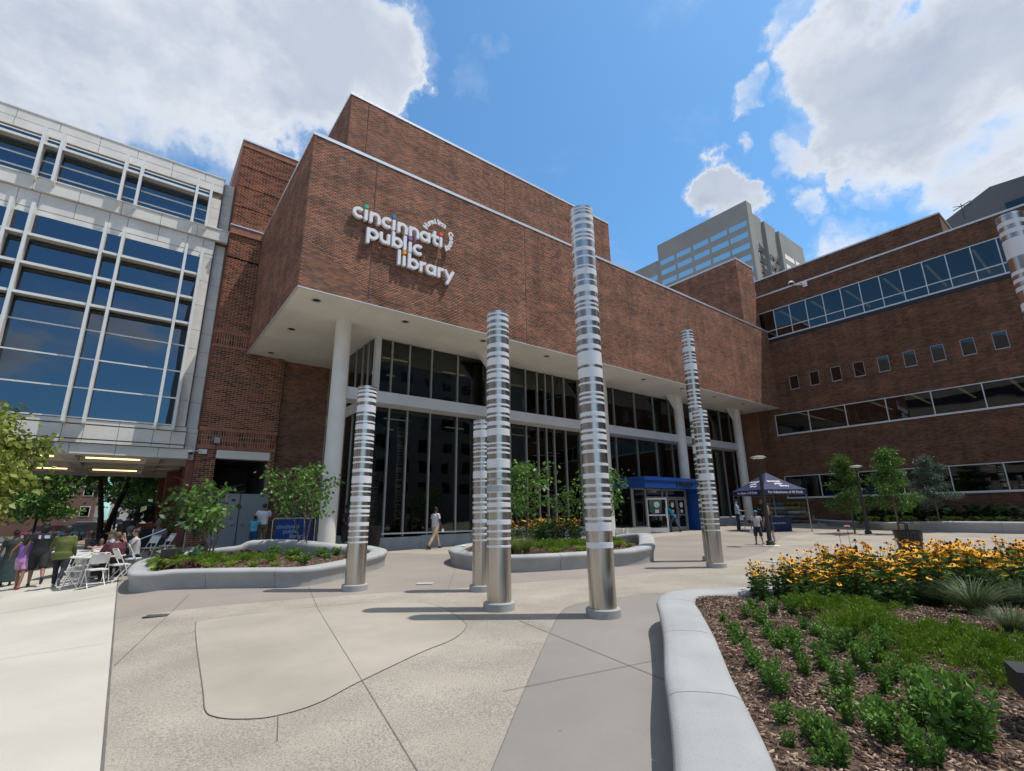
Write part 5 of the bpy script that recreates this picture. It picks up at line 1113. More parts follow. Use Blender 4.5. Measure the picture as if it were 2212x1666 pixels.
for i, (x, y) in enumerate(path):
    for row in range(4):
        if rnd.random() < .12: continue
        d = .28+row*.30; px, py = x+nrm.x*d+rnd.uniform(-.12,.12)-row*.05, y+nrm.y*d+rnd.uniform(-.12,.12)
        if i < 3 and row > 1: continue
        susan(px, py, gz(px,py)+.35, rnd.uniform(.74,1.12)*(.72+.32*min(1, i/9)), 'golden black-eyed flower clump, %s row, %s part of the bank in the nearest planter' % (['rearmost','second','third','front'][row], ['left','middle','right'][min(2, i*3//len(path))]), 'golden flower clumps in the near bed', k); k += 1
for i, (x, y) in enumerate([(8.9,12.9),(9.3,13.3),(9.7,13.1),(9.5,13.9),(10.2,13.6),(11.9,14.1),(12.3,14.3),(12.7,14.1),(12.9,13.7),(12.2,13.8),(13.2,14.3),(10.8,13.9),(11.4,13.7),(12.6,14.7),(13.6,13.9),(13.2,13.3)]):
    susan(x, y, gz(x,y)+.40, 1.3, ['orange-yellow flower clump at the back left of the middle planter','orange-yellow flower clump at the back right of the middle planter'][x > 11.2], 'orange flower clumps in the middle planter', i)
for i, (px, py, hh) in enumerate([(11.16, 4.01, 0.8), (11.27, 3.89, 0.92), (11.34, 3.82, 0.62)]):
    t = thing('coneflower', ['pink coneflower with drooping petals, left and lower of the tall pair above the golden flowers','tallest pink coneflower rising above the golden flowers','short pink coneflower half sunk among the golden flowers'][i], 'flower', (px, py, gz(px,py)+.35)); t['group'] = 'pink coneflowers'
    q = Vector(t.location); mb = MB(); mb.tube([q, q+Vector((.02,0,hh*.5)), q+Vector((0,0,hh))], .004, 5); mb.build('stem', M['stem'], t)
    o = link('petals', PP, t, q+Vector((0,0,hh))); o.scale = (1.5,)*3; o = link('cone', PC, t, q+Vector((0,0,hh))); o.scale = (1.5,)*3
# ferns, hostas, heucheras, small perennials of the two farther planters
def fern_mesh(seed, n=12, L_=.5, m='fern'):
    r = np.random.RandomState(seed); P, D, T = [], [], []
    for s in range(n):
        a = s*2.4+r.uniform(-.3,.3); l = L_*r.uniform(.6,1); c, sn = cos(a), sin(a)
        for k in range(14):
            f = (k+1)/15; p = np.array((c*l*f*.8, sn*l*f*.8, l*.9*f*(1.15-.6*f)+.02))
            for sd in (-1, 1): P.append(p); D.append(np.array((-sn*sd+c*.45, c*sd+sn*.45, .15))*(1.15-f)); T.append(r.rand())
    P, D = np.array(P), np.array(D); V = leaf_cloud(P, D, .13, r, .3, fold=.1); sc = np.linalg.norm(D, axis=1)[:, None, None]; V = P[:, None]+(V-P[:, None])*np.clip(sc, .2, 1.1); return leaves_mesh('fronds', V, M[m], np.array(T))
def rosette_mesh(seed, n=34, L_=.22, m='hosta', asp=.6, h=.22):
    r = np.random.RandomState(seed); P, D = [], []
    for s in range(n):
        a = r.uniform(0,6.28); f = r.rand(); P.append((cos(a)*.08*f, sin(a)*.08*f, h*(1-f)*.8+.02)); D.append((cos(a), sin(a), .7-.5*f))
    V = leaf_cloud(np.array(P), np.array(D), L_, r, asp, fold=.3, droop=.3); return leaves_mesh('leaves', V, M[m], r.rand(n))
FE, HO, HE, HY = fern_mesh(1), rosette_mesh(2), rosette_mesh(3, 40, .14, 'heuchera', .8, .16), rosette_mesh(4, 30, .2, 'leaf_yellow', .6, .2)
GY = grass_mesh(9, 700, .5, .75, 'grass_y', .006)
def put(name, label, cat, me, spots, s, group, parts, base=.35):
    for i, (x, y) in enumerate(spots):
        t = thing(name, label, cat, (x, y, gz(x,y)+base), rnd.uniform(0,6.28), group); q = s*rnd.uniform(.85,1.15); t.scale = (q,)*3; link(parts, me, t).matrix_parent_inverse.identity()
put('juniper_shrub', 'low green juniper in the left planter behind the yellow ferns', 'shrub', JM[0], [(1.5,15.3),(2.1,15.0),(2.7,15.3),(2.0,15.9),(2.9,15.9),(3.3,15.2),(1.2,16.0)], .75, 'junipers in the left planter', 'foliage')
put('juniper_shrub', 'low green juniper in the middle planter between the two redbud trees', 'shrub', JM[1], [(10.9,12.0),(11.6,11.7),(12.3,11.6),(11.3,12.7),(12.2,12.5),(13.4,11.9),(14.0,12.3),(10.3,11.7)], .9, 'junipers in the middle planter', 'foliage')
put('fern_plant', 'lime yellow fern in the left planter near its front wall', 'fern', FE, [(2.3,14.55),(2.75,14.2),(3.4,15.3),(3.9,14.9),(1.9,14.8),(3.2,13.9),(4.3,15.0),(4.7,14.8),(5.5,14.9)], .62, 'lime ferns in the left planter', 'fronds')
put('fern_plant', 'lime green fern in the middle planter near its front wall', 'fern', FE, [(10.2,11.2),(11.1,11.05),(11.7,10.9),(12.7,11.3),(13.2,10.95),(13.3,11.5),(12.2,11.2)], .75, 'lime ferns in the middle planter', 'fronds')
put('hosta_plant', 'grey-green broad-leaved hosta at the left end of the left planter', 'plant', HO, [(1.3,16.8),(1.6,16.3),(.95,16.6),(1.9,17.1),(1.2,17.3)], 1.3, 'hostas in the left planter', 'leaves')
put('hosta_plant', 'pale yellow-edged hosta beside the small dark light box', 'plant', HY, [(.95,15.9),(.9,15.6),(1.15,16.1)], 1.2, 'yellow hostas in the left planter', 'leaves')
put('heuchera_plant', 'dark purple-leaved heuchera in the left planter', 'plant', HE, [(1.25,15.5),(1.6,15.95),(2.6,16.8),(3.0,16.9),(2.9,16.4),(3.3,16.7),(1.5,15.1)], 1.1, 'purple heucheras in the left planter', 'leaves')
put('ornamental_grass', 'tall yellow-green grass tuft at the left end of the middle planter, right of the column', 'grass tuft', GY, [(9.55,11.75),(9.3,12.1),(9.15,11.6)], .85, 'grass tufts in the middle planter', 'blades')
for i, (x, y, s) in enumerate([(4.2,15.6,1.1),(4.8,15.5,1.0),(5.2,15.4,.9),(5.6,15.3,.9),(3.9,14.0,.9),(4.6,14.3,.8),(5.3,14.6,.8),(3.6,15.9,1.2),(3.9,15.3,1.1),(5.9,15.2,.7)]):
    t = thing('perennial_plant', 'small green perennial in the mulch of the left planter', 'plant', (x, y, gz(x,y)+.35), i, 'perennials in the left planter'); t.scale = (s*1.2,)*3; link('foliage', PM[i % 5][0], t).matrix_parent_inverse.identity()
put('bed_plant', 'low yellow-green ground plant in the long bed under the shaded wing', 'plant', HY, [(36.5+rnd.uniform(-1,1.2), 11.5-k*.62) for k in range(20)], 1.7, 'low plants in the long bed', 'leaves', .30)
put('bed_plant', 'dark green plant against the shaded wing wall', 'plant', rosette_mesh(7, 44, .3, 'leaf_dark', .5, .5), [(38.8+rnd.uniform(-.5,.5), 12.5-k*.8) for k in range(18)], 1.7, 'dark plants along the wing wall', 'leaves', .30)

# ------------------------------------------------------------------ wall sign in built-up letters
def arc(cx, cy, r, a0, a1, n=18): return [(cx+r*cos(radians(a0+(a1-a0)*i/n)), cy+r*sin(radians(a0+(a1-a0)*i/n))) for i in range(n+1)]
def ribbon(mb, pts, w, y0, y1, ox, oz, s, eps):
    n = len(pts); Lp, Rp = [], []
    for i in range(n):
        a, b = pts[max(i-1,0)], pts[min(i+1,n-1)]; dx, dy = b[0]-a[0], b[1]-a[1]; l = hypot(dx, dy); nx, ny = -dy/l*w/2, dx/l*w/2
        Lp.append((pts[i][0]+nx, pts[i][1]+ny)); Rp.append((pts[i][0]-nx, pts[i][1]-ny))
    V = [(ox+p[0]*s, y0-eps, oz+p[1]*s) for p in Lp+Rp]+[(ox+p[0]*s, y1, oz+p[1]*s) for p in Lp+Rp]; F_ = []
    for i in range(n-1): F_ += [(i, i+1, n+i+1, n+i), (2*n+i, 3*n+i, 3*n+i+1, 2*n+i+1), (i, 2*n+i, 2*n+i+1, i+1), (n+i, n+i+1, 3*n+i+1, 3*n+i)]
    F_ += [(0, n, 3*n, 2*n), (n-1, 3*n-1, 4*n-1, 2*n-1)]; mb.add(V, F_)
W_ = .27
def glyph(ch):       # strokes in units of x-height; returns strokes and advance box width
    R = .5-W_/2+.02; c = .5
    if ch == 'c': return [arc(.5,c,R,48,312,26)], .86
    if ch == 'i': return [[(W_/2,0),(W_/2,1)]], W_
    if ch == 'n': return [[(W_/2,0),(W_/2,1)], arc(.47,.55,.335,180,0,16)+[(.805,0)]], .94
    if ch == 'a': return [arc(.47,c,R,0,360,32), [(.865,0),(.865,1)]], 1.0
    if ch == 't': return [[(.34,1.42),(.34,.42)]+arc(.62,.42,.28,180,285,10), [(.05,.86),(.74,.86)]], .76
    if ch == 'p': return [[(W_/2,-.46),(W_/2,1)], arc(.53,c,R,0,360,32)], 1.03
    if ch == 'u': return [[(W_/2,1),(W_/2,.45)]+arc(.47,.45,.335,180,360,16)[1:], [(.805,1),(.805,0)]], .94
    if ch == 'b': return [[(W_/2,0),(W_/2,1.44)], arc(.53,c,R,0,360,32)], 1.03
    if ch == 'l': return [[(W_/2,0),(W_/2,1.44)]], W_
    if ch == 'r': return [[(W_/2,0),(W_/2,1)], arc(.49,.52,.355,180,78,10)], .60
    if ch == 'y': return [[(.10,1),(.50,.10)], [(.90,1),(.28,-.45)]], 1.0
sign = thing('library_sign', 'white raised letters reading cincinnati public library with coloured dots on the brick box', 'wall sign', (7.6,16.8,12.2))
XH = .455
letters = [('c', 5.303, 5.721, 12.81), ('i', 5.765, 5.917, 12.81), ('n', 5.97, 6.419, 12.81), ('c', 6.473, 6.897, 12.81), ('i', 6.93, 7.091, 12.81), ('n', 7.147, 7.6, 12.81), ('n', 7.666, 8.128, 12.81), ('a', 8.173, 8.646, 12.81), ('t', 8.673, 9.073, 12.81), ('i', 9.1, 9.269, 12.81), ('p', 5.899, 6.38, 12.08), ('u', 6.426, 6.868, 12.08), ('b', 6.942, 7.405, 12.08), ('l', 7.451, 7.608, 12.08), ('i', 7.682, 7.829, 12.08), ('c', 7.868, 8.31, 12.08), ('l', 7.229, 7.403, 11.365), ('i', 7.448, 7.615, 11.365), ('b', 7.674, 8.152, 11.365), ('r', 8.198, 8.507, 11.365), ('a', 8.507, 8.972, 11.365), ('r', 9.039, 9.348, 11.365), ('y', 9.356, 9.867, 11.365)]
yf, yb = 16.70, 16.84
dots = iter([('green_dot',(.03,.42,.24)),('blue_dot',(.01,.20,.52)),('red_dot',(.80,.09,.06)),('purple_dot',(.28,.12,.52)),('orange_dot',(.85,.36,.02))])
for ch, x0, x1, z0 in letters:
    st, w = glyph(ch); s = XH; mb = MB(); sx = (x1-x0)/(w*s)
    for k, p in enumerate(st):
        ribbon(mb, [(q[0]*(sx if ch not in 'il' else 1), q[1]) for q in p], W_, yf, yb, x0, z0, s, k*.002)
    l = mb.build('letter', M['white_text'], sign)
    mb = MB()
    for k, p in enumerate(st): q = p[len(p)//2]; mb.tube([(x0+q[0]*s,yb,z0+q[1]*s*.9),(x0+q[0]*s,YB,z0+q[1]*s*.9)], .012, 6)
    mb.build('stand_off', M['matte_black'], l)
    if ch == 'i':
        n_, c_ = next(dots); mb = MB(); mb.lathe([(.0001,0),(.085,0),(.085,.13),(.0001,.13)], n=26); me = mb.mesh(n_, mat(n_, c_, .45, var=.02)); me.transform(Matrix.Translation((x0+W_*s/2, yf-.004, z0+s*1.34)) @ Matrix.Rotation(-pi/2, 4, 'X')); link(n_, me, sign)
hc = Vector((9.03, 16.72, 13.29)); ringtxt = 'Hamilton County'
for i, ch in enumerate(ringtxt):
    if ch == ' ': continue
    wdt = [0,1.15,2.0,3.0,3.75,4.15,4.7,5.4,6.5,7.6,8.6,9.6,10.55,11.3,12.0][i]
    a = radians(158-wdt*17.4); p = hc+Vector((cos(a)*.56, 0, sin(a)*.56)); ux = Vector((sin(a),0,-cos(a))); uz_ = Vector((cos(a),0,sin(a)))
    place_text(ch, .30, .03, p, ux, uz_, M['white_text'], 'small_letter', sign, bold=.018)

# ------------------------------------------------------------------ cameras, lights and boxes on walls
def cam_fixture(label, p, arm_to, wall, s=1):
    t = thing('dome_camera', label, 'security camera', p); p = Vector(p); a = Vector(arm_to); mb = MB(); mb.bar(p+Vector((0,0,.10*s)), Vector((p.x,p.y,a.z)) if abs(a.z-p.z) > .2 else p+Vector((0,0,.14*s)), .05*s); mb.bar(Vector((p.x,p.y,a.z)), a, .06*s); mb.build('arm', M['white'], t)
    MB().obox(a, *wall).build('bracket', M['white'], t); MB().lathe([(.0001,.12*s),(.10*s,.10*s),(.17*s,.03*s),(.17*s,0),(.12*s,-.02*s)], tuple(p), 18).build('housing', M['white'], t, True); MB().ball(p-Vector((0,0,.03*s)), .11*s, .11*s, .10*s).build('dome', M['glass_wing'], t, True)
cam_fixture('white dome camera on a short arm at the corner of the orange brick tower', (1.95,25.6,4.43), (2.42,25.9,4.52), ((.16,0,0),(0,.05,0),(0,0,.10)), .9)
cam_fixture('white dome camera on a gooseneck arm high on the brick wing wall', (38.95, 14.269, 18.945), (39.66, 13.569, 18.78), ((.05,0,0),(0,.16,0),(0,0,.2)), 1.3)
o = MB().box(2.80,3.02,25.80,25.95,4.93,5.20).build('junction_box', mat('grey_box', (.36,.38,.40), .5)); tag(o, 'small grey utility box on the soldier brick band of the orange tower', 'utility box')
o = MB().tube([(2.9,25.93,4.93),(2.9,25.94,4.55),(2.85,25.95,4.3),(2.6,25.95,4.15),(2.35,25.95,4.1)], .012, 5).build('cable', M['matte_black']); tag(o, 'dark cable hanging from the grey box down the brick pier', 'cable')

# ------------------------------------------------------------------ lamp posts
def lamp_post(x, y, h, label):
    g = gz(x, y); t = thing('lamp_post', label, 'lamp post', (x,y,g), group='black plaza lamp posts')
    MB().lathe([(.34,-.03),(.34,.035),(.0001,.04)], (x,y,g), 32).build('footing', M['panel'], t)
    MB().lathe([(.155,.035),(.16,.08),(.13,.10),(.15,.13),(.15,.19),(.10,.22)], (x,y,g), 24).build('base', M['gloss_black'], t, True)
    MB().tube([(x,y,g+.2),(x,y,g+h*.84)], [.085,.062], 14).build('pole', M['matte_black'], t, True)
    d = Vector((.85,.0,0)).normalized()
    for s in (-1, 1): MB().bar((x,y,g+h*.83), (x+s*.14,y,g+h-.05), .035).build('arm', M['matte_black'], t)
    l = MB().lathe([(.0001,.07),(.12,.065),(.26,.035),(.31,.01),(.30,-.02),(.0001,-.02)], (x,y,g+h-.03), 26).build('lamp_head', mat('silver_lamp', (.5,.5,.5), .4, metal=.7), t, True)
    MB().lathe([(.22,-.022),(.20,-.05),(.0001,-.05)], (x,y,g+h-.03), 22).build('lens', M['white'], l)
lamp_post(20.6, 9.92, 3.55, 'black lamp post with a disc head standing in front of the navy tent')
lamp_post(29.62, 9.33, 3.42, 'black lamp post with a disc head before the young trees at right')

# ------------------------------------------------------------------ litter bins
def bin_(x, y, r, h, label, hood=True, slats=26):
    g = gz(x, y); t = thing('litter_bin', label, 'litter bin', (x,y,g))
    for k in range(slats):
        a = 2*pi*k/slats; c, s = cos(a), sin(a)
        MB().add([(x+c*r*.78-s*.028, y+s*r*.78+c*.028, g+.04),(x+c*r*.78+s*.028, y+s*r*.78-c*.028, g+.04),(x+c*r*1.12+s*.036, y+s*r*1.12-c*.036, g+h),(x+c*r*1.12-s*.036, y+s*r*1.12+c*.036, g+h),
            (x+c*r*.76-s*.028, y+s*r*.76+c*.028, g+.04),(x+c*r*.76+s*.028, y+s*r*.76-c*.028, g+.04),(x+c*r*1.09+s*.036, y+s*r*1.09-c*.036, g+h),(x+c*r*1.09-s*.036, y+s*r*1.09+c*.036, g+h)], [(0,1,2,3),(5,4,7,6),(0,4,5,1),(1,5,6,2),(2,6,7,3),(3,7,4,0)]).build('slat', M['gloss_black'], t)
    for z, q in ((.05,.80),(h*.35,.90),(h*.68,1.0),(h,1.12)): MB().lathe([(r*q-.03,z-.02),(r*q+.012,z-.02),(r*q+.012,z+.02),(r*q-.03,z+.02)], (x,y,g), 32).build('ring', M['gloss_black'], t)
    MB().tube([(x,y,g+.04),(x,y,g+h*.93)], [r*.66,r*.86], 20).build('liner', M['matte_black'], t)
    if hood:
        for s in (-1, 1): MB().bar((x+s*.10,y,g+h*.9), (x+s*.10,y,g+h+.20), .035).build('strut', M['gloss_black'], t)
        MB().lathe([(.0001,.06),(r*.5,.05),(r*.72,.01),(r*.70,-.01),(.0001,-.01)], (x,y,g+h+.22), 28).build('hood', M['gloss_black'], t, True)
bin_(19.09, 4.98, .33, .78, 'black slatted litter bin with a raised hood beyond the golden flowers')
bin_(7.9, 19.2, .28, 1.0, 'black slatted litter bin beside the white column behind the leftmost striped column', False, 20)
t = thing('book_return', 'narrow orange-red metal return box beside the blue pillar of the entrance', 'return box', (29.75,18.6,gz(29.7,18.6))); g = gz(29.7,18.6)
MB().box(29.45,30.0,18.3,18.85,g,g+1.25).build('body', M['orange'], t); mb = MB(); v = [(29.45+.55*(i>1)*0,0,0) for i in range(1)]
me = MB().prism([(0,0),(.55,0),(.55,.12)]+arc(.275,.12,.275,0,180,14)[1:]+[(0,.12)], 0, .55).mesh('hood', M['orange']); me.transform(Matrix.Translation((29.45,18.85,g+1.252)) @ Matrix.Rotation(pi/2,4,'X')); link('hood', me, t)
MB().box(29.52,29.93,18.27,18.297,g+1.0,g+1.12).build('slot', M['matte_black'], t); MB().box(29.6,29.85,18.27,18.297,g+.78,g+.9).build('decal', M['white_text'], t)

# ------------------------------------------------------------------ tent
tent = thing('canopy_tent', 'navy blue pop-up canopy tent with white lettering before the shaded wing', 'tent', (30.8,14.5,gz(31,14.5)))
TA, TB, TC, TD = Vector((30.2,16.4,0)), Vector((28.95,13.9,0)), Vector((31.4,12.63,0)), Vector((32.65,15.1,0)); tc_ = (TA+TB+TC+TD)/4
for p in (TA,TB,TC,TD):
    g = gz(p.x,p.y); MB().bar((p.x,p.y,g), (p.x,p.y,g+2.15), .05).build('leg', M['steelcap'], tent); MB().box(p.x-.07,p.x+.07,p.y-.07,p.y+.07,g,g+.012).build('foot', M['steelcap'], tent)
ge = gz(31,14.5); z0, z1, za = ge+2.04, ge+2.34, ge+3.42
cor = [TA,TB,TC,TD]; out = [tc_+(p-tc_)*1.03 for p in cor]
for i in range(4):
    a, b = out[i], out[(i+1) % 4]; V, F_ = [], []; n = 8
    for r_ in range(n+1):
        f = r_/n; l = a.lerp(tc_, f); q = b.lerp(tc_, f); z = z1+(za-z1)*(f**1.15); V += [(l.x,l.y,z),(q.x,q.y,z)]
    F_ = [(2*k,2*k+1,2*k+3,2*k+2) for k in range(n)]; MB().add(V, F_).build('canopy_panel', M['navy'], tent, True)
    MB().add([(a.x,a.y,z0),(b.x,b.y,z0),(b.x,b.y,z1),(a.x,a.y,z1)], [(0,1,2,3)]).build('valance', M['navy'], tent)
    MB().bar((a.x,a.y,z0+.02),(b.x,b.y,z0+.02),.02).build('hem', M['steelcap'], tent)
    MB().bar((cor[i].x,cor[i].y,z0+.1),(tc_.x,tc_.y,za-.15),.03).build('rib', M['steelcap'], tent)
def on_side(a, b, s, size, off, z, up_, depth=.004, f=.5):
    ux = (b-a).normalized(); n = Vector((ux.y,-ux.x,0)); o = a.lerp(b, f)+n*off; place_text(s, size, depth, (o.x,o.y,z), (ux.x,ux.y,0), up_, M['white_text'], 'lettering', tent, bold=.004)
on_side(out[0], out[1], 'For Minds of All Kinds', .20, .012, z0+.08, (0,0,1)); on_side(out[1], out[2], 'For Adventures of All Kinds', .20, .012, z0+.08, (0,0,1))
for a, b in ((out[0],out[1]),(out[1],out[2])):
    mid = (a+b)/2; inw = (tc_-mid); inw.z = 0; slope = Vector((inw.x, inw.y, za-z1)).normalized(); ux = (b-a).normalized(); nrm_ = ux.cross(slope)
    for k, (s, dx) in enumerate((('cincinnati',-.15),('public',0),('library',.22))):
        f = .46-.135*k; zc = z1+(za-z1)*(f**1.15); o = mid+inw*f+ux*dx; o = Vector((o.x,o.y,zc))+nrm_*(.03)
        place_text(s, .23, .004, o, ux, slope, M['white_text'], 'lettering', tent, bold=.006)
tb = thing('draped_table', 'table under a navy cloth beneath the tent', 'table', (30.3,14.3,ge))
d = (TC-TB).normalized(); n_ = Vector((-d.y,d.x,0)); c = Vector((30.15,13.9,0))+n_*.35
MB().obox((c.x,c.y,ge+.37), d*.85, n_*.36, (0,0,.38)).build('cloth', M['navy'], tb); MB().obox((c.x,c.y,ge+.765), d*.86, n_*.37, (0,0,.012)).build('top', M['navy'], tb)
on_ = place_text('cincinnati public library', .11, .003, (c.x-n_.x*.37, c.y-n_.y*.37, ge+.42), d, (0,0,1), M['white_text'], 'lettering', tb)
for i, (dx, cl, lab) in enumerate(((-.5,(.6,.2,.1),'small red box of flyers on the navy table'),(.3,(.7,.7,.65),'stack of white papers on the navy table'))):
    q = c+d*dx; o = MB().obox((q.x,q.y,ge+.80), d*.12, n_*.09, (0,0,.02)).build('paper_stack', mat('paper%d' % i, cl, .7)); tag(o, lab, 'papers')

# ------------------------------------------------------------------ book fountain sculpture
bf = thing('book_sculpture', 'stepped sculpture of giant stacked ceramic books at the foot of the wing behind the tent', 'sculpture', (38,16.3,gz(38,16)))
bc = [mat('glaze%d' % i, c_, .5, var=.2, scale=3) for i, c_ in enumerate([(.17,.07,.055),(.07,.13,.13),(.28,.26,.20),(.13,.065,.045),(.10,.09,.07),(.20,.17,.10)])]
rb = random.Random(4); gB = gz(38,16)
for tier in range(5):
    y = 14.6+tier*.42; xoff = 37.2+tier*.38; yy = y
    while yy < 18.6-tier*.1:
        l = rb.uniform(.7,1.3); z = gB+.25+tier*.30; m_ = bc[rb.randrange(6)]; cx = xoff
        b = MB().tube([(cx,yy+.01,z),(cx,yy+l-.02,z)], .145, 12, tone=.5).build('book', m_, bf, True)
        MB().box(cx,cx+.6,yy+.02,yy+l-.03,z-.135,z+.135).build('pages', bc[2], b); yy += l
MB().box(36.6,39.6,14.3,18.9,gB-.05,gB+.13).build('basin', M['conc_dark'], bf)
put('book_plant', 'bright green fern growing on top of the book sculpture', 'fern', FE, [(38.4,15.9),(38.5,16.6)], 1.1, 'ferns on the book sculpture', 'fronds', 1.3)

# ------------------------------------------------------------------ crowd barrier with banner, light boxes, rails
bar = thing('crowd_barrier', 'metal crowd barrier with a blue banner lettered cincinnati public library behind the left planter', 'barrier', (5.8,21.8,.44))
yb_ = 21.8; xa, xb = 4.767, 6.411
mb = MB()
mb.tube([(xa,yb_,.5),(xa,yb_,1.52),(xa+.05,yb_,1.57),(xb-.05,yb_,1.57),(xb,yb_,1.52),(xb,yb_,.5)], .02, 8); mb.bar((xa,yb_,.65),(xb,yb_,.65),.03)
mb.build('frame', M['steelcap'], bar)
for k in range(2, 18): MB().bar((xa+(xb-xa)*k/19,yb_,.65),(xa+(xb-xa)*k/19,yb_,1.55),.012).build('bar', M['steelcap'], bar)
MB().box(xa+.10,xb-.12,yb_-.045,yb_-.03,.6,1.52).build('banner', mat('royal_blue_banner', (.012,.06,.26), .7, var=.15, scale=2), bar)
for k, (s, dx) in enumerate((('cincinnati',-.25),('public',-.15),('library',.12))): place_text(s, .23, .003, ((xa+xb)/2+dx,yb_-.05,1.18-k*.19), (1,0,0), (0,0,1), mat('light_blue_print%d' % k, (.35,.45,.62), .6), 'lettering', bar, bold=.004)
def light_box(x, y, z, h, label, ang, w=.13):
    t = thing('light_box', label, 'ground light', (x,y,z)); a = Vector((cos(ang),sin(ang),0)); b = Vector((-sin(ang),cos(ang),0))
    MB().obox((x,y,z+h*.30), a*.04, b*.04, (0,0,h*.30)).build('post', M['gloss_black'], t); MB().obox((x,y,z+h*.82), a*w, b*w*.7, (0,0,h*.20)).build('head', M['matte_black'], t)
light_box(1.05, 15.75, gz(1,15.8)+.36, .46, 'small dark box light on a post among the yellow hostas', .6)
q = (4.55, 0.82)
light_box(q[0]+.10, q[1]-.10, gz(*q)+.33, .36, 'dark angular box light at the bottom right corner of the nearest planter', .35, .15)
rl = thing('handrail', 'thin metal handrail on the far side of the left planter', 'handrail', (.8,20.5,0)); MB().tube([(.35,21.6,.0),(.38,21.6,.85),(1.9,21.4,1.55)], .022, 8).build('rail', M['steelcap'], rl); MB().bar((1.85,21.4,.1),(1.85,21.4,1.5),.03).build('post', M['steelcap'], rl)
rl = thing('fence_rail', 'dark metal railing at the edge of the walkway under the bridge building', 'railing', (-1.2,33,-.3)); g = gz(-1.2,26)
for k in range(7): MB().bar((-1.6+k*.42,33,g),(-1.6+k*.42,33,g+1.0),.04).build('post', M['gloss_black'], rl)
for z in (.55,1.0): MB().bar((-1.6,33,g+z),(.92,33,g+z),.035).build('rail', M['gloss_black'], rl)
# masonry garden wall, plinths and a low dark ledge in the shade
tag(MB().box(-.2,2.3,39.6,40.1,gz(1,26)-.1,1.35).build('garden_wall', M['sandstone']), 'low tan stone garden wall lit by the sun beyond the bridge', 'wall')
put('grey_shrub', 'grey-green clipped shrub above the stone garden wall', 'shrub', rosette_mesh(12, 160, .3, 'leaf_blue', .7, .7), [(1.0,41),(1.7,41.2)], 1.6, 'grey shrubs over the garden wall', 'leaves', 1.2)
# ------------------------------------------------------------------ folding chairs and tables
def chair_proto():
    t = thing('folding_chair', 'white folding chair', 'chair'); m_ = M['white']
    for s in (-1, 1):
        MB().tube([(s*.215,.20,0),(s*.21,.05,.40),(s*.205,-.17,.83)], .013, 8).build('frame_side', m_, t, True)
        MB().tube([(s*.19,-.20,0),(s*.19,.16,.44)], .012, 8).build('leg', m_, t, True)
    MB().tube([(-.205,-.17,.83),(-.17,-.185,.87),(.17,-.185,.87),(.205,-.17,.83)], .013, 8).build('top_rail', m_, t, True)
    mb = MB()
    for a, b in (((-.19,.17,.44),(.19,.17,.44)),): mb.tube([a, b], .012, 6)
    mb.tube([(-.19,-.12,.10),(.19,-.12,.10)], .010, 6); mb.tube([(-.21,.16,.10),(.21,.16,.10)], .010, 6); mb.build('stretcher', m_, t)
    MB().obox((0,-.02,.448), (.20,0,0), (0,.20,0), (0,0,.016)).build('seat', m_, t)
    V = []; n = 8
    for j, (z, y) in enumerate(((.60,-.085),(.70,-.115),(.84,-.165))):
        for k in range(n+1): f = k/n*2-1; V.append((f*.195, y-.03*(1-f*f), z))
    V += [(x, y+.012, z) for x, y, z in V]; L_ = 3*(n+1); F_ = [(j*(n+1)+k, j*(n+1)+k+1, (j+1)*(n+1)+k+1, (j+1)*(n+1)+k) for j in range(2) for k in range(n)]; F_ += [tuple(i+L_ for i in f[::-1]) for f in F_]
    F_ += [(k, L_+k, L_+k+1, k+1) for k in range(n)]+[(2*(n+1)+k, 2*(n+1)+k+1, L_+2*(n+1)+k+1, L_+2*(n+1)+k) for k in range(n)]
    MB().add(V, F_).build('backrest', m_, t, True); remember(t); return t
cp = chair_proto()
chairs = [(-.36,18.0,.35,'nearest white folding chair, seen from behind at the near side of the white table'),(.15,18.15,-1.25,'white folding chair in profile nearest the planter end, facing left'),(-.80,18.7,1.2,'white folding chair left of the white table, beside the woman in the green cardigan'),(-.75,19.2,.5,'white folding chair just behind the nearest one, partly under the table'),(-.35,19.5,3.0,'white folding chair on the far side of the white table'),(-.9,20.4,2.6,'shaded folding chair behind the table with the bottles'),(.45,19.3,-1.5,'white folding chair behind the person in the maroon top'),(.95,22.6,2.2,'pale folding chair in the shade past the planter end'),(1.45,23.0,1.9,'farther pale folding chair near the handrail')]
for i, (x, y, rz, lab) in enumerate(chairs):
    t = cp if i == 0 else dup(cp); t.location = (x, y, gz(x,y)); t.rotation_euler = (0,0,rz); t['label'] = lab; t['group'] = 'white folding chairs around the tables'
o = link('folding_chair', None) if 0 else None
t = dup(cp); t.location = (29.9,16.0,gz(30,16)); t.rotation_euler = (0,0,2.3); t['label'] = 'folding chair behind the left leg of the tent'; t['group'] = 'folding chairs under the tent'
def round_table(x, y, r, label, h=.74):
    g = gz(x, y); t = thing('folding_table', label, 'table', (x,y,g), group='white folding tables'); MB().lathe([(.0001,h-.03),(r,h-.03),(r,h),(.0001,h)], (x,y,g), 36).build('tabletop', M['white'], t)
    for a in (.8,2.35,3.9,5.5): MB().tube([(x+cos(a)*r*.75,y+sin(a)*r*.75,g),(x+cos(a)*r*.55,y+sin(a)*r*.55,g+h-.03)], .014, 8).build('leg', M['white'], t)
    return g+h
zt = round_table(-.38, 18.85, .62, 'white folding table with two water bottles beside the seated people'); round_table(-1.15, 23.2, .7, 'white folding table farther back, behind the woman in the green cardigan')
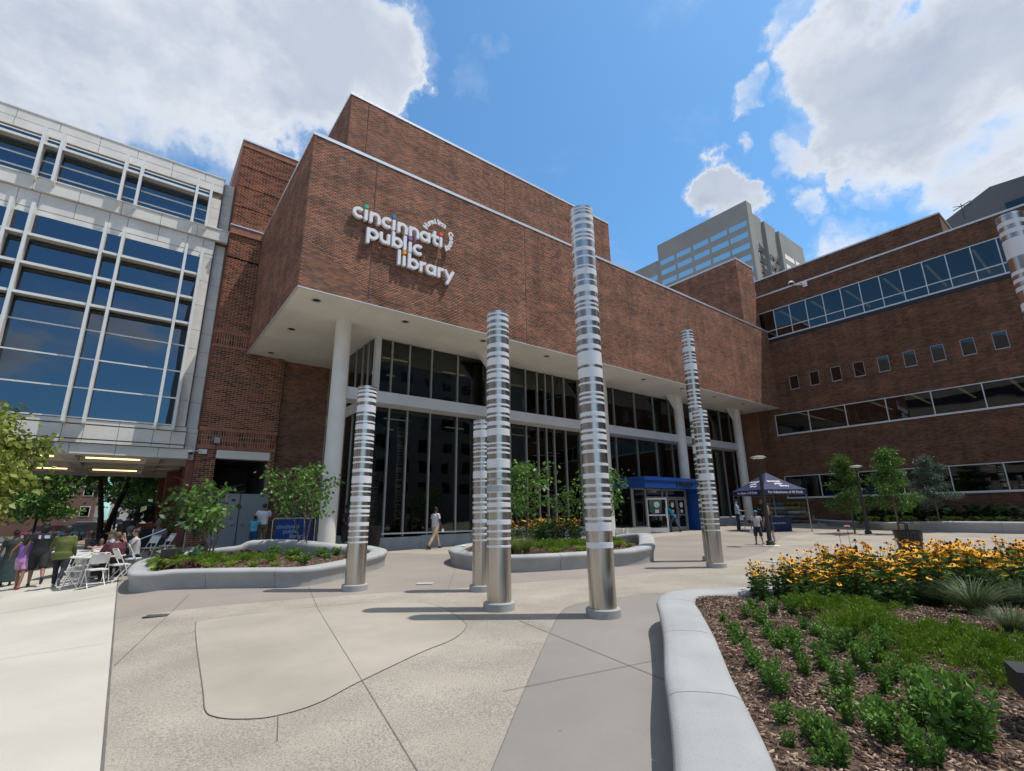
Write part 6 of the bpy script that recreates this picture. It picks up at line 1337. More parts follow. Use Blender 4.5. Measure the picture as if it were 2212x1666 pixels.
for i, (x, y) in enumerate(((-.30,18.95),(-.16,19.05))):
    b = thing('water_bottle', ['left one of two clear plastic water bottles on the white table','right one of two clear plastic water bottles on the white table'][i], 'bottle', (x,y,zt)); b['group'] = 'water bottles on the table'
    MB().lathe([(.0001,0),(.033,0),(.035,.02),(.035,.14),(.014,.19),(.013,.21)], (x,y,zt), 12).build('body', mat('bottle%d' % i, (.55,.6,.66), .15), b, True); MB().lathe([(.015,.21),(.015,.232),(.0001,.232)], (x,y,zt), 10).build('cap', M['white'], b); MB().lathe([(.036,.05),(.036,.11)], (x,y,zt), 12).build('wrapper', mat('pinklabel%d' % i, (.55,.16,.2), .5), b)

# ------------------------------------------------------------------ people
SKIN = {'d': (.11,.055,.035), 'm': (.25,.13,.085), 'l': (.50,.30,.22)}
_mc = {}
def pm(name, col, rough=.85, **k):
    if (name, col) not in _mc: _mc[(name, col)] = mat(name, col, rough, var=.14, scale=6, bump=.5, bscale=14, **k)
    return _mc[(name, col)]
def fuse(mb, vox, smooth_it=4):
    me = mb.mesh('raw'); o = bpy.data.objects.new('raw', me); COL.objects.link(o)
    r = o.modifiers.new('r', 'REMESH'); r.mode = 'VOXEL'; r.voxel_size = vox; r.use_smooth_shade = True
    s = o.modifiers.new('s', 'SMOOTH'); s.iterations = smooth_it; s.factor = .5
    return o
def person(label, x, y, face, h=1.72, skin='m', top=('shirt',(.6,.6,.62)), bottom=('trousers',(.05,.05,.06)), hair=('short',(.015,.012,.01)), shoes=(.02,.02,.02), legs=((18,5),(-14,12)), arms=((-12,6,15),(14,6,15)), lean=0, seated=False, base=None, girth=1.0, cap=None, sleeve='short', extra=None, hz=None, group=None, turn=0):
    """legs: (forward swing, knee bend) left,right; arms: (forward swing, outward, elbow bend) left,right"""
    k = h/1.75; J = {}
    R_ = lambda s: radians(s); G_ = girth
    hipz = 0; hips = Vector((0,0,0)); ln = R_(lean); spine = Vector((0, sin(ln), cos(ln)))
    chest = hips+spine*.34; neck = hips+spine*.54; head = neck+Vector((0, sin(ln*.6), cos(ln*.6)))*.155
    low = 0; legpts = []
    for s, (sw, kb) in zip((-1, 1), legs):
        hp = hips+Vector((s*.095*G_**.5, 0, -.04)); a = R_(sw); b = R_(sw-kb); kn = hp+Vector((s*.01, sin(a), -cos(a)))*.43; an = kn+Vector((0, sin(b), -cos(b)))*.41; legpts.append((hp, kn, an, b)); low = min(low, an.z-.075*cos(b)-.02)
    armpts = []
    for s, (sw, ow, eb) in zip((-1, 1), arms):
        sh = neck+Vector((s*.185*G_**.6, 0, -.055)); a, o, e = R_(sw), R_(ow), R_(sw+eb); el = sh+Vector((s*sin(o), sin(a)*cos(o), -cos(a)*cos(o)))*.29; wr = el+Vector((s*sin(o)*.4*(1 if eb < 60 else -.6), sin(e), -cos(e)))*.25; hd = wr+(wr-el).normalized()*.085; armpts.append((sh, el, wr, hd))
    z0 = -low; g = gz(x, y) if base is None else base
    rootz = g
    T = Matrix.Translation((x, y, g)) @ Matrix.Rotation(face-pi/2, 4, 'Z') @ Matrix.Scale(k, 4) @ Matrix.Translation((0, 0, z0 if not seated else (seated/k)))
    t = thing('person', label, 'person', (x, y, g), group=group)
    def put_(me, name, m_, smooth=True):
        if isinstance(me, bpy.types.Object):
            o = link(name, EMPTY_MESH, t)
            def done(d): d.transform(T); d.materials.clear(); d.materials.append(m_); d.polygons.foreach_set('use_smooth', [True]*len(d.polygons)); d.name = name; o.data = d
            defer(me, done); return o
        me.transform(T); me.materials.clear(); me.materials.append(m_)
        if smooth: me.polygons.foreach_set('use_smooth', [True]*len(me.polygons))
        return link(name, me, t)
    def torso(mb, g_=0, lo=-.10, hi=.56, hipf=1.0, chestf=1.0):
        st = [(-.12,.145,.105),(-.02,.165*G_,.125*G_),(.10,.145*G_,.115*G_),(.22,.150*G_,.115*G_),(.36,.170*G_,.120*G_),(.46,.175*G_**.7,.105),(.52,.12,.085),(.57,.06,.06)]
        mb.rings([(tuple(hips+spine*z), rx+g_, ry+g_, 0) for z, rx, ry in st if lo <= z <= hi])
    body = MB(); torso(body, -.012, -.2, .6)
    body.tube([neck-spine*.03, neck+spine*.05, head-Vector((0,0,.04))], [.058,.052,.055], 12)
    body.ball(tuple(head+Vector((0,.005,.02))), .074, .094, .112, 16, 12); body.ball(tuple(head+Vector((0,.035,-.055))), .052, .060, .055, 12, 8)
    body.ball(tuple(head+Vector((0,.100,-.01))), .014, .020, .026, 8, 6)
    for s in (-1, 1): body.ball(tuple(head+Vector((s*.078,-.005,0))), .010, .020, .032, 8, 6)
    for s, (hp, kn, an, b) in zip((-1, 1), legpts):
        body.tube([hp+Vector((0,0,.05)), hp, hp.lerp(kn,.5), kn, kn.lerp(an,.35), an], [.085*G_,.088*G_,.070*G_,.052,.056,.036], 12)
        fd = Vector((0, cos(b), sin(b)*.9)) if not seated else Vector((0,1,0)); dn = Vector((0, sin(b), -cos(b))) if not seated else Vector((0,0,-1))
        body.tube([an-fd*.04+dn*.045, an+fd*.07+dn*.055, an+fd*.16+dn*.065], [.036,.036,.024], 10)
    for s, (sh, el, wr, hd) in zip((-1, 1), armpts):
        body.tube([sh+Vector((-s*.05,0,.01)), sh, sh.lerp(el,.5), el, el.lerp(wr,.4), wr], [.052,.052*G_**.5,.044*G_**.5,.036,.036,.024], 12)
        d = (hd-wr).normalized(); side = d.cross(Vector((0,1,0))); side = side.normalized() if side.length > .05 else Vector((1,0,0)); body.tube([wr, wr+d*.05, wr+d*.09], [(.022,.022),(.026,.030),(.028,.026)], 10)
    me = fuse(body, .0155); bo = put_(me, 'body', pm('skin', SKIN[skin], .55))
    # fingers, five to a hand, curled a little
    fb = MB()
    for s, (sh, el, wr, hd) in zip((-1, 1), armpts):
        d = (hd-wr).normalized(); fwd_ = Vector((0,1,0)); fwd_ = (fwd_-d*fwd_.dot(d)).normalized(); inn = d.cross(fwd_)*(1 if s < 0 else -1)
        for q in range(4):
            o = wr+d*.085+fwd_*(.022-.0145*q); l = (.066,.074,.069,.054)[q]; fb.tube([o-d*.02, o+d*l*.45+inn*.004, o+d*l*.8+inn*.018, o+d*l*.95+inn*.032], [.0085,.008,.0072,.005], 6)
        o = wr+d*.035+fwd_*.022; fb.tube([o, o+d*.03+fwd_*.022+inn*.008, o+d*.062+fwd_*.028+inn*.018], [.010,.0095,.006], 6)
    put_(fb.mesh('fingers'), 'fingers', pm('skin', SKIN[skin], .55))
    eb = MB()
    for s in (-1, 1): eb.ball(tuple(head+Vector((s*.030,.090,.018))), .011, .008, .006, 8, 6)
    put_(eb.mesh('eyes'), 'eyes', M['gloss_black'])
    mb = MB(); mb.ball(tuple(head+Vector((0,.087,-.052))), .022, .008, .006, 8, 5); put_(mb.mesh('mouth'), 'mouth', pm('lip', (.22,.08,.07)))
    # clothes
    kind, col = top; cl = MB(); torso(cl, .012 if kind != 'cardigan' else .026, -.10 if kind in ('shirt','tank') else -.15, .53 if kind != 'tank' else .50)
    if kind == 'cardigan': cl.rings([(tuple(hips+spine*-.16), .20*G_,.16*G_,0),(tuple(hips+spine*.05), .195*G_,.155*G_,0)])
    if kind != 'tank':
        f = {'short': .62, 'long': 2.0, 'elbow': 1.0}[sleeve]
        for s, (sh, el, wr, hd) in zip((-1, 1), armpts):
            if f <= 1: cl.tube([sh+Vector((-s*.06,0,.01)), sh, sh.lerp(el, f)], [.066,.067*G_**.5,.066*G_**.5], 12)
            else: cl.tube([sh+Vector((-s*.06,0,.01)), sh, el, wr], [.066,.064*G_**.5,.052,.038], 12)
    put_(fuse(cl, .017, 3), 'top', pm('cloth_top', col))
    kind, col = bottom; cl = MB()
    if kind == 'dress':
        zb_ = min(legpts[0][2].z, legpts[1][2].z)+.05; cl.rings([((0,0,zb_), .29,.26,0),((0,0,zb_*.6),.25,.22,0),((0,0,-.15),.20,.165,0),((0,0,.10),.155*G_,.13*G_,0)]); put_(fuse(cl, .02, 3), 'dress', pm('cloth_bottom', col))
    else:
        cl.rings([(tuple(hips+spine*-.13), .16*G_,.125*G_,0),(tuple(hips+spine*-.02), .175*G_,.135*G_,0),(tuple(hips+spine*.07), .155*G_,.122*G_,0)])
        for s, (hp, kn, an, b) in zip((-1, 1), legpts):
            if kind == 'shorts': cl.tube([hp+Vector((0,0,.05)), hp, hp.lerp(kn, .72)], [.10*G_,.104*G_,.094*G_], 12)
            elif kind == 'long_shorts': cl.tube([hp+Vector((0,0,.05)), hp, hp.lerp(kn,.5), kn+(an-kn)*.12], [.10*G_,.106*G_,.10*G_,.088], 12)
            else: cl.tube([hp+Vector((0,0,.05)), hp, hp.lerp(kn,.5), kn, kn.lerp(an,.5), an], [.10*G_,.10*G_,.088*G_,.070,.066,.056], 12)
        put_(fuse(cl, .017, 3), kind if kind != 'long_shorts' else 'shorts', pm('cloth_bottom', col))
    for s, (hp, kn, an, b) in zip((-1, 1), legpts):
        fd = Vector((0, cos(b), sin(b)*.9)) if not seated else Vector((0,1,0)); dn = Vector((0, sin(b), -cos(b))) if not seated else Vector((0,0,-1)); mb = MB()
        mb.tube([an-fd*.055+dn*.035, an-fd*.02+dn*.042, an+fd*.08+dn*.056, an+fd*.15+dn*.066, an+fd*.19+dn*.07], [(.034,.036),(.044,.042),(.042,.038),(.040,.028),(.022,.016)], 12); put_(mb.mesh('shoe'), 'shoe', pm('shoe', shoes, .6))
    kind, col = hair; hb = MB(); hm = pm('hair', col, .6)
    if kind != 'bald':
        hb.ball(tuple(head+Vector((0,-.014,.040))), .088, .100, .098, 16, 10)
        if kind == 'afro': hb.ball(tuple(head+Vector((0,-.02,.04))), .135, .135, .125, 16, 10)
        if kind in ('long','ponytail'): hb.tube([head+Vector((0,-.05,.05)), head+Vector((0,-.085,-.08)), head+Vector((0,-.10,-.22)), head+Vector((0,-.11,-.34 if kind == 'long' else -.26))], [(.075,.05),(.10,.05),(.095,.045),(.05,.02)] if kind == 'long' else [.05,.04,.035,.012], 12)
        if kind == 'bun': hb.ball(tuple(head+Vector((0,-.06,.13))), .045, .045, .042, 10, 8)
        if kind == 'dreads':
            for q in range(9): a = -2.7+q*.25; hb.tube([head+Vector((cos(a)*.07,sin(a)*.07,.06)), head+Vector((cos(a)*.10,sin(a)*.11,-.04)), head+Vector((cos(a)*.09,sin(a)*.10,-.17))], [.03,.024,.012], 6)
        me = fuse(hb, .012, 1); put_(me, 'hair', hm)
    if cap:
        cb = MB(); cb.lathe([(.095,.035),(.098,.06),(.085,.115),(.045,.145),(.0001,.15)], tuple(head+Vector((0,-.008,0))), 20); cb.obox(tuple(head+Vector((0,.13,.045))), (.065,0,0), (0,.055,-.01), (0,0,.005)); put_(cb.mesh('cap'), 'cap', pm('cap', cap))
    if extra: extra(t, T, armpts, head, put_, legpts, neck, spine)
    return t
def holding(kind, col, hand=1, size=(.16,.005,.22)):
    def f(t, T, armpts, head, put_, legpts, neck, spine):
        hd = armpts[hand][3]; s = size
        p = hd+Vector((0,0,-s[2]*.6)); q = T @ p
        o = MB().obox((0,0,0), (s[0]/2,0,0), (0,s[1]/2+.002,0), (0,0,s[2]/2)).build(kind, pm(kind, col)); o.matrix_world = T @ Matrix.Translation(p)
        tag(o, {'paper_bag': 'white printed flyer in the hand of the boy in the blue cap', 'handbag': 'black shoulder bag hanging beside the woman in the green cardigan', 'folder': 'white folded paper in the hand of the walking man'}[kind], {'paper_bag': 'flyer', 'handbag': 'bag', 'folder': 'paper'}[kind])
    return f
def back_print(cols):
    def f(t, T, armpts, head, put_, legpts, neck, spine):
        for i, (c_, x_, z_, w, h_) in enumerate(cols):
            me = MB().box(-w/2+x_, w/2+x_, -.155, -.150, z_-h_/2, z_+h_/2).mesh('shirt_print'); put_(me, 'shirt_print', pm('print%d' % i, c_), False)
    return f
A_ = pi/2    # facing +Y (away)
ph = {'P1': ((-2.64, 22.89), 1.61), 'P2': ((-2.18, 21.27), 1.48), 'P3': ((-1.82, 21.17), 1.75), 'P4': ((-1.21, 19.7), 1.51), 'W': ((10.49, 18.93), 1.72), 'boy': ((21.06, 10.58), 1.28), 'girl': ((21.57, 10.31), 1.47)}
P_ = lambda n: (ph[n][0][0], ph[n][0][1])
person('woman in a long dark patterned dress with tied-up hair at the left edge', *P_('P1'), A_+.1, 1.66, 'd', ('shirt',(.03,.035,.035)), ('dress',(.025,.05,.052)), ('bun',(.02,.012,.01)), (.08,.05,.05), ((6,4),(-4,3)), ((10,14,40),(12,12,60)), girth=1.15)
person('girl in a lilac tank top, pink shorts and red shoes, seen from behind', *P_('P2'), A_-.25, 1.58, 'm', ('tank',(.30,.15,.50)), ('shorts',(.52,.27,.50)), ('long',(.015,.012,.012)), (.45,.04,.06), ((14,4),(-12,6)), ((-10,32,35),(8,30,45)), lean=8, girth=1.02)
person('man in a black shirt with white letters and black shorts, seen from behind', *P_('P3'), A_+.15, 1.82, 'm', ('shirt',(.018,.018,.022)), ('long_shorts',(.02,.02,.022)), ('dreads',(.015,.012,.01)), (.03,.03,.05), ((12,6),(-22,28)), ((-6,16,20),(10,18,30)), girth=1.25, extra=back_print([((.55,.5,.62),-.10,.40,.05,.10),((.5,.6,.7),.06,.40,.12,.09)]))
person('woman in a green cardigan and dark trousers walking away with a black bag', *P_('P4'), A_-.1, 1.66, 'd', ('cardigan',(.10,.125,.03)), ('trousers',(.018,.022,.035)), ('afro',(.012,.01,.01)), (.25,.25,.32), ((16,4),(-20,34)), ((22,20,45),(-8,10,30)), girth=1.22, sleeve='long', extra=holding('handbag', (.015,.015,.018), 1, (.10,.22,.24)))
person('man in a white shirt and khaki trousers walking to the right past the glass', *P_('W'), .12, max(1.7, ph['W'][1]), 'd', ('shirt',(.62,.63,.68)), ('trousers',(.50,.36,.25)), ('short',(.012,.01,.01)), (.015,.015,.015), ((24,6),(-24,10)), ((-8,6,10),(10,5,20)), girth=1.12, extra=holding('folder', (.7,.7,.7), 1, (.05,.09,.13)))
person('boy in a grey shirt and bright blue cap walking towards the tent with a flyer', *P_('boy'), .75, 1.34, 'm', ('shirt',(.46,.45,.46)), ('long_shorts',(.018,.02,.03)), ('short',(.05,.03,.02)), (.25,.26,.04), ((14,6),(-16,12)), ((6,12,10),(-8,14,8)), cap=(.06,.25,.55), girth=1.05, extra=holding('paper_bag', (.72,.74,.8), 0, (.20,.02,.24)))
person('girl with long light brown hair in a black top and shorts behind the lamp post', *P_('girl'), .8, 1.52, 'l', ('shirt',(.018,.018,.02)), ('shorts',(.03,.035,.05)), ('long',(.26,.13,.06)), (.6,.6,.6), ((6,3),(-6,5)), ((4,6,10),(50,8,50)), girth=.95)
person('man in a light blue polo and dark cap standing under the tent', 28.9, 15.6, -1.2, 1.78, 'l', ('shirt',(.22,.36,.50)), ('trousers',(.02,.022,.04)), ('short',(.05,.04,.03)), (.02,.02,.02), ((2,2),(-2,4)), ((2,14,30),(20,12,60)), cap=(.02,.02,.025))
person('bearded man in a dark green shirt behind the navy table', 30.7, 15.0, -2.3, 1.80, 'l', ('shirt',(.035,.06,.035)), ('trousers',(.02,.02,.03)), ('bald',(.1,.05,.03)), (.02,.02,.02), ((2,2),(-2,4)), ((20,14,70),(20,12,70)), girth=1.15)
person('man in a turquoise shirt and jeans leaning in to hold the open entrance door', 26.05, 18.05, 2.0, 1.72, 'm', ('shirt',(.03,.38,.62)), ('trousers',(.06,.09,.15)), ('short',(.2,.18,.16)), (.02,.02,.02), ((26,30),(-22,8)), ((60,14,20),(10,10,30)), lean=26, girth=1.05)
person('man in a white t-shirt and brown trousers seen from behind, beyond the left planter', 4.342, 21.5, A_, 1.66, 'm', ('shirt',(.66,.66,.70)), ('trousers',(.17,.125,.085)), ('short',(.03,.02,.015)), (.05,.05,.05), ((3,2),(-3,2)), ((20,14,60),(20,14,60)), base=.44, girth=1.18)
person('child in a light blue shirt beside the man in the white t-shirt', 4.016, 21.3, A_-.3, 1.22, 'd', ('shirt',(.10,.42,.55)), ('long_shorts',(.02,.06,.16)), ('short',(.012,.01,.01)), (.05,.05,.05), ((3,2),(-3,2)), ((50,14,60),(40,14,60)), base=.44, girth=1.1)
person('person all in black with a bright printed shirt and cap beside the white column', 7.066-.1, 19.6, -1.2, 1.78, 'd', ('shirt',(.012,.012,.014)), ('long_shorts',(.02,.02,.022)), ('short',(.01,.01,.01)), (.02,.02,.02), ((2,2),(-2,2)), ((5,8,20),(20,8,40)), cap=(.01,.01,.012), girth=1.1, extra=lambda t,T,a,hd,put_,l,n,s: [put_(MB().box(-.10+.07*i,-.04+.07*i,.14,.147,.12+.03*i,.40).mesh('shirt_print'), 'shirt_print', pm('bp%d' % i, c_), False) for i, c_ in enumerate([(.45,.34,.03),(.05,.30,.35),(.40,.10,.20)])])
person('person in blue behind the white column at the end of the barrier', 5.75, 22.4, -2.0, 1.7, 'm', ('shirt',(.03,.06,.12)), ('shorts',(.10,.16,.26)), ('short',(.03,.02,.02)), (.1,.1,.1), ((2,2),(-2,2)), ((5,8,20),(20,8,40)), base=.44)
SEAT = ((82,88),(80,86))
def sitter(label, x, y, face, **k):
    k.setdefault('legs', SEAT); k.setdefault('arms', ((30,10,60),(34,10,70))); return person(label, x, y, face, seated=.52, **k)
sitter('seated person in a maroon top seen from behind at the white table', .02, 18.75, A_+.5, h=1.72, skin='m', top=('shirt',(.085,.018,.03)), bottom=('trousers',(.03,.02,.03)), hair=('short',(.10,.085,.075)), girth=1.35, sleeve='elbow', lean=10)
sitter('seated man in a light blue shirt and olive cap at the white table', -.02, 20.3, 3.3, h=1.74, skin='l', top=('shirt',(.33,.45,.58)), bottom=('trousers',(.05,.05,.07)), hair=('short',(.2,.15,.1)), cap=(.12,.13,.07), girth=1.2, lean=14, sleeve='elbow')
sitter('small girl in a pale pink top sitting across the white table', -.40, 20.1, -A_, h=1.35, skin='m', top=('shirt',(.5,.3,.3)), bottom=('trousers',(.1,.08,.1)), hair=('long',(.03,.02,.015)))
sitter('woman in a white t-shirt eating, sitting on the planter end and facing left', .48, 19.7, 3.14, h=1.66, skin='l', top=('shirt',(.52,.51,.52)), bottom=('trousers',(.03,.05,.11)), hair=('bun',(.05,.035,.03)), arms=((40,8,110),(50,8,115)), lean=6)
sitter('seated person with grey curly hair behind the olive-capped man', .28, 22.0, 2.4, h=1.7, skin='l', top=('shirt',(.04,.05,.07)), bottom=('trousers',(.03,.03,.04)), hair=('afro',(.13,.125,.12)), girth=1.1)
sitter('dark-clad woman with curly hair sitting at the far table in the shade', -.8, 23.8, .6, h=1.65, skin='m', top=('shirt',(.05,.05,.055)), bottom=('trousers',(.03,.03,.05)), hair=('afro',(.04,.02,.012)))
person('person in dark blue standing in the shade under the bridge building', .25, 27.5, 1.2, 1.66, 'd', ('shirt',(.014,.018,.035)), ('trousers',(.015,.015,.02)), ('bun',(.01,.01,.01)), (.02,.02,.02), ((2,2),(-2,2)), ((5,8,20),(20,8,40)))
person('woman in a pale top standing in the shade near the red pier', 1.35, 27.0, 3.6, 1.6, 'm', ('shirt',(.16,.11,.11)), ('trousers',(.03,.03,.04)), ('afro',(.05,.02,.015)), (.02,.02,.02), ((2,2),(-2,2)), ((30,8,60),(20,8,70)))
person('woman in a yellow and pink outfit walking away up the sunlit walkway', -.75, 44, A_, 1.68, 'm', ('shirt',(.45,.22,.05)), ('shorts',(.45,.35,.45)), ('ponytail',(.1,.04,.02)), (.4,.4,.3), ((12,4),(-12,8)), ((10,10,20),(-10,10,20)))
for i, (x, y, c1_, c2_, lab) in enumerate([(1.2,62,(.02,.03,.08),(.03,.03,.05),'distant person in dark blue on the walkway'),(.4,66,(.6,.6,.6),(.05,.05,.05),'distant person in white on the walkway'),(-1.4,60,(.4,.05,.04),(.03,.03,.03),'distant person in red near the far trees'),(-9.5,58,(.65,.65,.65),(.5,.5,.5),'distant person in white at the far kerb, left of the red car')]):
    person(lab, x, y, A_+i, 1.72, 'm', ('shirt',c1_), ('trousers',c2_), ('short',(.02,.02,.02)), (.05,.05,.05))
st = thing('stroller', 'grey baby stroller with a dark hood parked in the shade', 'stroller', (1.25,24.3,gz(1.25,24.3))); g = gz(1.25,24.3)
for dx, dy in ((-.22,-.3),(.22,-.3),(-.22,.3),(.22,.3)):
    me = MB().lathe([(.06,-.015),(.11,-.015),(.11,.015),(.06,.015)], n=18).mesh('wheel', M['matte_black']); me.transform(Matrix.Translation((1.25+dx,24.3+dy,g+.11)) @ Matrix.Rotation(pi/2,4,'Y')); link('wheel', me, st)
mb = MB(); mb.bar((1.03,24.0,g+.11),(1.03,24.6,g+1.0),.03); mb.bar((1.47,24.0,g+.11),(1.47,24.6,g+1.0),.03); mb.bar((1.03,24.6,g+.11),(1.03,24.1,g+.6),.03); mb.bar((1.47,24.6,g+.11),(1.47,24.1,g+.6),.03); mb.bar((1.03,24.6,g+1.0),(1.47,24.6,g+1.0),.03); mb.build('frame', M['steelcap'], st)
MB().box(1.05,1.45,24.05,24.4,g+.45,g+.62).build('seat', M['matte_black'], st); MB().tube([(1.03,24.3,g+.80),(1.47,24.3,g+.80)], .22, 14).build('hood', mat('stroller_grey', (.12,.13,.15), .8), st, True)
for i, (x, y, lab) in enumerate([(.9,29.5,'dark covered box in the shade under the bridge building')]):
    g = gz(x,y); t = thing('equipment_case', lab, 'case', (x,y,g)); MB().box(x-.4,x+.4,y-.3,y+.3,g+.05,g+.85).build('body', M['matte_black'], t); MB().box(x-.41,x+.41,y-.31,y+.31,g+.86,g+.95).build('lid', M['gloss_black'], t)

# ------------------------------------------------------------------ vehicles, far buildings, street things beyond the bridge
def car(label, x, y, ang, col, suv=True):
    g = gz(x, y)+.02; t = thing('parked_car', label, 'car', (x,y,g), group='parked cars beyond the bridge'); T = Matrix.Translation((x,y,g)) @ Matrix.Rotation(ang,4,'Z')
    L_, W2, hb, hr = 4.7, .92, .95, 1.68 if suv else 1.42
    sec = [(-2.35,.45,.80),(-2.25,.35,.92),(-1.9,.30,hb+.02),(-.6,.28,hb+.04),(.9,.28,hb),(1.8,.30,hb-.10),(2.25,.35,.78),(2.35,.42,.62)]
    V = [];
    for px, zb_, zt_ in sec: V += [(px,-W2*.92,zb_),(px,-W2,(zb_+zt_)/2),(px,-W2*.9,zt_),(px,W2*.9,zt_),(px,W2,(zb_+zt_)/2),(px,W2*.92,zb_)]
    n = len(sec); F_ = [(i*6+k, (i+1)*6+k, (i+1)*6+(k+1)%6, i*6+(k+1)%6) for i in range(n-1) for k in range(6)]+[tuple(range(6)), tuple(range((n-1)*6, n*6))[::-1]]
    pt = mat('car_paint', col, .25, metal=.1, var=.03, coat=.6)
    me = MB().add(V, F_).mesh('body', pt); me.transform(T); link('body', me, t)
    def cab(w, z0, z1, sh, m_, nm, i=0):
        x0, x1, xt0, xt1 = -2.15+sh, 1.15-sh, -1.85+sh, .35-sh; me = MB().add([(x0,-w,z0),(x1,-w,z0),(x1,w,z0),(x0,w,z0),(xt0,-w*.84,z1),(xt1,-w*.84,z1),(xt1,w*.84,z1),(xt0,w*.84,z1)], [(0,3,2,1),(4,5,6,7),(0,1,5,4),(1,2,6,5),(2,3,7,6),(3,0,4,7)]).mesh(nm, m_); me.transform(T); link(nm, me, t)
    cab(.84, hb, hr-.06, 0, M['glass_wing'] if 0 else M['gloss_black'], 'windows'); me = MB().box(-1.85,.35,-.72,.72,hr-.07,hr).mesh('roof', pt); me.transform(T); link('roof', me, t)
    for px in (-1.45,1.45):
        for s in (-1,1):
            me = MB().lathe([(.0001,-.11),(.22,-.11),(.34,-.10),(.34,.10),(.0001,.10)], n=20).mesh('wheel', M['matte_black']); me.transform(T @ Matrix.Translation((px,s*.82,.34)) @ Matrix.Rotation(pi/2,4,'X')); o = link('wheel', me, t)
            me = MB().lathe([(.0001,-.02),(.20,-.02),(.20,.02),(.0001,.02)], n=16).mesh('rim', M['steelcap']); me.transform(T @ Matrix.Translation((px,s*.94,.34)) @ Matrix.Rotation(pi/2,4,'X')); link('rim', me, o)
    for s in (-1,1):
        me = MB().box(2.22,2.34,s*.55-.14,s*.55+.14,.66,.78).mesh('headlight', M['white']); me.transform(T); link('headlight', me, t)
        me = MB().box(-2.36,-2.26,s*.66-.12,s*.66+.12,.75,.95).mesh('tail_light', M['orange']); me.transform(T); link('tail_light', me, t)
def at_depth(px, d): return None
cars = [(-7.82, 87.48), (-3.417, 89.346), (-2.305, 77.98), (-3.49, 68.38), (-1.414, 119.338), (-2.266, 112.11), (-0.444, 131.73), (-9.343, 132.01)]
for (x, y), ang, col, lab in zip(cars, (2.6,2.5,-.6,2.3,0,.3,0,2.5), ((.42,.012,.02),(.7,.7,.7),(.65,.66,.68),(.06,.06,.065),(.5,.5,.52),(.25,.27,.3),(.02,.12,.35),(.04,.05,.06)), ('bright red estate car parked far beyond the bridge at left','white off-road car beyond the bridge, right of the dark trunk','second pale car parked behind the white off-road car','dark car half hidden behind the dark tree trunk','distant silver car up the street','distant grey car up the street','distant bright blue car at the end of the street','dark car parked far left behind the tree')): car(lab, x, y, ang, col)
def far_building(name, label, x0, x1, y0, y1, h, col, rows, cols, wm, face='S', win=(1.1,1.5), z0=2):
    b = thing(name, label, 'building', ((x0+x1)/2,y0,gz(x0,26))); MB().box(x0,x1,y0,y1,-1,h).build('wall', mat(name+'_stone', col, .9, var=.08, scale=.4), b); MB().box(x0-.2,x1+.2,y0-.2,y1,h,h+.4).build('cornice', mat(name+'_trim', tuple(c*1.1 for c in col), .9), b)
    fr = MB().box(-win[0]/2-.12,win[0]/2+.12,-.06,.02,-win[1]/2-.12,win[1]/2+.12).mesh('window', M['whiteframe']); pn = MB().box(-win[0]/2,win[0]/2,-.09,-.065,-win[1]/2,win[1]/2).mesh('pane', wm)
    for r_ in range(rows):
        for c_ in range(cols):
            px = x0+(x1-x0)*(c_+.5)/cols; o = link('window', fr, b, (px,y0-.01,z0+r_*(h-z0)/rows)); link('pane', pn, o).matrix_parent_inverse.identity()
            if (x1-x0) < 25:
                pass
    # flank facing the street
    xs_ = x1 if x0 < -3 else x0; s = 1 if x0 < -3 else -1
    fr2 = MB().box(-.02,.06,-win[0]/2-.12,win[0]/2+.12,-win[1]/2-.12,win[1]/2+.12).mesh('window', M['whiteframe']); pn2 = MB().box(.065,.09,-win[0]/2,win[0]/2,-win[1]/2,win[1]/2).mesh('pane', wm)
    for r_ in range(rows):
        for c_ in range(5):
            o = link('window', fr2, b, (xs_,y0+3+c_*(y1-y0-5)/5,z0+r_*(h-z0)/rows)); pp = link('pane', pn2, o); pp.matrix_parent_inverse.identity()
            if s < 0: o.scale = (-1,1,1)
far_building('pink_parking_block', 'pale pink parking block beyond the street at far left', -40, -17, 96, 130, 17, (.46,.33,.27), 4, 7, M['darkpanel'], win=(2.2,1.0), z0=3)
far_building('brown_brick_block', 'dark brown brick block with small windows behind the parking sign', -16.5, -4, 112, 135, 20, (.17,.095,.075), 5, 5, M['glass_wing'], z0=3)
far_building('stone_library_annex', 'pale stone building with tall windows beyond the garden wall', 2.9, 20, 50, 68, 14, (.44,.40,.32), 3, 5, M['glass_wing'], win=(1.3,2.6), z0=2.6)
far_building('red_brick_house', 'small red brick building between the trees and the stone building', 2.9, 9, 76, 95, 9, (.28,.10,.07), 2, 3, M['glass_wing'], z0=2.4)
far_building('end_block', 'hazy pale block closing the end of the street', -3, 14, 170, 190, 16, (.42,.40,.37), 4, 5, M['darkpanel'], z0=3)
pk = [(-10.295, 121.39, 6.806), (-10.594, 122.563, 3.994)]
sg = thing('parking_sign', 'tall blue vertical sign with white letters reading PARKING far beyond the bridge', 'sign', pk[0]); c = Vector(pk[0]); c.z = (pk[0][2]+pk[1][2])/2
ux = Vector((cos(.4),-sin(.4),0)); nx = Vector((-sin(.4),-cos(.4),0))
MB().obox(c, ux*.62, nx*.12, (0,0,3.6)).build('panel', mat('sign_navy', (.02,.04,.14), .5), sg); MB().bar(c-Vector((0,0,3.6)), Vector((c.x,c.y,-.3)), .25).build('post', M['matte_black'], sg)
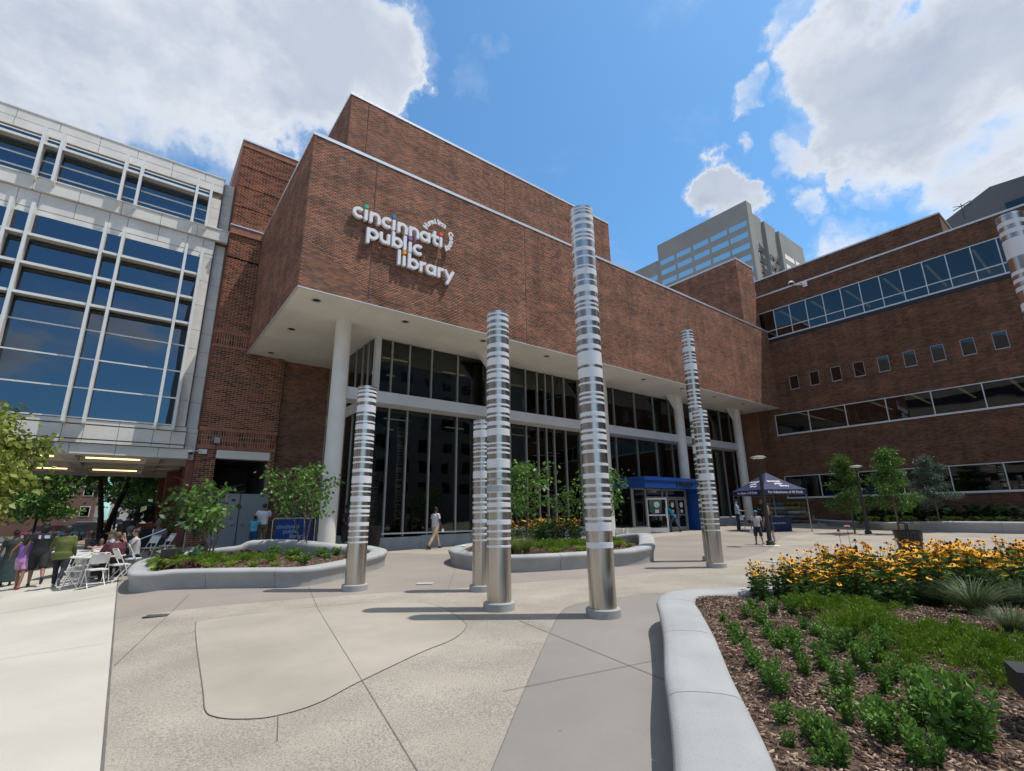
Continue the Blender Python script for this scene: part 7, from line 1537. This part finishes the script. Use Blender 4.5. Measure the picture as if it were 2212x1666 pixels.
for i, ch in enumerate('PARKING'): q = c+nx*.14+Vector((0,0,2.75-i*.98)); place_text(ch, 1.05, .02, q, ux, (0,0,1), M['white_text'], 'letter', sg, bold=.02)
for i in range(5):
    x, y = -3.1, 47+i*9; g = gz(x,26); t = thing('bollard', 'slim dark post along the kerb beyond the bridge', 'bollard', (x,y,g), group='kerb posts beyond the bridge'); MB().lathe([(.07,0),(.07,.95),(.0001,1.0)], (x,y,g), 12).build('post', M['gloss_black'], t)
g = gz(-9,26)
for i, x in enumerate((-10.5,-8.2,-5.9)):
    t = thing('barricade', 'white zigzag street barricade at the far kerb behind the walking group', 'barricade', (x,48,g), group='white barricades at the far kerb'); MB().bar((x-1,48,g),(x-.1,48,g+.95),.10,.05).build('leg', M['white'], t); MB().bar((x+.8,48,g),(x-.05,48,g+.95),.10,.05).build('leg', M['white'], t); MB().bar((x-1,48.1,g+.75),(x+1,48.1,g+.75),.10,.20).build('board', M['white'], t)
tl = thing('street_lamp', 'dark globe street lamp before the pale stone building beyond the bridge', 'street lamp', (2.35,47,gz(2,26))); g = gz(2,26); MB().tube([(2.35,47,g),(2.35,47,g+3.2)], [.09,.05], 10).build('pole', M['gloss_black'], tl, True); MB().ball((2.35,47,g+3.4), .2, .2, .24).build('globe', M['white'], tl, True)
# the street light and low lamp mirrored in the blue glass
slx, sly = 1.8, -14.0; t = thing('street_light', 'dark arm street light standing behind the camera, mirrored in the blue glass', 'street light', (slx,sly,0)); MB().tube([(slx,sly,-.3),(slx,sly,9.2)], [.14,.09], 12).build('pole', M['gloss_black'], t, True); MB().bar((slx,sly,9.1),(slx-1.0,sly,9.15),.10).build('arm', M['gloss_black'], t); MB().ball((slx-1.3,sly,9.15), .42, .22, .10).build('lamp_head', M['gloss_black'], t, True)
flush_pending()
# leftovers: a crumpled scrap and pebbles near the planters
tag(MB().ball((9.0,14.3,gz(9,14.3)+.49), .09, .05, .03, 8, 5).build('crumpled_paper', M['white_text']), 'crumpled white paper scrap lying on the rim of the middle planter', 'litter')
